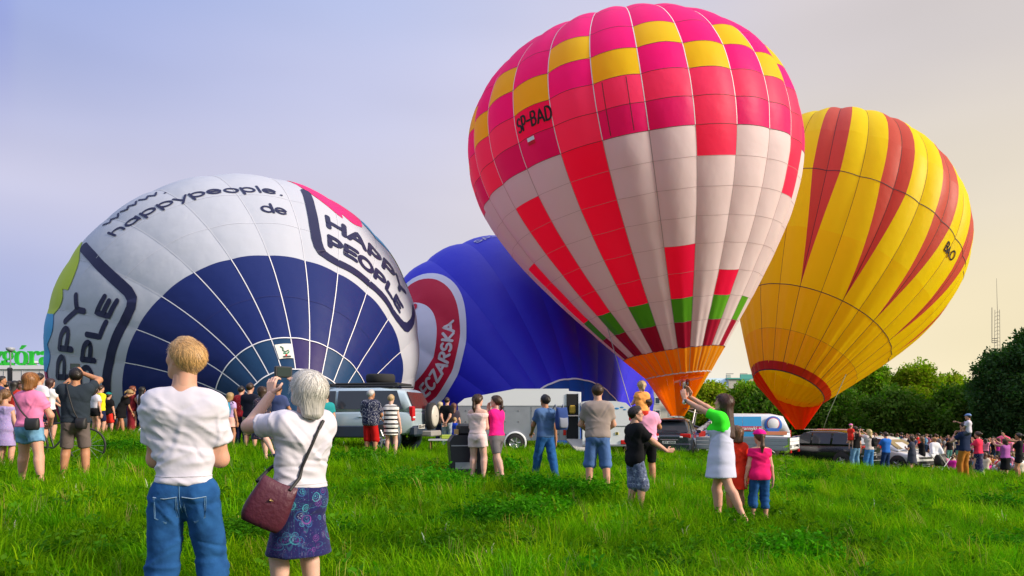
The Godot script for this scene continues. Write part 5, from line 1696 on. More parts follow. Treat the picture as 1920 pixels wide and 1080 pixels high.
	F.ridechild = person({"label": "child in white t-shirt and blue patterned cap pointing from a man's shoulders", "x": 14.20, "z": -23.22, "H": 1.16, "hk": 0.16, "yaw": 52, "y": gy(14.1, -23.3) + 0.90, "seat": 1, "legs": [[0.09, 0.20, 0.16], [-0.09, 0.20, 0.16]], "arms": ["point", "grip"], "hair": ["short", Color(0.016, 0.010, 0.007)], "cap": cloth(Color(0.16, 0.26, 0.5)), "skin": Color(0.56, 0.30, 0.21), "top": {"m": cloth(Color(0.58, 0.56, 0.64)), "sleeve": 0.7, "hem": 0.5}, "bottom": {"m": cloth(Color(0.06, 0.07, 0.09)), "hem": 0.36}})
	J.ridechild = M.last
	F.redtop = person({"label": "woman in coral red t-shirt and long navy leaf print skirt", "x": 16.19, "z": -25.93, "H": 1.68, "fem": true, "w": 1.15, "yaw": 38, "arms": ["hold", "hold"], "hair": ["bun", Color(0.055, 0.026, 0.012)], "skin": Color(0.56, 0.30, 0.21), "top": {"m": cloth(Color(0.72, 0.03, 0.08)), "sleeve": 0.6, "hem": 0.53}, "bottom": {"m": cloth(Color(1, 1, 1), "leaf", 2.2), "hem": 0.06, "kind": "skirt", "flare": 1.35, "name": "skirt"}})
	J.redtop = M.last
	F.purple = person({"label": "stout woman in mauve tank top and black skirt filming", "x": 18.50, "z": -28.00, "H": 1.58, "fem": true, "w": 1.3, "armw": 1.25, "yaw": 20, "arms": ["phone", "phone"], "hair": ["bob", Color(0.055, 0.026, 0.012)], "skin": Color(0.56, 0.30, 0.21), "top": {"m": cloth(Color(0.36, 0.1, 0.34)), "sleeve": 0.0, "hem": 0.52, "neck": 0.83, "name": "tank_top"}, "bottom": {"m": cloth(Color(0.008, 0.008, 0.01)), "hem": 0.25, "kind": "skirt", "flare": 1.2, "name": "skirt"}})
	J.purple = M.last
	F.blacktank = person({"label": "woman in black printed tank top and black shorts filming at the edge of the crowd", "x": 17.61, "z": -25.93, "H": 1.7, "fem": true, "yaw": 48, "arms": ["phone", "phone"], "hair": ["bun", Color(0.016, 0.010, 0.007)], "skin": Color(0.42, 0.20, 0.11), "top": {"m": cloth(Color(0.008, 0.008, 0.01)), "sleeve": 0.0, "hem": 0.52, "neck": 0.83, "name": "tank_top"}, "bottom": {"m": cloth(Color(0.008, 0.008, 0.01)), "hem": 0.38, "loose": 0.02}})
	J.blacktank = M.last
	F.l1 = person({"label": "man in navy t-shirt with short dark hair, outermost of the crowd", "x": -13.69, "z": -20.00, "H": 1.78, "yaw": -60, "hair": ["short", Color(0.016, 0.010, 0.007)], "skin": Color(0.42, 0.20, 0.11), "top": {"m": cloth(Color(0.03, 0.04, 0.14)), "sleeve": 0.6, "hem": 0.5}, "bottom": {"m": cloth(Color(0.018, 0.088, 0.26), "denim", 2.0), "hem": 0.05}, "group": "crowd at the left edge of the field"})
	J.l1 = M.last
	F.l2 = person({"label": "person in white checked shirt behind the girl in lilac", "x": -14.81, "z": -21.88, "H": 1.62, "yaw": 0, "hair": ["short", Color(0.016, 0.010, 0.007)], "skin": Color(0.56, 0.30, 0.21), "top": {"m": cloth(Color(0.5, 0.52, 0.6)), "sleeve": 0.6, "hem": 0.5}, "bottom": {"m": cloth(Color(0.012, 0.018, 0.06)), "hem": 0.05}, "group": "crowd at the left edge of the field"})
	J.l2 = M.last
	F.l3 = person({"label": "woman in dark red top with long brown hair by the light pole", "x": -14.14, "z": -21.21, "H": 1.66, "fem": true, "yaw": 0, "hair": ["long", Color(0.016, 0.010, 0.007), 0.22], "skin": Color(0.56, 0.30, 0.21), "top": {"m": cloth(Color(0.4, 0.03, 0.02)), "sleeve": 0.6, "hem": 0.5}, "bottom": {"m": cloth(Color(0.012, 0.018, 0.06)), "hem": 0.05}, "group": "crowd at the left edge of the field"})
	J.l3 = M.last
	F.l4 = person({"label": "man in white t-shirt hidden behind the woman in pink", "x": -10.44, "z": -16.47, "H": 1.76, "yaw": -15, "hair": ["short", Color(0.016, 0.010, 0.007)], "skin": Color(0.56, 0.30, 0.21), "top": {"m": cloth(Color(0.58, 0.56, 0.64)), "sleeve": 0.6, "hem": 0.5}, "bottom": {"m": cloth(Color(0.012, 0.018, 0.06)), "hem": 0.3}, "group": "crowd at the left edge of the field"})
	J.l4 = M.last
	F.l5 = person({"label": "woman in white blouse with long dark hair beside the bicycle", "x": -11.56, "z": -18.67, "H": 1.68, "fem": true, "yaw": -30, "hair": ["long", Color(0.05, 0.012, 0.012), 0.25], "skin": Color(0.56, 0.30, 0.21), "top": {"m": cloth(Color(0.7, 0.68, 0.72)), "sleeve": 0.5, "hem": 0.52}, "bottom": {"m": cloth(Color(0.008, 0.008, 0.01)), "hem": 0.3}, "arms": ["grip", "grip"], "group": "crowd at the left edge of the field"})
	J.l5 = M.last

# ---------- far setting: buildings, mast, sign, lamp ----------
func part(called: String, s: Vector3, c: Vector3, m: Material, parent: Node3D, ch := 0.0) -> MeshInstance3D:
	return obj(called, box(s, c, ch), m, parent)

func text_part(called: String, txt: String, size: float, m: Material, parent: Node3D, xf: Transform3D, serif := false, depth := 0.01, bold := true) -> MeshInstance3D:
	var tm := TextMesh.new()
	var f := SystemFont.new()
	f.font_names = PackedStringArray(["Droid Serif" if serif else "Droid Sans"])
	f.font_weight = 700 if bold else 400
	tm.font = f
	tm.text = txt
	tm.font_size = 64
	tm.pixel_size = size / 64.0
	tm.depth = depth
	var o := obj(called, tm, m, parent)
	o.transform = xf
	return o

func build_far() -> void:
	var plaster := mat(Color(0.55, 0.52, 0.45), 0.9)
	plaster.albedo_texture = noise_tex(256, 0.02, ramp([Color(0.82, 0.82, 0.82), Color(1, 1, 1)]))
	plaster.uv1_triplanar = true
	plaster.uv1_scale = Vector3.ONE * 0.15
	var pale := mat(Color(0.42, 0.55, 0.60), 0.9)
	var teal := mat(Color(0.10, 0.42, 0.36), 0.8)
	var glass := mat(Color(0.05, 0.07, 0.09), 0.12)
	var white := mat(Color(0.75, 0.75, 0.74), 0.7)
	var dark := mat(Color(0.05, 0.05, 0.06), 0.7)
	# apartment house with a teal gable, far behind the balloons
	var b := thing("apartment_building", "long cream apartment block with pale blue mansard roof and teal gable", "building", Vector3(42, -2.4, -160))
	part("wall", Vector3(27, 9.9, 12), Vector3(0, 4.95, 0), plaster, b)
	part("wall", Vector3(8.0, 11.3, 11.8), Vector3(6.6, 5.65, 0.4), plaster, b)
	var roof := CSGPolygon3D.new()
	var rows := [[Vector3(-13.8, 9.9, 6.3), Vector3(3.0, 9.9, 6.3)], [Vector3(-13.4, 11.6, 4.4), Vector3(3.0, 11.6, 4.4)], [Vector3(-13.4, 11.6, -4), Vector3(3.0, 11.6, -4)]]
	obj("roof", grid_mesh(rows), pale, b)
	part("roof", Vector3(3.6, 1.0, 10), Vector3(12.2, 10.4, 0.6), pale, b, 0.2)
	part("gable", Vector3(5.2, 2.4, 0.5), Vector3(7.6, 11.1, 6.3), teal, b)
	part("gable_roof", Vector3(8.4, 0.25, 12.4), Vector3(6.6, 11.45, 0.4), teal, b)
	var arch := begin()
	for k in 16:
		var a0 := PI * k / 16.0
		var a1 := PI * (k + 1) / 16.0
		for r2 in [[1.0, 1.5]]:
			var q := [Vector3(cos(a0) * 1.0, sin(a0) * 1.0, 0), Vector3(cos(a0) * 1.5, sin(a0) * 1.5, 0), Vector3(cos(a1) * 1.5, sin(a1) * 1.5, 0), Vector3(cos(a1) * 1.0, sin(a1) * 1.0, 0)]
			for i in [0, 2, 1, 0, 3, 2]: arch.add_vertex(q[i] + Vector3(7.6, 9.9, 6.75))
	obj("arch", fin(arch), mat(Color(0.6, 0.5, 0.34), 0.8), b)
	obj("arch_window", lathe([[0.02, 0.0], [1.0, 0.02]], 24, 2), glass, b).position = Vector3(7.6, 9.9, 6.6)
	part("window_sill", Vector3(2.6, 0.3, 0.5), Vector3(7.6, 9.0, 6.55), white, b)
	for fl in 4:
		for i in 9:
			var x := -12.0 + i * 2.9
			var wn := part("window", Vector3(1.1, 1.4, 0.12), Vector3(x, 1.7 + fl * 2.6, 6.03), white, b)
			part("pane", Vector3(0.86, 1.16, 0.05), Vector3(x, 1.7 + fl * 2.6, 6.08), glass, wn)
			if i % 3 == 2 and fl > 0:
				var bc := part("balcony", Vector3(2.0, 0.15, 1.2), Vector3(x - 1.4, 0.9 + fl * 2.6, 6.6), white, b)
				part("railing", Vector3(2.0, 0.9, 0.06), Vector3(x - 1.4, 1.4 + fl * 2.6, 7.17), mat(Color(0.35, 0.45, 0.45)), bc)
	for x in [-9.0, -2.0, 4.5, 7.5]:
		part("chimney", Vector3(0.9, 1.0, 0.6), Vector3(x, 12.1, -0.5), plaster, b)
		part("antenna", Vector3(1.6, 0.12, 0.12), Vector3(x + 0.3, 12.8, -0.5), dark, b)
	# light hall with green letters on its roof
	b = thing("hall_building", "low pale hall at the left edge under green roof letters", "building", Vector3(-62, 2.2, -106))
	part("wall", Vector3(34, 5.4, 12), Vector3(0, 2.7, 0), mat(Color(0.62, 0.60, 0.62), 0.8), b)
	part("fascia", Vector3(34.4, 0.5, 12.4), Vector3(0, 5.65, 0), mat(Color(0.7, 0.71, 0.76), 0.7), b)
	for i in 14: part("panel_joint", Vector3(0.06, 5.2, 0.05), Vector3(-15.6 + i * 2.4, 2.7, 6.03), mat(Color(0.4, 0.4, 0.43)), b)
	for x in [-5.0, -2.8, 1.5]: part("roof_unit", Vector3(1.3, 0.9, 1.2), Vector3(x, 6.35, 2), mat(Color(0.45, 0.48, 0.52)), b, 0.05)
	var sgn := thing("roof_sign", "big green serif letters on a frame above the pale hall", "sign", Vector3(-62, 8.35, -102))
	var gm := mat(Color(0.012, 0.42, 0.02), 0.5)
	var xx := -9.3
	for ch in ["z", "g", "ó", "r", "a"]:
		text_part("letter", ch, 3.55, gm, sgn, Transform3D(Basis.IDENTITY, Vector3(xx + 1.0, 1.15, 0)), true, 0.25)
		xx += {"z": 1.55, "g": 1.72, "ó": 1.72, "r": 1.6}.get(ch, 2.0)
	part("sign_frame", Vector3(12, 0.10, 0.1), Vector3(-4.5, 0.2, -0.3), dark, sgn)
	for i in 5: part("sign_post", Vector3(0.1, 1.6, 0.1), Vector3(-9.6 + i * 2.4, -0.1, -0.3), dark, sgn)
	# lattice mast
	var mst := thing("radio_mast", "slender lattice radio mast with whip antenna above the dark tree", "mast", Vector3(117, -3.0, -180))
	var H := 30.0
	for k in 3:
		var a := TAU * k / 3.0
		obj("leg", tube([Vector3(cos(a) * 0.9, 0, sin(a) * 0.9), Vector3(cos(a) * 0.55, H, sin(a) * 0.55)], 0.045, 5), dark, mst)
	for i in 34:
		var y := i * H / 34.0
		var r := lerpf(0.9, 0.55, y / H)
		var ring := []
		for k in 4: ring.append(Vector3(cos(TAU * k / 3.0) * r, y + (0.4 if k % 2 else 0.0), sin(TAU * k / 3.0) * r))
		obj("brace", tube(ring, 0.022, 4), dark, mst)
	obj("whip_antenna", tube([Vector3(0, H, 0), Vector3(-0.2, H + 7.5, 0)], [0.05, 0.03], 5), dark, mst)
	obj("whip_antenna", tube([Vector3(-1.3, H - 8, 0), Vector3(-1.3, H + 0.5, 0)], 0.07, 5), dark, mst)
	obj("dish", lathe([[0.05, -0.3], [0.9, 0.2], [0.95, 0.3], [0.05, 0.1]], 14, 2), mat(Color(0.12, 0.12, 0.14)), mst).position = Vector3(-1.0, H - 14, 0.8)
	for k in 3: obj("bracket", tube([Vector3(-1.3, H - 8 + k * 0.5, 0), Vector3(0, H - 8 + k * 0.5, 0)], 0.07, 4), dark, mst)
	# lamp post at the left edge
	var lp := thing("street_lamp", "thin grey street lamp post before the pale hall", "street lamp", Vector3(-40.3, gy(-40.3, -60), -60))
	obj("post", tube([Vector3.ZERO, Vector3(0, 4.6, 0)], [0.07, 0.05], 8), mat(Color(0.2, 0.21, 0.24), 0.5, 0.5), lp)
	obj("lamp_head", lathe([[0.02, 0.25], [0.35, 0.18], [0.3, 0.0], [0.1, -0.15], [0.02, -0.15]], 12), mat(Color(0.3, 0.33, 0.38), 0.4), lp).position = Vector3(0, 4.7, 0)
	var dp := thing("post", "short dark post standing beside the street lamp", "post", Vector3(-26.9, gy(-26.9, -40), -40))
	obj("shaft", tube([Vector3.ZERO, Vector3(0, 2.55, 0)], 0.12, 8), dark, dp)
	obj("cap", tube([Vector3(0, 2.55, 0), Vector3(0, 2.65, 0)], [0.15, 0.1], 8), dark, dp)

# ---------- vehicles ----------
func loft(stations: Array, ring: Callable) -> ArrayMesh:
	var rows := []
	for s in stations: rows.append(ring.call(s))
	var st := begin()
	var n: int = rows[0].size()
	st.set_smooth_group(1)
	for j in rows.size() - 1:
		for i in n:
			var i2 := (i + 1) % n
			for q in [rows[j][i], rows[j + 1][i], rows[j][i2], rows[j][i2], rows[j + 1][i], rows[j + 1][i2]]: st.add_vertex(q)
	st.set_smooth_group(-1)
	for i in range(1, n - 1):
		for q in [rows[0][0], rows[0][i], rows[0][i + 1]]: st.add_vertex(q)
		for q in [rows[-1][0], rows[-1][i + 1], rows[-1][i]]: st.add_vertex(q)
	return fin(st)

func paint(c: Color, rough := 0.3, metal := 0.2) -> StandardMaterial3D:
	var m := mat(c, rough, metal)
	m.clearcoat_enabled = true
	m.clearcoat = 0.8
	m.clearcoat_roughness = 0.08
	return m

func quad_plate(pts: Array, thick: float) -> ArrayMesh:
	# a thin plate with the given outline, thickness along its own normal
	var n: Vector3 = (pts[1] - pts[0]).cross(pts[2] - pts[0]).normalized()
	var st := begin()
	st.set_smooth_group(-1)
	var m: int = pts.size()
	for i in range(1, m - 1):
		for q in [pts[0] - n * thick, pts[i] - n * thick, pts[i + 1] - n * thick]: st.add_vertex(q)
		for q in [pts[0] + n * thick, pts[i + 1] + n * thick, pts[i] + n * thick]: st.add_vertex(q)
	for i in m:
		var a: Vector3 = pts[i]
		var b: Vector3 = pts[(i + 1) % m]
		for q in [a - n * thick, a + n * thick, b - n * thick, b - n * thick, a + n * thick, b + n * thick]: st.add_vertex(q)
	return fin(st)

func wheel(parent: Node3D, at: Vector3, r: float, side: float) -> void:
	var w := Node3D.new()
	w.name = "wheel"
	parent.add_child(w, true)
	w.position = at
	var rub := mat(Color(0.015, 0.015, 0.016), 0.85)
	var t := 0.11
	obj("tyre", lathe([[r * 0.62, -t], [r * 0.95, -t], [r, -t * 0.7], [r, t * 0.7], [r * 0.95, t], [r * 0.62, t]], 24, 2), rub, w)
	obj("rim", lathe([[0.03, t * 0.55 * side], [r * 0.2, t * 0.7 * side], [r * 0.5, t * 0.45 * side], [r * 0.64, t * 0.9 * side]], 24, 2), mat(Color(0.45, 0.46, 0.48), 0.35, 0.8), w)
	for k in 5:
		var a := TAU * k / 5.0
		obj("spoke", tube([Vector3(cos(a) * r * 0.15, sin(a) * r * 0.15, t * 0.85 * side), Vector3(cos(a) * r * 0.6, sin(a) * r * 0.6, t * 0.9 * side)], 0.03, 5), mat(Color(0.5, 0.5, 0.52), 0.35, 0.8), w)

func car(s: Dictionary) -> Node3D:
	# forward is +X; s.body: [x, bottom, top, half width] from rear to front; s.cab: [x, belt, roof, half width at belt, at roof]
	var root := thing(s.get("called", "parked_car"), s.label, s.get("category", "car"), Vector3(s.x, gy(s.x, s.z), s.z), deg_to_rad(s.turn), s.get("group", ""))
	var pm: Material = s.paint
	var glass: Material = s.get("glass", M.glass)
	var body: Array = s.body
	obj("body", loft(body, func(q):
		var yb: float = q[1]
		var yt: float = q[2]
		var w: float = q[3]
		var half := [Vector3(q[0], yb, w * 0.80), Vector3(q[0], yb + 0.06, w * 0.95), Vector3(q[0], lerpf(yb, yt, 0.45), w), Vector3(q[0], yt - 0.10, w * 0.985), Vector3(q[0], yt - 0.03, w * 0.95), Vector3(q[0], yt, w * 0.86), Vector3(q[0], yt + 0.015, w * 0.4)]
		var o := half.duplicate()
		for i in range(half.size() - 1, -1, -1): o.append(half[i] * Vector3(1, 1, -1))
		return o), pm, root)
	var cab: Array = s.cab
	obj("cabin", loft(cab, func(q):
		var half := [Vector3(q[0], q[1], q[3]), Vector3(q[0], lerpf(q[1], q[2], 0.8), lerpf(q[3], q[4], 0.8)), Vector3(q[0], q[2] - 0.02, q[4] * 0.93), Vector3(q[0], q[2], q[4] * 0.8), Vector3(q[0], q[2] + 0.025, q[4] * 0.4)]
		var o := half.duplicate()
		for i in range(half.size() - 1, -1, -1): o.append(half[i] * Vector3(1, 1, -1))
		return o), pm, root)
	# side windows: [x0, x1, top x0, top x1] between belt and roof of the cabin
	var c0: Array = cab[cab.size() / 2]
	for wn in s.windows:
		for sg in [1.0, -1.0]:
			var f0 := 0.10
			var f1 := 0.86
			var pts := []
			for e in [[wn[0], f0], [wn[1], f0], [wn[3], f1], [wn[2], f1]]:
				pts.append(Vector3(e[0], lerpf(c0[1], c0[2], e[1]), sg * (lerpf(c0[3], c0[4], e[1]) + 0.012)))
			if sg < 0: pts.reverse()
			obj("side_window", quad_plate(pts, 0.006), wn[4] if wn.size() > 4 else glass, root)
	# windscreen and rear window lie on the cabin's sloping ends
	for e in [[0, 1, "rear_window", -1.0], [cab.size() - 1, cab.size() - 2, "windscreen", 1.0]]:
		var a: Array = cab[e[0]]
		var b: Array = cab[e[1]]
		var lo := Vector3(a[0], maxf(a[1], a[2] - 0.02), a[3])
		var hi := Vector3(b[0], b[2], b[4] * 0.9)
		var dirv := Vector3(hi.x - lo.x, hi.y - lo.y, 0)
		var n := Vector3(dirv.y, -dirv.x, 0).normalized() * (0.022 if e[3] > 0 else -0.022)
		var pts := []
		for q in [[0.10, -1.0], [0.10, 1.0], [0.90, 1.0], [0.90, -1.0]]:
			var p := lo.lerp(hi, q[0])
			pts.append(Vector3(p.x, p.y, q[1] * (lerpf(a[3], b[4], q[0]) - 0.10)) + n)
		obj(e[2], quad_plate(pts, 0.006), s.get("screen", glass), root)
	var r: float = s.get("wheel_r", 0.32)
	var hw: float = s.get("hw", 0.86)
	var blackm := mat(Color(0.012, 0.012, 0.013), 0.8)
	for wx in s.wheels:
		for sg in [1.0, -1.0]:
			obj("wheel_arch", lathe([[r * 0.4, -0.1], [r + 0.075, -0.1], [r + 0.075, 0.1], [r * 0.4, 0.1]], 24, 2), s.get("arch", blackm), root).position = Vector3(wx, r + 0.02, sg * (hw - 0.085))
			wheel(root, Vector3(wx, r, sg * (hw - 0.075)), r, sg)
	for l in s.get("lights", []):
		for sg in [1.0, -1.0]: part(l[0], l[2], Vector3(l[1].x, l[1].y, l[1].z * sg), l[3], root, 0.03)
	for q in s.get("boxes", []): part(q[0], q[1], q[2], q[3], root, q[4] if q.size() > 4 else 0.02)
	if s.has("plate"):
		var px: float = s.plate[0]
		var sgx := signf(px)
		part("number_plate", Vector3(0.02, 0.11, 0.52), Vector3(px, s.plate[1], s.plate[2]), mat(Color(0.75, 0.75, 0.72), 0.4), root)
		text_part("plate_text", s.plate[3], 0.12, mat(Color(0.01, 0.01, 0.01)), root, Transform3D(Basis(Vector3.UP, PI * 0.5 * sgx), Vector3(px + 0.016 * sgx, s.plate[1], s.plate[2])), false, 0.004)
	return root

func build_vehicles() -> void:
	M.glass = mat(Color(0.012, 0.018, 0.026), 0.05)
	M.glass.clearcoat_enabled = true
	var red := mat(Color(0.5, 0.01, 0.012), 0.15)
	var lamp := mat(Color(0.7, 0.72, 0.75), 0.1)
	var blackm := mat(Color(0.014, 0.014, 0.016), 0.7)
	var chrome := mat(Color(0.7, 0.7, 0.72), 0.15, 1.0)
	var silver := paint(Color(0.36, 0.46, 0.52), 0.35, 0.1)
	var clad := mat(Color(0.018, 0.032, 0.058), 0.45)
	# silver blue off-roader, tail to the right
	var off := car({"called": "off_road_car", "label": "silver blue off-road car with spare tyres on its roof and its tail", "x": -4.75, "z": -21.9, "turn": 168.0, "paint": silver,
		"body": [[-2.26, 0.62, 1.08, 0.84], [-2.2, 0.52, 1.16, 0.90], [-1.6, 0.46, 1.18, 0.93], [1.2, 0.46, 1.14, 0.93], [2.0, 0.48, 1.08, 0.90], [2.3, 0.58, 0.96, 0.80]],
		"cab": [[-2.24, 1.14, 1.18, 0.88, 0.80], [-1.95, 1.14, 1.74, 0.88, 0.74], [-1.2, 1.14, 1.82, 0.89, 0.74], [0.2, 1.14, 1.82, 0.89, 0.74], [0.55, 1.13, 1.74, 0.89, 0.73], [1.35, 1.10, 1.14, 0.88, 0.72]],
		"windows": [[-1.95, -1.05, -1.75, -1.05], [-0.95, 0.0, -0.95, 0.0], [0.08, 1.05, 0.08, 0.55]], "wheels": [-1.42, 1.4], "wheel_r": 0.40, "hw": 0.95, "arch": clad, "screen": mat(Color(0.06, 0.03, 0.03), 0.06),
		"lights": [["tail_light", Vector3(-2.2, 1.08, 0.80), Vector3(0.14, 0.42, 0.18), red], ["tail_light_lens", Vector3(-2.24, 0.98, 0.80), Vector3(0.1, 0.08, 0.16), lamp], ["headlight", Vector3(2.2, 0.86, 0.66), Vector3(0.2, 0.2, 0.34), lamp], ["door_handle", Vector3(-0.75, 1.0, 0.935), Vector3(0.2, 0.04, 0.04), silver], ["door_handle", Vector3(0.28, 1.0, 0.935), Vector3(0.2, 0.04, 0.04), silver], ["door_seam", Vector3(0.04, 0.86, 0.928), Vector3(0.015, 0.5, 0.012), blackm], ["door_seam", Vector3(-1.0, 0.86, 0.928), Vector3(0.015, 0.5, 0.012), blackm], ["side_cladding", Vector3(-0.05, 0.58, 0.90), Vector3(2.0, 0.34, 0.10), clad], ["roof_rail", Vector3(-0.5, 1.87, 0.62), Vector3(2.5, 0.05, 0.05), blackm], ["wing_mirror", Vector3(0.9, 1.2, 1.0), Vector3(0.1, 0.16, 0.2), silver]],
		"boxes": [["rear_bumper", Vector3(0.22, 0.30, 1.78), Vector3(-2.24, 0.60, 0), clad, 0.06], ["front_bumper", Vector3(0.25, 0.30, 1.8), Vector3(2.2, 0.60, 0), clad, 0.06], ["roof_rack", Vector3(1.9, 0.06, 1.2), Vector3(-0.75, 1.93, 0), blackm], ["rack_bar", Vector3(0.06, 0.05, 1.36), Vector3(0.3, 1.92, 0), blackm], ["tow_step", Vector3(0.35, 0.16, 0.9), Vector3(-2.45, 0.52, 0.1), mat(Color(0.25, 0.24, 0.23), 0.6), 0.03]],
		"plate": [-2.36, 0.72, -0.45, "BZA 4411"]})
	obj("roof_spare_tyre", lathe([[0.2, -0.13], [0.38, -0.13], [0.42, -0.08], [0.42, 0.08], [0.38, 0.13], [0.2, 0.13]], 28), mat(Color(0.014, 0.015, 0.017), 0.85), off).position = Vector3(-0.95, 2.10, 0)
	obj("rear_spare_tyre", lathe([[0.05, -0.11], [0.36, -0.11], [0.39, -0.06], [0.39, 0.06], [0.05, 0.08]], 28, 0), mat(Color(0.016, 0.016, 0.017), 0.8), off).position = Vector3(-2.42, 1.02, 0.22)
	obj("spare_cover", lathe([[0.02, -0.06], [0.26, -0.05], [0.31, -0.02], [0.31, 0.06]], 28, 0), mat(Color(0.50, 0.47, 0.43), 0.4), off).position = Vector3(-2.52, 1.02, 0.22)
	# aluminium box trailer with a white top
	var alu := mat(Color(0.34, 0.36, 0.40), 0.45, 0.35)
	alu.albedo_texture = noise_tex(256, 0.006, ramp([Color(0.85, 0.85, 0.85), Color(1, 1, 1)]))
	alu.uv1_triplanar = true
	var wht := mat(Color(0.72, 0.74, 0.76), 0.4)
	var g := gy(0.3, -28)
	var t := thing("box_trailer", "long aluminium box trailer with white sloping top and an open side door", "trailer", Vector3(0.25, g, -28.2), deg_to_rad(-2))
	obj("lower_box", quad_plate([Vector3(-2.15, 0.42, 0), Vector3(2.2, 0.42, 0), Vector3(2.2, 1.68, 0), Vector3(-2.2, 1.68, 0)], 0.95), alu, t)
	obj("top_cover", quad_plate([Vector3(-2.2, 1.685, 0), Vector3(1.85, 1.685, 0), Vector3(1.85, 2.30, 0), Vector3(-0.1, 2.30, 0), Vector3(-1.95, 1.95, 0), Vector3(-2.2, 1.75, 0)], 0.97), wht, t)
	obj("door_frame", quad_plate([Vector3(1.852, 1.685, 0), Vector3(2.3, 1.685, 0), Vector3(2.3, 2.18, 0), Vector3(1.852, 2.22, 0)], 0.96), wht, t)
	part("door_opening_shade", Vector3(0.42, 1.62, 0.03), Vector3(1.98, 1.30, 0.99), mat(Color(0.01, 0.01, 0.012), 0.9), t)  # black plate painted as the unlit interior; the box behind is solid
	part("door_post", Vector3(0.06, 1.9, 0.05), Vector3(2.23, 1.2, 1.0), wht, t)
	part("hanging_burner", Vector3(0.22, 0.3, 0.1), Vector3(1.98, 1.55, 1.03), mat(Color(0.45, 0.28, 0.03), 0.4, 0.4), t, 0.04)
	part("latch", Vector3(0.5, 0.04, 0.04), Vector3(1.95, 1.32, 1.04), chrome, t)
	obj("ramp", quad_plate([Vector3(1.75, 0.45, 1.0), Vector3(2.9, 0.45, 1.0), Vector3(3.1, 0.10, 1.9), Vector3(2.1, 0.06, 1.9)], 0.03), mat(Color(0.45, 0.42, 0.38), 0.7), t)
	for k in 4: part("panel_seam", Vector3(0.02, 1.2, 0.015), Vector3(-1.5 + k * 1.0, 1.05, 0.955), mat(Color(0.22, 0.23, 0.26), 0.5), t)
	for k in 22:
		obj("rivet", lathe([[0.002, 0.02], [0.02, 0.012], [0.025, 0.0]], 8, 2), mat(Color(0.12, 0.12, 0.14), 0.5), t).position = Vector3(-1.9 + (k % 8) * 0.48, [0.65, 1.1, 1.5][k / 8], 0.953)
	for sg in [1.0, -1.0]:
		wheel(t, Vector3(-0.1, 0.33, sg * 0.99), 0.33, sg)
		obj("mudguard", lathe([[0.36, -0.12], [0.42, -0.12], [0.42, 0.12], [0.36, 0.12]], 28, 2), wht, t).position = Vector3(-0.1, 0.33, sg * 0.98)
	part("side_light", Vector3(0.1, 0.34, 0.04), Vector3(1.70, 0.78, 0.97), red, t)
	obj("drawbar", tube([Vector3(-2.1, 0.45, 0), Vector3(-3.1, 0.45, 0)], 0.05, 6), mat(Color(0.3, 0.3, 0.32), 0.5, 0.6), t)
	obj("jockey_wheel", lathe([[0.02, -0.04], [0.11, -0.04], [0.11, 0.04], [0.02, 0.04]], 14, 2), blackm, t).position = Vector3(-2.9, 0.12, 0)
	# rounded white trailer next to it
	t = thing("white_trailer", "rounded white trailer with red tail lights beside the aluminium one", "trailer", Vector3(3.45, gy(3.5, -27.6), -27.7), deg_to_rad(-4))
	var pts := [Vector3(-0.86, 0.42, 0), Vector3(0.86, 0.42, 0), Vector3(0.88, 1.5, 0), Vector3(0.83, 1.78, 0), Vector3(0.66, 1.94, 0), Vector3(0.3, 2.0, 0), Vector3(-0.6, 2.02, 0), Vector3(-0.86, 1.98, 0)]
	obj("shell", quad_plate(pts, 1.3), wht, t)
	part("hatch_seam", Vector3(1.7, 0.025, 0.02), Vector3(0, 1.12, 1.305), mat(Color(0.12, 0.13, 0.15)), t)
	part("lower_trim", Vector3(1.74, 0.06, 0.04), Vector3(0, 0.44, 1.31), mat(Color(0.3, 0.3, 0.33), 0.4, 0.5), t)
	for sg in [-1.0, 1.0]: part("tail_light", Vector3(0.28, 0.16, 0.05), Vector3(0.62 * sg, 0.55, 1.32), red, t, 0.02)
	part("marker", Vector3(0.10, 0.09, 0.03), Vector3(0.35, 0.86, 1.31), mat(Color(0.7, 0.55, 0.02), 0.4), t)
	part("marker", Vector3(0.05, 0.09, 0.034), Vector3(0.35, 0.86, 1.311), blackm, t)
	part("number_plate", Vector3(0.4, 0.1, 0.02), Vector3(-0.1, 0.62, 1.31), mat(Color(0.75, 0.75, 0.72)), t)
	text_part("plate_text", "SP 20RT", 0.11, blackm, t, Transform3D(Basis.IDENTITY, Vector3(-0.1, 0.62, 1.323)), false, 0.004)
	for q in [[-0.7, 1.55, 1.0], [0.35, 1.74, 0.8], [0.52, 1.78, 0.7], [0.62, 1.70, 0.6]]:
		obj("fish_print", lathe([[0.002, 0.0], [0.09 * q[2], 0.004], [0.1 * q[2], 0.0]], 10, 2), mat(Color(0.05, 0.25, 0.55), 0.4), t).transform = Transform3D(Basis.from_scale(Vector3(1, 0.45, 1)), Vector3(q[0], q[1], 1.302))
	wheel(t, Vector3(-0.93, 0.3, 0.3), 0.3, -1)
	wheel(t, Vector3(0.93, 0.3, 0.3), 0.3, 1)
	# dark hatchback seen from behind
	var mz := paint(Color(0.02, 0.028, 0.045), 0.25, 0.3)
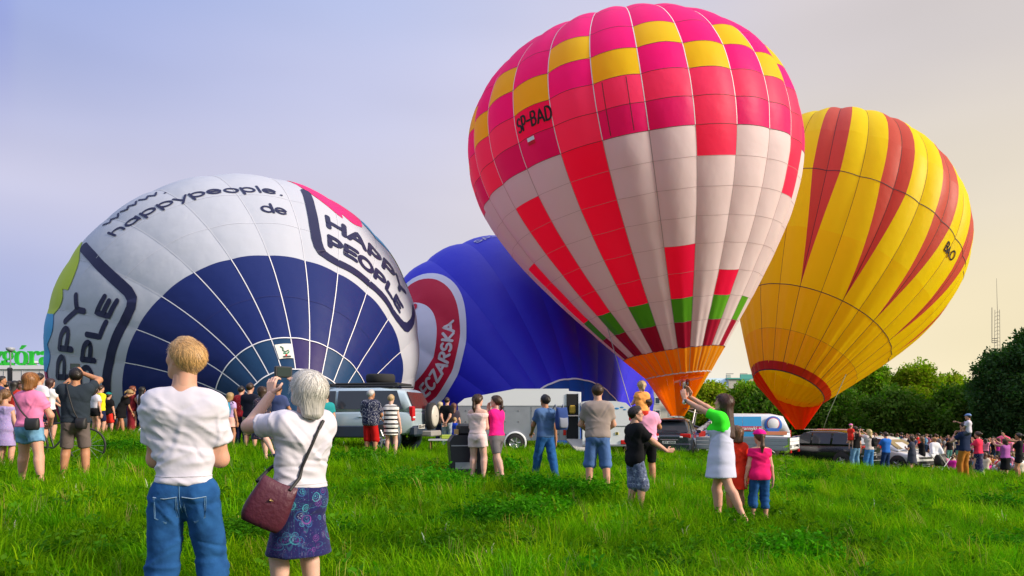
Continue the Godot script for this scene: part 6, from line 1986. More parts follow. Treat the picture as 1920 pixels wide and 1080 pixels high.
	car({"label": "dark grey blue hatchback seen from behind in front of the balloon basket", "x": 6.8, "z": -31.4, "turn": 73.0, "paint": mz,
		"body": [[-2.1, 0.42, 0.86, 0.74], [-2.02, 0.30, 0.98, 0.86], [-1.4, 0.24, 1.0, 0.9], [1.0, 0.24, 0.95, 0.9], [1.9, 0.26, 0.82, 0.84], [2.1, 0.36, 0.66, 0.7]],
		"cab": [[-2.0, 0.96, 1.0, 0.84, 0.7], [-1.55, 0.96, 1.46, 0.86, 0.66], [-0.9, 0.96, 1.56, 0.87, 0.66], [0.2, 0.96, 1.56, 0.87, 0.66], [0.5, 0.95, 1.48, 0.87, 0.64], [1.35, 0.92, 0.96, 0.84, 0.62]],
		"windows": [[-1.5, -0.4, -1.2, -0.4], [-0.3, 0.9, -0.3, 0.4]], "wheels": [-1.3, 1.35], "hw": 0.9,
		"lights": [["tail_light", Vector3(-2.03, 0.90, 0.62), Vector3(0.14, 0.17, 0.42), red], ["reverse_light", Vector3(-2.06, 0.85, 0.46), Vector3(0.12, 0.09, 0.14), lamp], ["headlight", Vector3(1.95, 0.7, 0.6), Vector3(0.2, 0.14, 0.3), lamp], ["wing_mirror", Vector3(0.85, 1.02, 0.98), Vector3(0.1, 0.14, 0.18), mz], ["exhaust_tip", Vector3(-2.1, 0.33, 0.5), Vector3(0.12, 0.06, 0.1), chrome]],
		"boxes": [["rear_bumper", Vector3(0.2, 0.34, 1.7), Vector3(-2.06, 0.46, 0), mz, 0.08], ["bumper_trim", Vector3(0.1, 0.10, 1.5), Vector3(-2.14, 0.34, 0), blackm], ["badge_bar", Vector3(0.03, 0.03, 0.7), Vector3(-2.12, 0.74, 0), chrome], ["roof_spoiler", Vector3(0.3, 0.05, 1.2), Vector3(-1.62, 1.52, 0), mz], ["rear_wiper", Vector3(0.02, 0.02, 0.5), Vector3(-1.95, 1.08, 0.1), blackm]],
		"plate": [-2.145, 0.64, 0, "LRY 40MU"]})
	# low aluminium cargo trailer
	t = thing("cargo_trailer", "low silver cargo trailer with ribbed sides parked before the painted van", "trailer", Vector3(9.25, gy(9.2, -29.3), -29.4), deg_to_rad(147))
	for sg in [-1.0, 1.0]:
		for k in 3: part("side_board", Vector3(3.5, 0.135, 0.03), Vector3(0, 0.56 + k * 0.145, sg * 0.82), alu, t, 0.01)
		part("side_frame", Vector3(3.6, 0.05, 0.05), Vector3(0, 0.48, sg * 0.82), mat(Color(0.3, 0.3, 0.33), 0.4, 0.6), t)
		wheel(t, Vector3(-0.2, 0.3, sg * 0.72), 0.3, sg)
		part("reflector", Vector3(0.14, 0.05, 0.02), Vector3(-1.0, 0.55, sg * 0.845), mat(Color(0.6, 0.15, 0.02), 0.3), t)
	for k in 3: part("tail_board", Vector3(0.03, 0.135, 1.6), Vector3(-1.77, 0.56 + k * 0.145, 0), wht, t, 0.01)
	part("front_board", Vector3(0.03, 0.42, 1.6), Vector3(1.77, 0.70, 0), alu, t)
	part("floor", Vector3(3.5, 0.05, 1.6), Vector3(0, 0.47, 0), mat(Color(0.2, 0.17, 0.13)), t)
	part("number_plate", Vector3(0.02, 0.11, 0.5), Vector3(-1.80, 0.62, 0.2), mat(Color(0.75, 0.75, 0.72)), t)
	text_part("plate_text", "BI 78NU", 0.12, blackm, t, Transform3D(Basis(Vector3.UP, -PI / 2), Vector3(-1.814, 0.62, 0.2)), false, 0.004)
	for sg in [-1.0, 1.0]:
		part("corner_post", Vector3(0.07, 0.55, 0.07), Vector3(-1.77, 0.68, sg * 0.82), chrome, t)
		part("tail_light", Vector3(0.05, 0.10, 0.2), Vector3(-1.8, 0.42, sg * 0.66), red, t)
		part("latch", Vector3(0.03, 0.12, 0.05), Vector3(-1.80, 0.60, sg * 0.6), blackm, t)
	# painted van
	var vp := paint(Color(0.62, 0.66, 0.74), 0.3, 0.0)
	var sky_print := mat(Color(0.04, 0.32, 0.62), 0.2)
	sky_print.albedo_texture = noise_tex(128, 0.02, ramp([Color(0.7, 0.8, 0.9), Color(1, 1, 1), Color(4, 2, 1.4)], [0.3, 0.6, 1.0]))
	var van := car({"called": "painted_van", "category": "van", "label": "white van printed with blue sky, red band and a blue balloon on its flank", "x": 10.05, "z": -33.6, "turn": 177.0, "paint": vp,
		"body": [[-2.2, 0.40, 1.05, 0.80], [-2.14, 0.30, 1.12, 0.88], [-1.4, 0.28, 1.14, 0.92], [1.0, 0.28, 1.10, 0.92], [1.8, 0.28, 0.96, 0.88], [2.15, 0.36, 0.78, 0.74]],
		"cab": [[-2.16, 1.08, 1.16, 0.88, 0.8], [-1.9, 1.08, 1.80, 0.90, 0.76], [-1.4, 1.08, 1.90, 0.90, 0.76], [0.3, 1.08, 1.90, 0.90, 0.76], [0.7, 1.08, 1.78, 0.90, 0.74], [1.75, 1.02, 1.06, 0.86, 0.70]],
		"windows": [[-0.92, -0.12, -0.92, -0.12, sky_print], [-0.10, 0.62, -0.10, 0.55, sky_print], [0.75, 1.45, 0.72, 0.85, mat(Color(0.02, 0.07, 0.42), 0.1)]], "wheels": [-1.3, 1.3], "hw": 0.92,
		"lights": [["tail_light", Vector3(-2.17, 1.0, 0.78), Vector3(0.08, 0.4, 0.1), red], ["headlight", Vector3(1.95, 0.72, 0.62), Vector3(0.2, 0.16, 0.3), lamp], ["red_band", Vector3(-0.16, 1.26, 0.925), Vector3(1.55, 0.2, 0.012), mat(Color(0.5, 0.015, 0.03), 0.3)], ["blue_band", Vector3(-0.16, 0.98, 0.925), Vector3(1.55, 0.25, 0.012), sky_print], ["red_stripe", Vector3(-1.55, 1.06, 0.928), Vector3(0.9, 0.16, 0.012), mat(Color(0.62, 0.22, 0.12), 0.3)], ["pale_stripe", Vector3(-1.5, 0.78, 0.93), Vector3(1.1, 0.14, 0.012), mat(Color(0.25, 0.5, 0.58), 0.3)], ["blue_panel", Vector3(1.1, 0.86, 0.90), Vector3(0.6, 0.5, 0.03), mat(Color(0.02, 0.07, 0.42), 0.25)], ["red_panel", Vector3(1.65, 1.0, 0.86), Vector3(0.3, 0.3, 0.03), mat(Color(0.6, 0.03, 0.02), 0.3)]],
		"boxes": [["front_bumper", Vector3(0.2, 0.3, 1.7), Vector3(2.08, 0.44, 0), vp, 0.08], ["rear_bumper", Vector3(0.18, 0.3, 1.7), Vector3(-2.16, 0.44, 0), vp, 0.08]]})
	for q in [[0.0, 0.38, Color(0.03, 0.14, 0.5), 0.0], [0.0, 0.27, Color(0.5, 0.02, 0.04), 0.008], [0.0, 0.24, Color(0.75, 0.75, 0.78), 0.014]]:
		obj("balloon_print", lathe([[0.002, 0.006], [q[1], 0.004], [q[1] + 0.005, 0.0]], 24, 2), mat(q[2], 0.3), van).transform = Transform3D(Basis.from_scale(Vector3(1, 1, -1)), Vector3(-1.42, 1.42 + (0.05 if q[3] > 0 else 0.0), -0.868 - q[3]))
	obj("balloon_print", quad_plate([Vector3(-1.74, 1.28, -0.892), Vector3(-1.52, 0.98, -0.925), Vector3(-1.32, 0.98, -0.925), Vector3(-1.10, 1.28, -0.892)], 0.006), mat(Color(0.03, 0.14, 0.5), 0.3), van)
	text_part("web_address", "muczarnyki.pl", 0.19, mat(Color(0.8, 0.8, 0.82)), van, Transform3D(Basis(Vector3.UP, PI), Vector3(-0.3, 1.265, -0.936)), false, 0.006)
	# black estate, tail to the right
	var bk := paint(Color(0.010, 0.011, 0.014), 0.2, 0.1)
	var est := {"label": "black estate car with red tail lights at the end of the row of vehicles", "x": 14.0, "z": -33.6, "turn": 128.0, "paint": bk,
		"body": [[-2.2, 0.42, 0.92, 0.76], [-2.12, 0.30, 1.02, 0.86], [-1.4, 0.24, 1.04, 0.91], [1.0, 0.24, 0.98, 0.91], [1.9, 0.26, 0.86, 0.85], [2.15, 0.36, 0.68, 0.7]],
		"cab": [[-2.12, 1.0, 1.04, 0.84, 0.7], [-1.75, 1.0, 1.50, 0.87, 0.68], [-1.0, 1.0, 1.62, 0.88, 0.68], [0.2, 1.0, 1.62, 0.88, 0.68], [0.5, 1.0, 1.54, 0.87, 0.66], [1.35, 0.96, 1.0, 0.84, 0.62]],
		"windows": [[-1.75, -0.9, -1.5, -0.9], [-0.8, 0.05, -0.8, 0.05], [0.12, 1.05, 0.12, 0.5]], "wheels": [-1.35, 1.35], "hw": 0.91, "screen": mat(Color(0.25, 0.28, 0.33), 0.05),
		"lights": [["tail_light", Vector3(-2.1, 0.94, 0.68), Vector3(0.18, 0.16, 0.34), red], ["headlight", Vector3(1.98, 0.72, 0.62), Vector3(0.2, 0.15, 0.3), lamp], ["roof_rail", Vector3(-0.5, 1.67, 0.55), Vector3(2.2, 0.04, 0.04), chrome]],
		"boxes": [["rear_bumper", Vector3(0.2, 0.34, 1.72), Vector3(-2.14, 0.48, 0), bk, 0.08], ["chrome_strip", Vector3(0.03, 0.05, 0.8), Vector3(-2.2, 0.84, 0), chrome], ["bumper_trim", Vector3(0.05, 0.05, 1.5), Vector3(-2.25, 0.36, 0), chrome]],
		"plate": [-2.25, 0.66, 0, "BI 5206P"]}
	car(est)
	var wc := paint(Color(0.66, 0.66, 0.66), 0.3, 0.1)
	var hat := {"label": "white hatchback facing the field with black grille, between the standing people", "x": 17.2, "z": -34.5, "turn": -62.0, "paint": wc,
		"body": [[-2.0, 0.42, 0.9, 0.74], [-1.9, 0.30, 1.0, 0.86], [-1.3, 0.24, 1.0, 0.89], [1.0, 0.24, 0.94, 0.89], [1.75, 0.26, 0.80, 0.84], [2.0, 0.34, 0.62, 0.68]],
		"cab": [[-1.9, 0.96, 1.0, 0.84, 0.7], [-1.5, 0.96, 1.44, 0.86, 0.66], [-0.9, 0.96, 1.5, 0.86, 0.66], [0.1, 0.96, 1.5, 0.86, 0.66], [0.4, 0.95, 1.42, 0.86, 0.64], [1.25, 0.91, 0.95, 0.83, 0.62]],
		"windows": [[-1.5, -0.4, -1.2, -0.4], [-0.3, 0.85, -0.3, 0.35]], "wheels": [-1.25, 1.28], "hw": 0.89, "screen": mat(Color(0.24, 0.17, 0.05), 0.06),  # screen: golden reflection put into the windscreen colour
		"lights": [["headlight", Vector3(1.86, 0.70, 0.60), Vector3(0.26, 0.14, 0.3), lamp], ["tail_light", Vector3(-1.96, 0.9, 0.66), Vector3(0.1, 0.2, 0.24), red]],
		"boxes": [["grille", Vector3(0.06, 0.10, 0.9), Vector3(1.99, 0.62, 0), blackm], ["lower_grille", Vector3(0.08, 0.22, 1.3), Vector3(1.97, 0.40, 0), blackm, 0.04], ["badge", Vector3(0.03, 0.06, 0.12), Vector3(2.03, 0.64, 0), chrome]],
		"plate": [2.02, 0.30, 0, "BI 930AK"]}
	car(hat)
	var dk := paint(Color(0.03, 0.04, 0.06), 0.25, 0.3)
	var c2 := hat.duplicate()
	c2.merge({"label": "dark blue hatchback partly hidden behind the man in black with the toddler", "x": 14.9, "z": -35.5, "turn": -70.0, "paint": dk, "plate": [2.02, 0.30, 0, "BI 117LS"]}, true)
	car(c2)
	# roofs of cars parked beyond the crowd
	var far_cols := [["pale blue", Color(0.2, 0.32, 0.42)], ["white", Color(0.6, 0.6, 0.6)], ["dark green", Color(0.02, 0.08, 0.07)], ["silver", Color(0.4, 0.42, 0.45)], ["navy", Color(0.02, 0.03, 0.09)], ["light grey", Color(0.5, 0.5, 0.5)]]
	for k in 6:
		var c3 := hat.duplicate()
		c3.merge({"label": "%s car parked under the trees beyond the seated crowd" % far_cols[k][0], "x": 41.0 + k * 3.6, "z": -68.0 - (k % 2) * 1.5, "turn": 165.0 if k % 2 else 12.0, "paint": paint(far_cols[k][1]), "group": "cars parked under the trees", "plate": [2.02, 0.30, 0, "BI 2%d4KP" % k]}, true)
		car(c3)

# ---------- the crowd further off ----------
var patterns := []

func build_crowd() -> void:
	var sk := Color(0.52, 0.27, 0.18)
	var specs := [
		{"x": 22.5, "z": -52.0, "H": 1.74, "yaw": 15, "arms": ["down", "hold"], "hair": ["short", Color(0.03, 0.02, 0.012)], "top": {"m": cloth(Color(0.6, 0.6, 0.65)), "hem": 0.5}, "bottom": {"m": cloth(Color(0.02, 0.04, 0.1)), "hem": 0.05}, "label": "distant spectator in pale shirt standing right behind the blue t-shirt man"},
		{"x": 27.0, "z": -50.0, "H": 1.68, "yaw": 25, "fem": true, "arms": ["phone", "phone"], "hair": ["long", Color(0.08, 0.04, 0.02), 0.2], "top": {"m": cloth(Color(0.6, 0.1, 0.2)), "hem": 0.52, "sleeve": 0.4}, "bottom": {"m": cloth(Color(0.05, 0.05, 0.06)), "hem": 0.35}, "label": "distant woman in crimson top holding up a phone among standing spectators"},
		{"x": 21.8, "z": -38.0, "H": 1.66, "yaw": 30, "fem": true, "seat": 1, "y": gy(21.8, -38) - 0.66, "legs": [[0.12, 0.30, 0.40], [-0.08, 0.30, 0.40]], "arms": ["lap", "lap"], "hair": ["long", Color(0.10, 0.05, 0.02), 0.18], "top": {"m": cloth(Color(0.7, 0.68, 0.7)), "hem": 0.5}, "bottom": {"m": cloth(Color(0.03, 0.05, 0.12)), "hem": 0.05}, "label": "woman in white top sitting on the grass before the standing crowd"},
		{"x": 24.0, "z": -36.5, "H": 1.35, "hk": 0.15, "yaw": -20, "seat": 1, "y": gy(24, -36.5) - 0.54, "legs": [[0.12, 0.30, 0.40], [-0.12, 0.30, 0.40]], "arms": ["lap", "hold"], "hair": ["short", Color(0.16, 0.09, 0.04)], "top": {"m": cloth(Color(0.7, 0.03, 0.2)), "hem": 0.5}, "bottom": {"m": cloth(Color(0.1, 0.1, 0.12)), "hem": 0.3}, "label": "child in raspberry red top sitting on the grass under the trees"}]
	for s in specs:
		s.skin = sk
		s.group = "spectators crowded under the trees"
		patterns.append(person(s))

func build_crowd_copies() -> void:
	var r := RandomNumberGenerator.new()
	r.seed = 41
	var cols := [["white", Color(0.72, 0.71, 0.73)], ["red", Color(0.5, 0.02, 0.02)], ["pink", Color(0.7, 0.25, 0.38)], ["navy", Color(0.015, 0.025, 0.08)], ["black", Color(0.01, 0.01, 0.012)], ["sky blue", Color(0.16, 0.36, 0.6)], ["grey", Color(0.22, 0.22, 0.24)], ["mint", Color(0.2, 0.5, 0.42)], ["orange", Color(0.7, 0.25, 0.05)], ["magenta", Color(0.55, 0.02, 0.3)], ["cream", Color(0.6, 0.52, 0.4)]]
	var hairs := [Color(0.02, 0.012, 0.008), Color(0.07, 0.035, 0.015), Color(0.3, 0.18, 0.07), Color(0.14, 0.05, 0.02)]
	for k in 140:
		var seated := k >= 82 and k < 132
		var left := k >= 132
		var src: Node3D = patterns[(2 + r.randi() % 2) if seated else (r.randi() % 2)]
		var d := r.randf_range(34.0, 43.0) if seated else r.randf_range(45.0, 64.0)
		var px := r.randf_range(1600.0, 1925.0) if not seated else r.randf_range(1672.0, 1925.0)
		if left:
			d = r.randf_range(26.0, 34.0)
			px = r.randf_range(-30.0, 72.0)
		var x := (px - 960.0) / 1400.0 * d
		var c := src.duplicate()
		c.name = numbered("person")
		add_child(c)
		var s := r.randf_range(0.90, 1.06)
		var base := gy(x, -d)
		if seated: base -= 0.395 * (1.66 if src == patterns[2] else 1.35) * s
		c.position = Vector3(x, base, -d)
		c.rotation.y = r.randf_range(-0.9, 1.0)
		c.scale = Vector3.ONE * s
		var col: Array = cols[r.randi() % cols.size()]
		for m in c.get_children():
			if m.name.begins_with("top"): m.material_override = cloth(col[1])
			elif m.name.begins_with("hair"): m.material_override = hair_mat(hairs[r.randi() % 4])
			elif (m.name.begins_with("trousers") or m.name.begins_with("shorts")) and r.randf() < 0.5: m.material_override = cloth(cols[r.randi() % cols.size()][1])
		var what := "seated on the grass of the packed crowd" if seated else ("standing in the packed crowd beneath the trees" if not left else "standing by the pale hall")
		tag(c, "%s in %s top %s" % ["spectator" if src != patterns[3] else "child", col[0], what], "person", "spectators in %s tops %s" % [col[0], what])

# ---------- carried and standing things ----------
func at_px(px: float, y: float, d: float) -> Vector3:
	return Vector3(px, y, -d)

func device(j: Dictionary, label: String, called: String, s: Vector3, m: Material, lens := true) -> void:
	var H: float = j.H
	var mid: Vector3 = (j.wri[0] + j.wri[1]) * 0.5 + ((j.hdir[0] as Vector3).normalized() + (j.hdir[1] as Vector3).normalized()) * 0.048 * H + Vector3(0, 0, -0.012)
	var root: Node3D = j.root
	var t := thing(called, label, "camera" if called == "camera" else "phone", root.transform * mid, root.rotation.y)
	part("case", s, Vector3.ZERO, m, t, 0.006)
	part("screen", Vector3(s.x * 0.8, s.y * 0.78, 0.002), Vector3(0, 0, s.z * 0.5 + 0.001), mat(Color(0.015, 0.03, 0.03), 0.08), t)
	if lens: obj("lens", lathe([[0.004, -0.03], [s.y * 0.36, -0.03], [s.y * 0.40, 0.0]], 16, 2), mat(Color(0.02, 0.02, 0.022), 0.2), t).position = Vector3(0, 0, -s.z * 0.5)

func glasses(j: Dictionary, label: String, up: float, m: Material, on_head := false) -> void:
	var root: Node3D = j.root
	var X: Callable = j.X
	var t := thing("sunglasses" if on_head or m.albedo_color.v < 0.1 else "eyeglasses", label, "glasses", root.position, root.rotation.y)
	for sg in [-1.0, 1.0]:
		var c: Vector3 = X.call(sg * 0.034, up, -0.098 + up * 0.9 * (1.0 if on_head else 0.0))
		var ring := []
		var hb: Basis = j.hb
		for k in 13:
			var a := TAU * k / 12.0
			ring.append(c + hb * Vector3(cos(a) * 0.026, sin(a) * 0.019, 0) * j.hk)
		obj("frame", tube(ring, 0.0028 * j.hk, 5), m, t)
		obj("temple", tube([X.call(sg * 0.060, up, -0.092), X.call(sg * 0.084, up - 0.002, -0.05), X.call(sg * 0.086, up - 0.004, 0.0)], 0.0028 * j.hk, 5), m, t)
		if on_head or m.albedo_color.v < 0.1:
			var fan := begin()
			for k in 12:
				for q in [c, ring[k], ring[k + 1]]: fan.add_vertex(q)
			obj("lens", fin(fan), mat(Color(0.01, 0.01, 0.012), 0.08), t)

func bag_shape(w: float, h: float, th: float, top: float) -> ArrayMesh:
	# a soft bag, narrower at the mouth, slightly sagging
	var rows := []
	for j in 9:
		var f := j / 8.0
		var y := -h * 0.5 + h * f
		var hw := w * 0.5 * lerpf(1.0, top, f) * (1.0 - 0.25 * pow(1.0 - f, 6.0))
		var ht := th * 0.5 * sqrt(maxf(0.03, 1.0 - pow(absf(f * 2.0 - 0.8) / 1.25, 2.0)))
		var r := []
		for k in 20:
			var a := TAU * k / 20.0
			var cx := signf(cos(a)) * pow(absf(cos(a)), 0.5)
			var cz := signf(sin(a)) * pow(absf(sin(a)), 0.7)
			var sag := 0.02 * h * (1.0 - cx * cx) * f * -2.0
			r.append(Vector3(cx * hw, y + sag, cz * ht))
		rows.append(r)
	var bot := []
	var tp := []
	for k in 20:
		bot.append(Vector3(0, -h * 0.5, 0))
		tp.append(Vector3(0, h * 0.47, 0))
	rows.push_front(bot)
	rows.append(tp)
	return grid_mesh(rows, true)

func world_strap(parent: Node3D, pts: Array, r: float, m: Material) -> void:
	var q := []
	for i in pts.size() - 1:
		for k in 5:
			var a: Vector3 = pts[maxi(0, i - 1)]
			var d: Vector3 = pts[mini(pts.size() - 1, i + 2)]
			q.append((pts[i] as Vector3).cubic_interpolate(pts[i + 1], a, d, k / 5.0) - parent.position)
	q.append(pts[-1] - parent.position)
	obj("strap", tube(q, r, 6), m, parent)

func build_items() -> void:
	var blackm := mat(Color(0.012, 0.012, 0.014), 0.6)
	var leather := mat(Color(0.075, 0.012, 0.028), 0.45)
	leather.heightmap_enabled = true
	leather.heightmap_texture = M.weave
	leather.heightmap_scale = 0.3
	leather.uv1_triplanar = true
	leather.uv1_scale = Vector3.ONE * 3.0
	# cameras and phones
	device(J.lady, "small black camera held up by the grey haired woman", "camera", Vector3(0.125, 0.075, 0.025), mat(Color(0.02, 0.02, 0.022), 0.3))
	device(J.phone, "grey phone held up by the woman in the neon yoked dress", "phone", Vector3(0.085, 0.09, 0.016), mat(Color(0.16, 0.13, 0.17), 0.3), false)
	device(J.photo, "black camera with strap raised by the bearded man", "camera", Vector3(0.13, 0.09, 0.06), blackm)
	device(J.blonde2, "phone held up by the blonde woman with the black backpack", "phone", Vector3(0.075, 0.12, 0.012), blackm, false)
	device(J.purple, "phone held up by the stout woman in mauve", "phone", Vector3(0.12, 0.075, 0.012), blackm, false)
	device(J.blacktank, "phone held up by the woman in the black tank top", "phone", Vector3(0.12, 0.075, 0.012), blackm, false)
	glasses(J.boy, "thin rimmed glasses on the boy in black", 0.008, mat(Color(0.11, 0.09, 0.09), 0.3, 0.6))
	glasses(J.lady, "dark sunglasses on the grey haired woman", 0.006, blackm)
	glasses(J.phone, "sunglasses pushed up on the head of the filming woman", 0.095, mat(Color(0.05, 0.04, 0.04), 0.2), true)
	# shoulder bag of the grey haired woman
	var b := thing("shoulder_bag", "burgundy leather shoulder bag hanging at the hip of the grey haired woman", "bag", Vector3(-1.49, 0.79, -4.60))
	b.rotation = Vector3(0.05, 0.25, deg_to_rad(-26))
	obj("pouch", bag_shape(0.31, 0.30, 0.10, 0.72), leather, b)
	obj("clasp", tube([Vector3(-0.012, 0.03, 0.058), Vector3(0.012, 0.03, 0.058)], [0.012, 0.001], 3), mat(Color(0.6, 0.45, 0.2), 0.3, 0.9), b)
	var sb := begin()
	var inv := b.transform.affine_inverse()
	var sp := []
	var lr: Node3D = F.lady
	var lm: MeshInstance3D = lr.get_node("top")
	sp.append(inv * Vector3(-1.37, 0.87, -4.60))
	var linv := lr.transform.affine_inverse()
	for p in [Vector3(-1.345, 0.94, -4.8), Vector3(-1.33, 1.01, -4.8), Vector3(-1.30, 1.08, -4.8), Vector3(-1.27, 1.15, -4.8), Vector3(-1.245, 1.21, -4.8), Vector3(-1.225, 1.26, -4.8), Vector3(-1.21, 1.30, -4.8)]:
		var dl: Vector3 = (linv.basis * Vector3(0.1, 0, 1)).normalized()
		sp.append(inv * (lr.transform * (snap(lm, linv * p, dl) + dl * 0.008)))
	obj("strap", tube(sp, 0.011, 6), blackm, b)
	var sp2 := []
	for p in [Vector3(-1.575, 0.925, -4.61), Vector3(-1.54, 0.99, -4.72), Vector3(-1.48, 1.06, -4.86), Vector3(-1.43, 1.13, -4.95)]: sp2.append(inv * p)
	obj("strap", tube(sp2, 0.012, 6), blackm, b)
	var mt: MeshInstance3D = F.man.get_node("top")
	var thread := mat(Color(0.55, 0.53, 0.58), 0.9)
	hem_line(mt, 0.565 * 1.79, 0, 0, 0.0018, thread)
	var mj: MeshInstance3D = F.man.get_node("trousers")
	var gold := mat(Color(0.10, 0.22, 0.38), 0.8)
	for sg in [-1.0, 1.0]:
		var x0: float = sg * 0.075
		for k in 2:
			var w0 := 0.062 - k * 0.006
			stitch(mj, [Vector3(x0 - w0, 0.90, 0), Vector3(x0 - w0 * 0.95, 0.84, 0), Vector3(x0 - w0 * 0.9, 0.785, 0), Vector3(x0, 0.755 + k * 0.006, 0), Vector3(x0 + w0 * 0.9, 0.785, 0), Vector3(x0 + w0 * 0.95, 0.84, 0), Vector3(x0 + w0, 0.90, 0)], Vector3.BACK, 0.0016, gold)
		stitch(mj, [Vector3(x0 - 0.062, 0.90, 0), Vector3(x0, 0.892, 0), Vector3(x0 + 0.062, 0.90, 0)], Vector3.BACK, 0.003, mat(Color(0.25, 0.36, 0.5), 0.8), "pocket_edge")
	stitch(mj, [Vector3(0, 0.96, 0), Vector3(0, 0.9, 0), Vector3(0, 0.85, 0), Vector3(0, 0.81, 0)], Vector3.BACK, 0.002, gold)
	var lt: MeshInstance3D = F.lady.get_node("top")
	hem_line(lt, 0.562 * 1.65, 0, 0, 0.0018, thread)
	# small black bags
	for q in [["black handbag on the hip of the woman in pink", Vector3(-6.62, 1.22, -10.30), Vector3(-6.98, 1.76, -10.36), Vector3(0.21, 0.17, 0.10)], ["black camera bag at the side of the bearded man", Vector3(-6.44, 1.22, -11.16), Vector3(-6.66, 1.80, -11.17), Vector3(0.17, 0.17, 0.12)]]:
		var t := thing("crossbody_bag", q[0], "bag", q[1])
		obj("pouch", bag_shape(q[3].x, q[3].y, q[3].z, 0.9), blackm, t)
		world_strap(t, [q[1] + Vector3(-0.05, 0.07, 0.0), (q[1] as Vector3).lerp(q[2], 0.35) + Vector3(-0.02, 0, 0.04), (q[1] as Vector3).lerp(q[2], 0.7) + Vector3(0, 0, 0.05), q[2], q[2] + Vector3(-0.02, 0.04, -0.08)], 0.010, blackm)
	# backpacks
	for q in [["grey and navy backpack slung on one shoulder of the walking man", J.bp, Vector3(0.12, 0.72, 0.16), Vector3(0.30, 0.46, 0.17), Color(0.03, 0.06, 0.20), Color(0.2, 0.22, 0.28)], ["small black backpack on the blonde woman", J.blonde2, Vector3(0, 0.70, 0.17), Vector3(0.27, 0.34, 0.13), Color(0.01, 0.01, 0.012), Color(0.02, 0.02, 0.02)], ["turquoise backpack on the girl in lilac top", J.pskirt, Vector3(0.06, 0.70, 0.17), Vector3(0.28, 0.36, 0.15), Color(0.03, 0.26, 0.42), Color(0.08, 0.08, 0.1)]]:
		var j: Dictionary = q[1]
		var root: Node3D = j.root
		var c: Vector3 = root.transform * (q[2] * j.H)
		var t := thing("backpack", q[0], "backpack", c, root.rotation.y)
		obj("pack", bag_shape(q[3].x, q[3].y, q[3].z, 0.8), cloth(q[4]), t)
		obj("pocket", bag_shape(q[3].x * 0.7, q[3].y * 0.45, 0.07, 0.9), cloth(q[5]), t).position = Vector3(0, -q[3].y * 0.18, q[3].z * 0.42)
		for sg in [-1.0, 1.0]: obj("shoulder_strap", tube([Vector3(sg * 0.08, q[3].y * 0.40, -0.04), Vector3(sg * 0.09, q[3].y * 0.5 + 0.05, -0.10), Vector3(sg * 0.10, q[3].y * 0.42, -0.18)], 0.014, 6), cloth(q[5]), t)
	# wrist watch
	var jp: Dictionary = J.phone
	var wv: Vector3 = jp.wri[1] - (jp.hdir[1] as Vector3).normalized() * 0.03
	var fo: Vector3 = (jp.wri[1] - jp.elb[1]).normalized()
	var w := thing("wrist_watch", "white wrist watch of the woman in the neon yoked dress", "watch", jp.root.transform * wv, jp.root.rotation.y)
	obj("band", tube([-fo * 0.013, fo * 0.013], 0.036, 12), mat(Color(0.8, 0.8, 0.8), 0.3), w)
	obj("dial", tube([-fo * 0.018 + Vector3(-0.01, 0.012, 0.02), fo * 0.018 + Vector3(-0.01, 0.012, 0.02)], 0.028, 8), mat(Color(0.1, 0.1, 0.1), 0.2), w)
	# balloon basket lying tilted, with burner frame
	var wick := mat(Color(0.07, 0.04, 0.02), 0.8)
	var bs := thing("balloon_basket", "dark wicker balloon basket with padded rim and metal burner frame, tilted", "basket", Vector3(8.55, gy(8.5, -36) + 0.08, -36.2))
	bs.rotation = Vector3(0, 0.5, deg_to_rad(-14))
	for k in 4:
		var a := PI * 0.5 * k
		var n := Vector3(cos(a), 0, sin(a))
		var si := Vector3(-n.z, 0, n.x)
		var rows := []
		for jj in 9:
			var rr := []
			for ii in 13:
				var bump := 0.012 * (1.0 if (ii + jj) % 2 else -1.0)
				rr.append(n * (0.62 + bump + 0.04 * jj / 8.0) + si * (ii / 6.0 - 1.0) * 0.62 + Vector3(0, 0.05 + jj * 0.125, 0))
			rows.append(rr)
		obj("wicker_side", grid_mesh(rows), wick, bs)
	obj("rim", tube([Vector3(-0.66, 1.08, -0.66), Vector3(0.66, 1.08, -0.66), Vector3(0.66, 1.08, 0.66), Vector3(-0.66, 1.08, 0.66), Vector3(-0.66, 1.08, -0.66)], 0.05, 8), mat(Color(0.02, 0.02, 0.06), 0.6), bs)
	part("base", Vector3(1.2, 0.08, 1.2), Vector3(0, 0.02, 0), blackm, bs)
	part("yellow_pad", Vector3(0.5, 0.25, 0.05), Vector3(0.1, 0.75, 0.70), mat(Color(0.6, 0.35, 0.02)), bs)
	for x in [-0.6, 0.6]:
		for z in [-0.6, 0.6]: obj("upright", tube([Vector3(x, 1.05, z), Vector3(x * 0.75, 1.95, z * 0.75)], 0.03, 6), mat(Color(0.5, 0.5, 0.5), 0.4, 0.7), bs)
	obj("burner_frame", tube([Vector3(-0.45, 1.95, -0.45), Vector3(0.45, 1.95, -0.45), Vector3(0.45, 1.95, 0.45), Vector3(-0.45, 1.95, 0.45), Vector3(-0.45, 1.95, -0.45)], 0.035, 6), mat(Color(0.6, 0.6, 0.6), 0.3, 0.8), bs)
	for x in [-0.18, 0.18]: obj("burner", lathe([[0.03, 1.9], [0.13, 1.95], [0.14, 2.35], [0.11, 2.4]], 14), mat(Color(0.25, 0.22, 0.2), 0.4, 0.7), bs).position.x = x
	# burner seen through the open skirt, with padded poles
	var bu := thing("balloon_burner", "silver burner hanging on white padded poles in the orange skirt", "burner", Vector3(8.3, 3.0, -36.0))
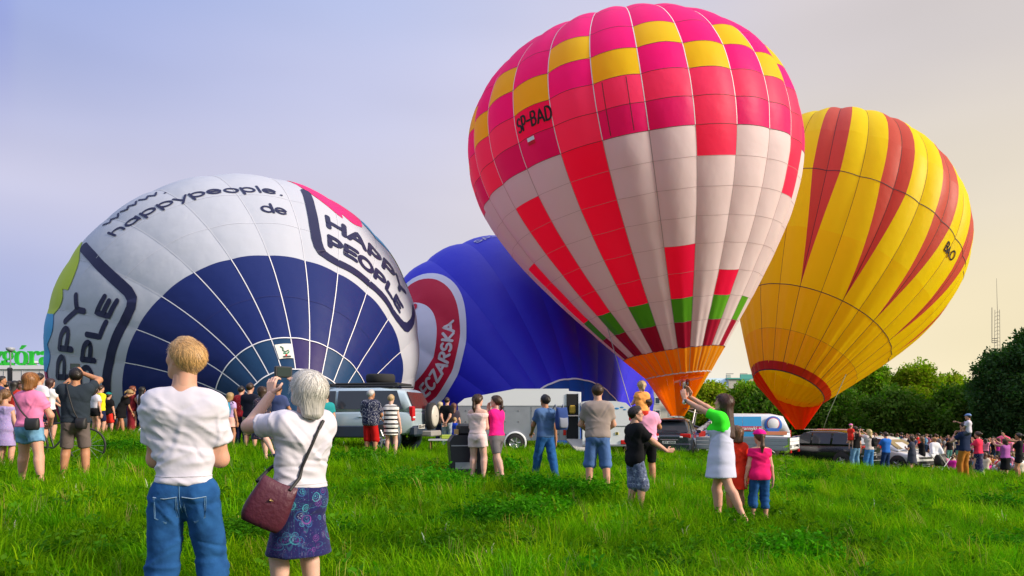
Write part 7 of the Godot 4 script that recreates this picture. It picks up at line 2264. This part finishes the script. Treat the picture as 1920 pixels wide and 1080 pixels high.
	obj("pole", tube([Vector3(-0.75, -0.1, 0), Vector3(-0.1, 0.05, 0)], [0.03, 0.06], 8), mat(Color(0.75, 0.74, 0.72)), bu)
	obj("pole", tube([Vector3(0.15, 0.05, 0.1), Vector3(0.95, 0.2, 0.2)], [0.06, 0.03], 8), mat(Color(0.75, 0.74, 0.72)), bu)
	obj("coil", lathe([[0.05, -0.25], [0.2, -0.2], [0.22, 0.05], [0.12, 0.12], [0.03, 0.12]], 16), mat(Color(0.6, 0.7, 0.75), 0.25, 0.9), bu)
	obj("pilot", lathe([[0.02, -0.3], [0.09, -0.28], [0.10, 0.1], [0.02, 0.16]], 12), mat(Color(0.2, 0.25, 0.3), 0.25, 0.9), bu).position = Vector3(0.12, -0.05, 0.18)
	# inflator fan housing in the grass
	var fn := thing("inflator_fan", "dark rounded inflator fan housing with a grey plate, behind the woman in the romper", "fan", Vector3(-0.92, gy(-0.9, -14.7), -14.75), deg_to_rad(12))
	obj("housing", quad_plate([Vector3(-0.30, 0.25, 0), Vector3(-0.26, 0.05, 0), Vector3(0.26, 0.05, 0), Vector3(0.30, 0.25, 0), Vector3(0.34, 0.74, 0), Vector3(0.26, 0.86, 0), Vector3(-0.26, 0.86, 0), Vector3(-0.34, 0.74, 0)], 0.22), mat(Color(0.012, 0.014, 0.026), 0.4), fn)
	part("lid_edge", Vector3(0.62, 0.02, 0.46), Vector3(0, 0.66, 0.0), mat(Color(0.35, 0.36, 0.4), 0.4), fn)
	part("plate", Vector3(0.42, 0.13, 0.03), Vector3(-0.02, 0.27, 0.225), mat(Color(0.28, 0.32, 0.36), 0.4), fn)
	part("engine", Vector3(0.34, 0.24, 0.3), Vector3(0.0, 0.97, -0.05), mat(Color(0.025, 0.025, 0.03), 0.5), fn, 0.05)
	part("tank_cap", Vector3(0.08, 0.10, 0.08), Vector3(-0.2, 0.93, 0.12), mat(Color(0.5, 0.3, 0.12), 0.5), fn)
	for sg in [-1.0, 1.0]: obj("wheel", lathe([[0.02, -0.03], [0.11, -0.03], [0.11, 0.03], [0.02, 0.03]], 16, 0), blackm, fn).position = Vector3(0.36 * sg, 0.11, 0)
	# drawbar table by the off-roader
	var tb := thing("folding_table", "low grey folding table with small tools beside the spare wheel", "table", Vector3(-1.95, gy(-2, -21.5), -21.2))
	part("table_top", Vector3(0.8, 0.04, 0.5), Vector3(0, 0.48, 0), mat(Color(0.5, 0.52, 0.55), 0.5), tb)
	for x in [-0.35, 0.35]:
		for z in [-0.2, 0.2]: obj("leg", tube([Vector3(x, 0, z), Vector3(x, 0.47, z)], 0.018, 5), mat(Color(0.2, 0.1, 0.05)), tb)
	tag(obj("tool_case", box(Vector3(0.3, 0.12, 0.2), Vector3(-1.85, gy(-2, -21.5) + 0.562, -21.2), 0.02), mat(Color(0.35, 0.45, 0.05), 0.5)), "lime green tool case on the folding table", "case")
	# bicycle with child seat
	var bk := thing("bicycle", "dark bicycle with child seat standing between the woman in pink and the photographer", "bicycle", Vector3(-8.75, gy(-8.75, -14.4), -14.4), deg_to_rad(8))
	for x in [-0.52, 0.52]:
		var wl := Node3D.new()
		wl.name = "wheel"
		bk.add_child(wl, true)
		wl.position = Vector3(x, 0.34, 0)
		var ring := []
		for k in 29: ring.append(Vector3(cos(TAU * k / 28.0) * 0.33, sin(TAU * k / 28.0) * 0.33, 0))
		obj("tyre", tube(ring, 0.02, 6), blackm, wl)
		for k in 14: obj("wire_spoke", tube([Vector3.ZERO, Vector3(cos(TAU * k / 14.0) * 0.32, sin(TAU * k / 14.0) * 0.32, 0)], 0.0035, 3), mat(Color(0.4, 0.4, 0.42), 0.4, 0.7), wl)
	for q in [[Vector3(-0.52, 0.34, 0), Vector3(-0.08, 0.30, 0)], [Vector3(-0.52, 0.34, 0), Vector3(-0.2, 0.78, 0)], [Vector3(-0.08, 0.30, 0), Vector3(-0.22, 0.86, 0)], [Vector3(-0.08, 0.30, 0), Vector3(0.34, 0.78, 0)], [Vector3(-0.2, 0.76, 0), Vector3(0.34, 0.80, 0)], [Vector3(0.52, 0.34, 0), Vector3(0.32, 0.98, 0)]]:
		obj("frame_tube", tube(q, 0.017, 6), mat(Color(0.02, 0.02, 0.025), 0.4), bk)
	obj("handlebar", tube([Vector3(0.22, 1.0, -0.28), Vector3(0.34, 1.02, -0.1), Vector3(0.34, 1.02, 0.1), Vector3(0.22, 1.0, 0.28)], 0.014, 6), blackm, bk)
	obj("saddle", bag_shape(0.26, 0.08, 0.16, 0.8), blackm, bk).position = Vector3(-0.23, 0.90, 0)
	obj("child_seat", bag_shape(0.34, 0.5, 0.3, 0.9), mat(Color(0.03, 0.035, 0.05), 0.6), bk).position = Vector3(-0.52, 1.0, 0)
	obj("pannier", bag_shape(0.34, 0.3, 0.14, 1.0), mat(Color(0.012, 0.012, 0.014), 0.8), bk).position = Vector3(-0.5, 0.62, 0.13)
	part("rear_reflector", Vector3(0.03, 0.05, 0.05), Vector3(-0.72, 0.6, 0), mat(Color(0.7, 0.12, 0.01), 0.3), bk)
	# litter, ropes, pushchair, toy balloon
	var pb := thing("plastic_bag", "crumpled white and blue plastic bag lying in the grass", "bag", Vector3(-12.2, gy(-12.2, -24.8) + 0.15, -24.8))
	obj("film", bag_shape(0.55, 0.34, 0.3, 0.6), mat(Color(0.7, 0.72, 0.78), 0.4), pb)
	obj("label", bag_shape(0.25, 0.16, 0.31, 0.9), mat(Color(0.05, 0.25, 0.6), 0.4), pb)
	var e: Envelope = M.red_env
	var r0 := e.pt(300.0, 0.6, 0.02)
	var ro := thing("tether_rope", "thin pale rope from the pink balloon down to the grass", "rope", r0)
	obj("line", tube([Vector3.ZERO, Vector3(6.4, -0.6, -34.6) * 0.5 - r0 * 0.5 + Vector3(0, -0.4, 0), Vector3(6.6, -0.3, -35.0) - r0], 0.018, 4), mat(Color(0.4, 0.38, 0.4)), ro)
	e = M.yellow_env
	r0 = e.pt(40.0, 0.25, 0.02)
	ro = thing("tether_rope", "greenish rope from the yellow balloon down behind the black estate", "rope", r0)
	obj("line", tube([Vector3.ZERO, (Vector3(19.0, 0.0, -46.0) - r0) * 0.5 + Vector3(-0.3, -0.5, 0), Vector3(18.6, gy(18.6, -46), -46.0) - r0], 0.03, 4), mat(Color(0.2, 0.24, 0.14)), ro)
	var pc := thing("pushchair", "black folding pushchair standing before the seated crowd", "pushchair", Vector3(18.6, gy(18.6, -32.4), -32.4), 0.4)
	for z in [-0.22, 0.22]:
		obj("frame_bar", tube([Vector3(-0.35, 0.1, z), Vector3(0.35, 0.75, z)], 0.018, 5), mat(Color(0.5, 0.5, 0.52), 0.4, 0.6), pc)
		obj("frame_bar", tube([Vector3(0.35, 0.1, z), Vector3(-0.4, 0.95, z)], 0.018, 5), mat(Color(0.5, 0.5, 0.52), 0.4, 0.6), pc)
		for x in [-0.35, 0.35]: obj("wheel", lathe([[0.02, -0.02], [0.09, -0.02], [0.09, 0.02], [0.02, 0.02]], 12, 2), blackm, pc).position = Vector3(x, 0.09, z)
	obj("seat", bag_shape(0.5, 0.5, 0.4, 0.9), blackm, pc).position = Vector3(-0.02, 0.62, 0)
	var tb2 := thing("toy_balloon", "pink and turquoise foil balloon floating above the crowd", "balloon", Vector3(36.2, -0.55, -55.0))
	obj("upper", lathe([[0.02, 0.5], [0.42, 0.3], [0.5, 0.0], [0.4, -0.3], [0.05, -0.45]], 16), mat(Color(0.8, 0.06, 0.2), 0.2), tb2)
	obj("lower", bag_shape(0.9, 0.6, 0.6, 0.6), mat(Color(0.03, 0.35, 0.5), 0.2), tb2).position = Vector3(-0.1, -0.75, 0)
	obj("ribbon", tube([Vector3(0, -1.0, 0), Vector3(0.1, -1.6, 0)], 0.01, 3), blackm, tb2)

# ---------- vegetation ----------
func leaf_cluster(sd: int, n: int, R: float, leaf: float) -> ArrayMesh:
	var r := RandomNumberGenerator.new()
	r.seed = sd
	var st := begin()
	st.set_smooth_group(-1)
	for i in n:
		var dirv := Vector3(r.randfn(), r.randfn() * 0.8, r.randfn()).normalized()
		var c := dirv * R * pow(r.randf(), 0.5)
		var ax := Vector3(r.randfn(), r.randfn(), r.randfn()).normalized()
		var b := Basis(ax, r.randf() * TAU)
		var l := leaf * r.randf_range(0.7, 1.3)
		var a := c - b.x * l * 0.5
		var e := c + b.x * l * 0.5
		var p := c + b.z * l * 0.28 + b.y * l * 0.06
		var q := c - b.z * l * 0.28 + b.y * l * 0.06
		for v in [a, p, e, a, e, q]: st.add_vertex(v)
	return fin(st)

func foliage(c: Color) -> StandardMaterial3D:
	var m := mat(Color(1, 1, 1), 0.7, 0.0, 0.2)
	m.vertex_color_use_as_albedo = true
	m.backlight_enabled = true
	m.backlight = c
	return m

func tree(called: String, label: String, x: float, z: float, h: float, w: float, base: float, col: Color, sd: int, n: int, group := "", flat := 1.0) -> void:
	var r := RandomNumberGenerator.new()
	r.seed = sd
	var t := thing(called, label, "tree", Vector3(x, gy(x, z) - 0.05, z), 0.0, group)
	var bark := mat(Color(0.05, 0.038, 0.028), 0.95)
	# trunk and limbs carry the lobes of the crown
	var th := h * 0.45
	obj("trunk", tube([Vector3.ZERO, Vector3(0.05, th * 0.5, 0), Vector3(-0.05, th, 0.05), Vector3(0.1, h * 0.8, 0)], [h * 0.028, h * 0.022, h * 0.016, h * 0.005], 8), bark, t)
	var lobes := []
	for i in 22:
		var f := (i + 0.5) / 22.0
		var y := lerpf(base + 0.08 * h, h * 0.94, pow(f, 0.8))
		var prof := sin(PI * clampf((y - base) / (h - base) * 0.86 + 0.12, 0.0, 1.0))
		var a := i * 2.4 + r.randf() * 0.8
		var rr := w * 0.5 * prof * r.randf_range(0.35, 0.8)
		lobes.append([Vector3(cos(a) * rr, y, sin(a) * rr * flat), w * r.randf_range(0.13, 0.21)])
	for i in range(0, 22, 2):
		var e: Vector3 = lobes[i][0]
		var s := Vector3(0, clampf(e.y * 0.6, h * 0.15, h * 0.7), 0)
		obj("limb", tube([s, s.lerp(e, 0.5) + Vector3(0, 0.03 * h, 0), e], [h * 0.010, h * 0.006, h * 0.002], 5), bark, t)
	var mm := MultiMesh.new()
	mm.transform_format = MultiMesh.TRANSFORM_3D
	mm.use_colors = true
	mm.mesh = M.leafy[sd % 3]
	mm.instance_count = n
	for i in n:
		var lb: Array = lobes[r.randi() % lobes.size()]
		var dirv := Vector3(r.randfn(), r.randfn() * 0.8 + 0.15, r.randfn()).normalized()
		var rad: float = lb[1] * (pow(r.randf(), 0.4) * 1.05 + (0.35 if r.randf() < 0.06 else 0.0))
		var p: Vector3 = lb[0] + dirv * rad
		var sc := r.randf_range(0.75, 1.3) * clampf(w / 6.5, 0.7, 1.3)
		mm.set_instance_transform(i, Transform3D(Basis(Vector3(r.randfn(), r.randfn(), r.randfn()).normalized(), r.randf() * TAU).scaled(Vector3.ONE * sc), p))
		var k := r.randf_range(0.6, 1.35)
		var yl := r.randf() * 0.35
		mm.set_instance_color(i, Color(col.r * k * (1.0 + yl), col.g * k * (1.0 + yl * 0.3), col.b * k))
	var mi := MultiMeshInstance3D.new()
	mi.name = "crown"
	mi.multimesh = mm
	mi.material_override = M.leafmat
	t.add_child(mi, true)
	mi.set_meta("kind", "stuff")

func build_trees() -> void:
	M.leafy = [leaf_cluster(1, 26, 0.62, 0.30), leaf_cluster(2, 26, 0.62, 0.28), leaf_cluster(3, 24, 0.68, 0.33)]
	M.leafmat = foliage(Color(0.7, 0.95, 0.15))
	var green := Color(0.17, 0.30, 0.02)
	var olive := Color(0.25, 0.33, 0.016)
	var darkg := Color(0.095, 0.19, 0.028)
	var bl := Color(0.055, 0.13, 0.05)
	var g := "row of trees behind the vehicles"
	tree("tree", "bushy olive green tree before the teal gable, close by the orange skirt", 20.6, -78, 5.4, 5.6, 0.4, olive, 11, 1500, g)
	tree("tree", "bushy green tree below the teal gable, behind the filming woman", 24.4, -77, 5.6, 6.0, 0.3, green, 12, 1500, g)
	tree("tree", "low green tree in the gap between the pink and the yellow balloons", 27.6, -79, 4.6, 5.0, 0.3, green, 13, 1200, g)
	tree("tree", "dark green tree under the yellow balloon's lower edge", 33.0, -79, 7.2, 7.0, 0.3, darkg, 14, 1500, g)
	tree("tree", "green tree just clear of the yellow balloon's lower edge", 37.2, -78, 7.9, 7.0, 0.4, green, 15, 1600, g)
	tree("tree", "tallest yellow green tree in the row, behind the toddler", 41.4, -77, 8.3, 7.2, 0.5, olive, 16, 1700, g)
	tree("tree", "yellow green tree at the end of the row beside the open sky", 45.4, -77.5, 7.3, 6.2, 0.4, olive, 17, 1400, g)
	tree("tree", "dark shrubby tree low between the row and the big dark tree", 47.3, -72, 5.2, 6.0, 0.2, darkg, 18, 1300, g)
	tree("tree", "dark grey green tree with a feathery outline, left part of the big group", 44.0, -66, 9.6, 6.6, 0.4, bl, 19, 1700, "dark trees at the right edge")
	tree("tree", "very tall dark tree below the radio mast", 47.6, -65, 12.6, 8.4, 0.4, bl, 20, 2300, "dark trees at the right edge")
	tree("tree", "tall dark tree cut by the right edge of the view", 52.6, -66, 13.0, 8.2, 0.4, bl, 21, 2000, "dark trees at the right edge")
	tree("tree", "dark undergrowth tree filling the foot of the big dark group", 50.0, -61, 6.5, 7.4, 0.1, bl, 22, 1500, "dark trees at the right edge")
	tree("tree", "dark low tree behind the man with the child on his shoulders", 43.0, -71, 5.5, 7.0, 0.1, darkg, 23, 1400, g)
	tree("tree", "dark low tree behind the toddler and the blonde woman", 37.5, -74, 5.2, 8.0, 0.1, darkg, 24, 1400, g)
	tree("tree", "dark low tree behind the black estate", 31.5, -74, 5.0, 8.0, 0.1, darkg, 25, 1400, g)
	tree("tree", "dark low tree behind the painted van", 25.5, -74, 4.2, 8.0, 0.1, darkg, 26, 1300, g)
	# a young plant by the cargo trailer
	var sp := thing("young_plant", "yellow green sapling before the tail of the cargo trailer", "plant", Vector3(6.05, gy(6.05, -16.5), -16.5))
	obj("stem", tube([Vector3.ZERO, Vector3(0.02, 0.35, 0), Vector3(-0.02, 0.72, 0), Vector3(-0.08, 0.95, 0)], [0.008, 0.006, 0.004, 0.002], 5), mat(Color(0.10, 0.09, 0.03)), sp)
	var r := RandomNumberGenerator.new()
	r.seed = 9
	var lm := mat(Color(0.20, 0.30, 0.02), 0.6)
	lm.backlight_enabled = true
	lm.backlight = Color(0.5, 0.7, 0.05)
	for i in 44:
		var y := r.randf_range(0.2, 0.92)
		var a := r.randf() * TAU
		var d := Vector3(cos(a), r.randf_range(-0.3, 0.5), sin(a)).normalized()
		var s := Vector3(-d.z, 0, d.x).normalized() * 0.045
		var c := Vector3(-0.03, y, 0)
		var st := begin()
		for v in [c, c + d * 0.10 + s, c + d * 0.22, c, c + d * 0.22, c + d * 0.10 - s]: st.add_vertex(v)
		obj("leaf", fin(st), lm, sp)

func tuft(sd: int, n: int, rad: float, h0: float, h1: float, w: float, bend: float) -> ArrayMesh:
	var r := RandomNumberGenerator.new()
	r.seed = sd
	var st := begin()
	for i in n:
		var a := r.randf() * TAU
		var o := Vector3(cos(a), 0, sin(a)) * rad * sqrt(r.randf())
		var h := r.randf_range(h0, h1)
		var da := a + r.randf_range(-1.2, 1.2)
		var d := Vector3(cos(da), 0, sin(da)) * h * r.randf_range(0.15, bend)
		var s := Vector3(-sin(da + r.randf() - 0.5), 0, cos(da)) * w * r.randf_range(0.6, 1.2) * 0.5
		var p0 := o
		var p1 := o + Vector3(0, h * 0.45, 0) + d * 0.2
		var p2 := o + Vector3(0, h * 0.82, 0) + d * 0.6
		var p3 := o + Vector3(0, h * (1.0 - 0.1 * bend), 0) + d * 1.15
		for v in [p0 - s, p1 - s * 0.9, p0 + s, p0 + s, p1 - s * 0.9, p1 + s * 0.9, p1 - s * 0.9, p2 - s * 0.6, p1 + s * 0.9, p1 + s * 0.9, p2 - s * 0.6, p2 + s * 0.6, p2 - s * 0.6, p3, p2 + s * 0.6]:
			st.add_vertex(v)
	return fin(st)

func weed(sd: int, n: int, h: float, leaf: float) -> ArrayMesh:
	var r := RandomNumberGenerator.new()
	r.seed = sd
	var st := begin()
	st.set_smooth_group(-1)
	for i in n:
		var top := Vector3(r.randfn() * h * 0.4, h * r.randf_range(0.5, 1.1), r.randfn() * h * 0.4)
		var base := Vector3(top.x * 0.3, 0, top.z * 0.3)
		for k in 9:
			var f := r.randf_range(0.25, 1.0)
			var c := base.lerp(top, f)
			var d := Vector3(r.randfn(), r.randf_range(-0.1, 0.9), r.randfn()).normalized()
			var s := d.cross(Vector3(r.randfn(), r.randfn(), r.randfn()).normalized()) * leaf * 0.3
			for v in [c, c + d * leaf * 0.5 + s, c + d * leaf, c, c + d * leaf, c + d * leaf * 0.5 - s]: st.add_vertex(v)
	return fin(st)

func scatter(called: String, label: String, mesh: Mesh, n: int, sd: int, r0: float, r1: float, spread: float, power: float, base: Color, s0: float, s1: float, keep: Callable) -> void:
	var r := RandomNumberGenerator.new()
	r.seed = sd
	var nz := FastNoiseLite.new()
	nz.seed = 4
	nz.frequency = 0.35
	var xf := []
	var cl := []
	for i in n:
		var u := r.randf()
		var d := pow(lerpf(pow(r0, power), pow(r1, power), u), 1.0 / power)
		var az := r.randf_range(-spread, spread)
		var x := sin(az) * d
		var z := -cos(az) * d
		var v := nz.get_noise_2d(x, z)
		var k0 := r.randf()
		if not keep.call(v, k0, x, z): continue
		var s := r.randf_range(s0, s1) * (1.0 + d * 0.012)
		var hs := s * (0.92 + v * 0.5)
		var b := Basis(Vector3.UP, r.randf() * TAU).scaled(Vector3(s, maxf(0.35, hs), s))
		b = Basis(Vector3(r.randfn() * 0.12, 0, r.randfn() * 0.12 + 0.10).normalized(), 0.22) * b
		xf.append(Transform3D(b, Vector3(x, gy(x, z) - 0.015, z)))
		var v2 := nz.get_noise_2d(x * 2.7 + 40.0, z * 2.7)
		var k := r.randf_range(0.65, 1.35) * (1.0 + v * 0.55)
		cl.append(Color(base.r * k * (1.0 + v2 * 0.9), base.g * k * (1.0 + v2 * 0.25), base.b * k))
	var mm := MultiMesh.new()
	mm.transform_format = MultiMesh.TRANSFORM_3D
	mm.use_colors = true
	mm.mesh = mesh
	mm.instance_count = xf.size()
	for i in xf.size():
		mm.set_instance_transform(i, xf[i])
		mm.set_instance_color(i, cl[i])
	var o := MultiMeshInstance3D.new()
	o.name = numbered(called)
	o.multimesh = mm
	o.material_override = M.grassmat
	add_child(o)
	o.set_meta("kind", "stuff")
	tag(o, label, "grass")

func build_grass() -> void:
	var m := mat(Color(1, 1, 1), 0.75, 0.0, 0.12)
	m.vertex_color_use_as_albedo = true
	m.backlight_enabled = true
	m.backlight = Color(0.78, 0.95, 0.06)
	M.grassmat = m
	var all := func(_v, _k, _x, _z): return true
	scatter("meadow_grass", "short bright green grass covering the whole meadow", tuft(1, 16, 0.09, 0.08, 0.24, 0.007, 0.8), 62000, 1, 1.7, 60.0, 0.95, 0.5, Color(0.135, 0.31, 0.003), 0.85, 1.4, all)
	scatter("long_grass", "longer bent blades of yellowish green grass", tuft(2, 12, 0.07, 0.15, 0.30, 0.0065, 1.3), 15000, 2, 1.8, 45.0, 0.95, 0.5, Color(0.20, 0.38, 0.004), 0.8, 1.25, func(v, k, _x, _z): return k < 0.55 + v * 1.4)
	scatter("weeds", "small leafy weeds among the grass", weed(5, 9, 0.17, 0.05), 9000, 3, 1.9, 40.0, 0.95, 0.5, Color(0.07, 0.22, 0.010), 0.7, 1.5, func(v, k, _x, _z): return k < 0.45 - v * 1.2)
	# dark bushy weed patches
	var spots := [[-1.25, -11.3, 0.75], [0.55, -11.6, 0.6], [0.1, -8.6, 0.65], [1.2, -11.2, 0.4], [-8.8, -17.0, 0.9], [2.6, -7.2, 0.5], [5.6, -8.2, 0.6], [-3.2, -16.5, 0.8], [4.4, -13.0, 0.5], [-0.4, -15.2, 0.6], [9.0, -13.0, 0.9], [-2.6, -7.0, 0.4], [6.8, -17.5, 0.7], [3.2, -4.6, 0.35], [-5.4, -19.0, 0.9]]
	scatter("weed_patches", "dark green bushy weed patches in the meadow", weed(7, 16, 0.30, 0.045), 90000, 6, 3.0, 20.0, 0.8, 1.0, Color(0.05, 0.21, 0.006), 0.7, 1.25, func(_v, k, x, z):
		for s in spots:
			var q: float = Vector2(x - s[0], z - s[1]).length() / s[2]
			if q < 1.0 and k < 0.24 * (1.0 - q * q): return true
		return false)
	scatter("dry_stalks", "thin straw coloured stalks with seed heads above the grass", tuft(11, 3, 0.05, 0.25, 0.42, 0.005, 0.7), 5200, 12, 1.9, 40.0, 0.95, 0.6, Color(0.30, 0.27, 0.08), 0.7, 1.15, func(v, k, _x, _z): return k < 0.5 + v)
	scatter("white_wildflowers", "tiny white wildflowers dotted in the grass", tuft(9, 3, 0.02, 0.16, 0.22, 0.016, 0.4), 260, 8, 5.0, 30.0, 0.8, 0.6, Color(0.6, 0.6, 0.5), 0.8, 1.2, all)
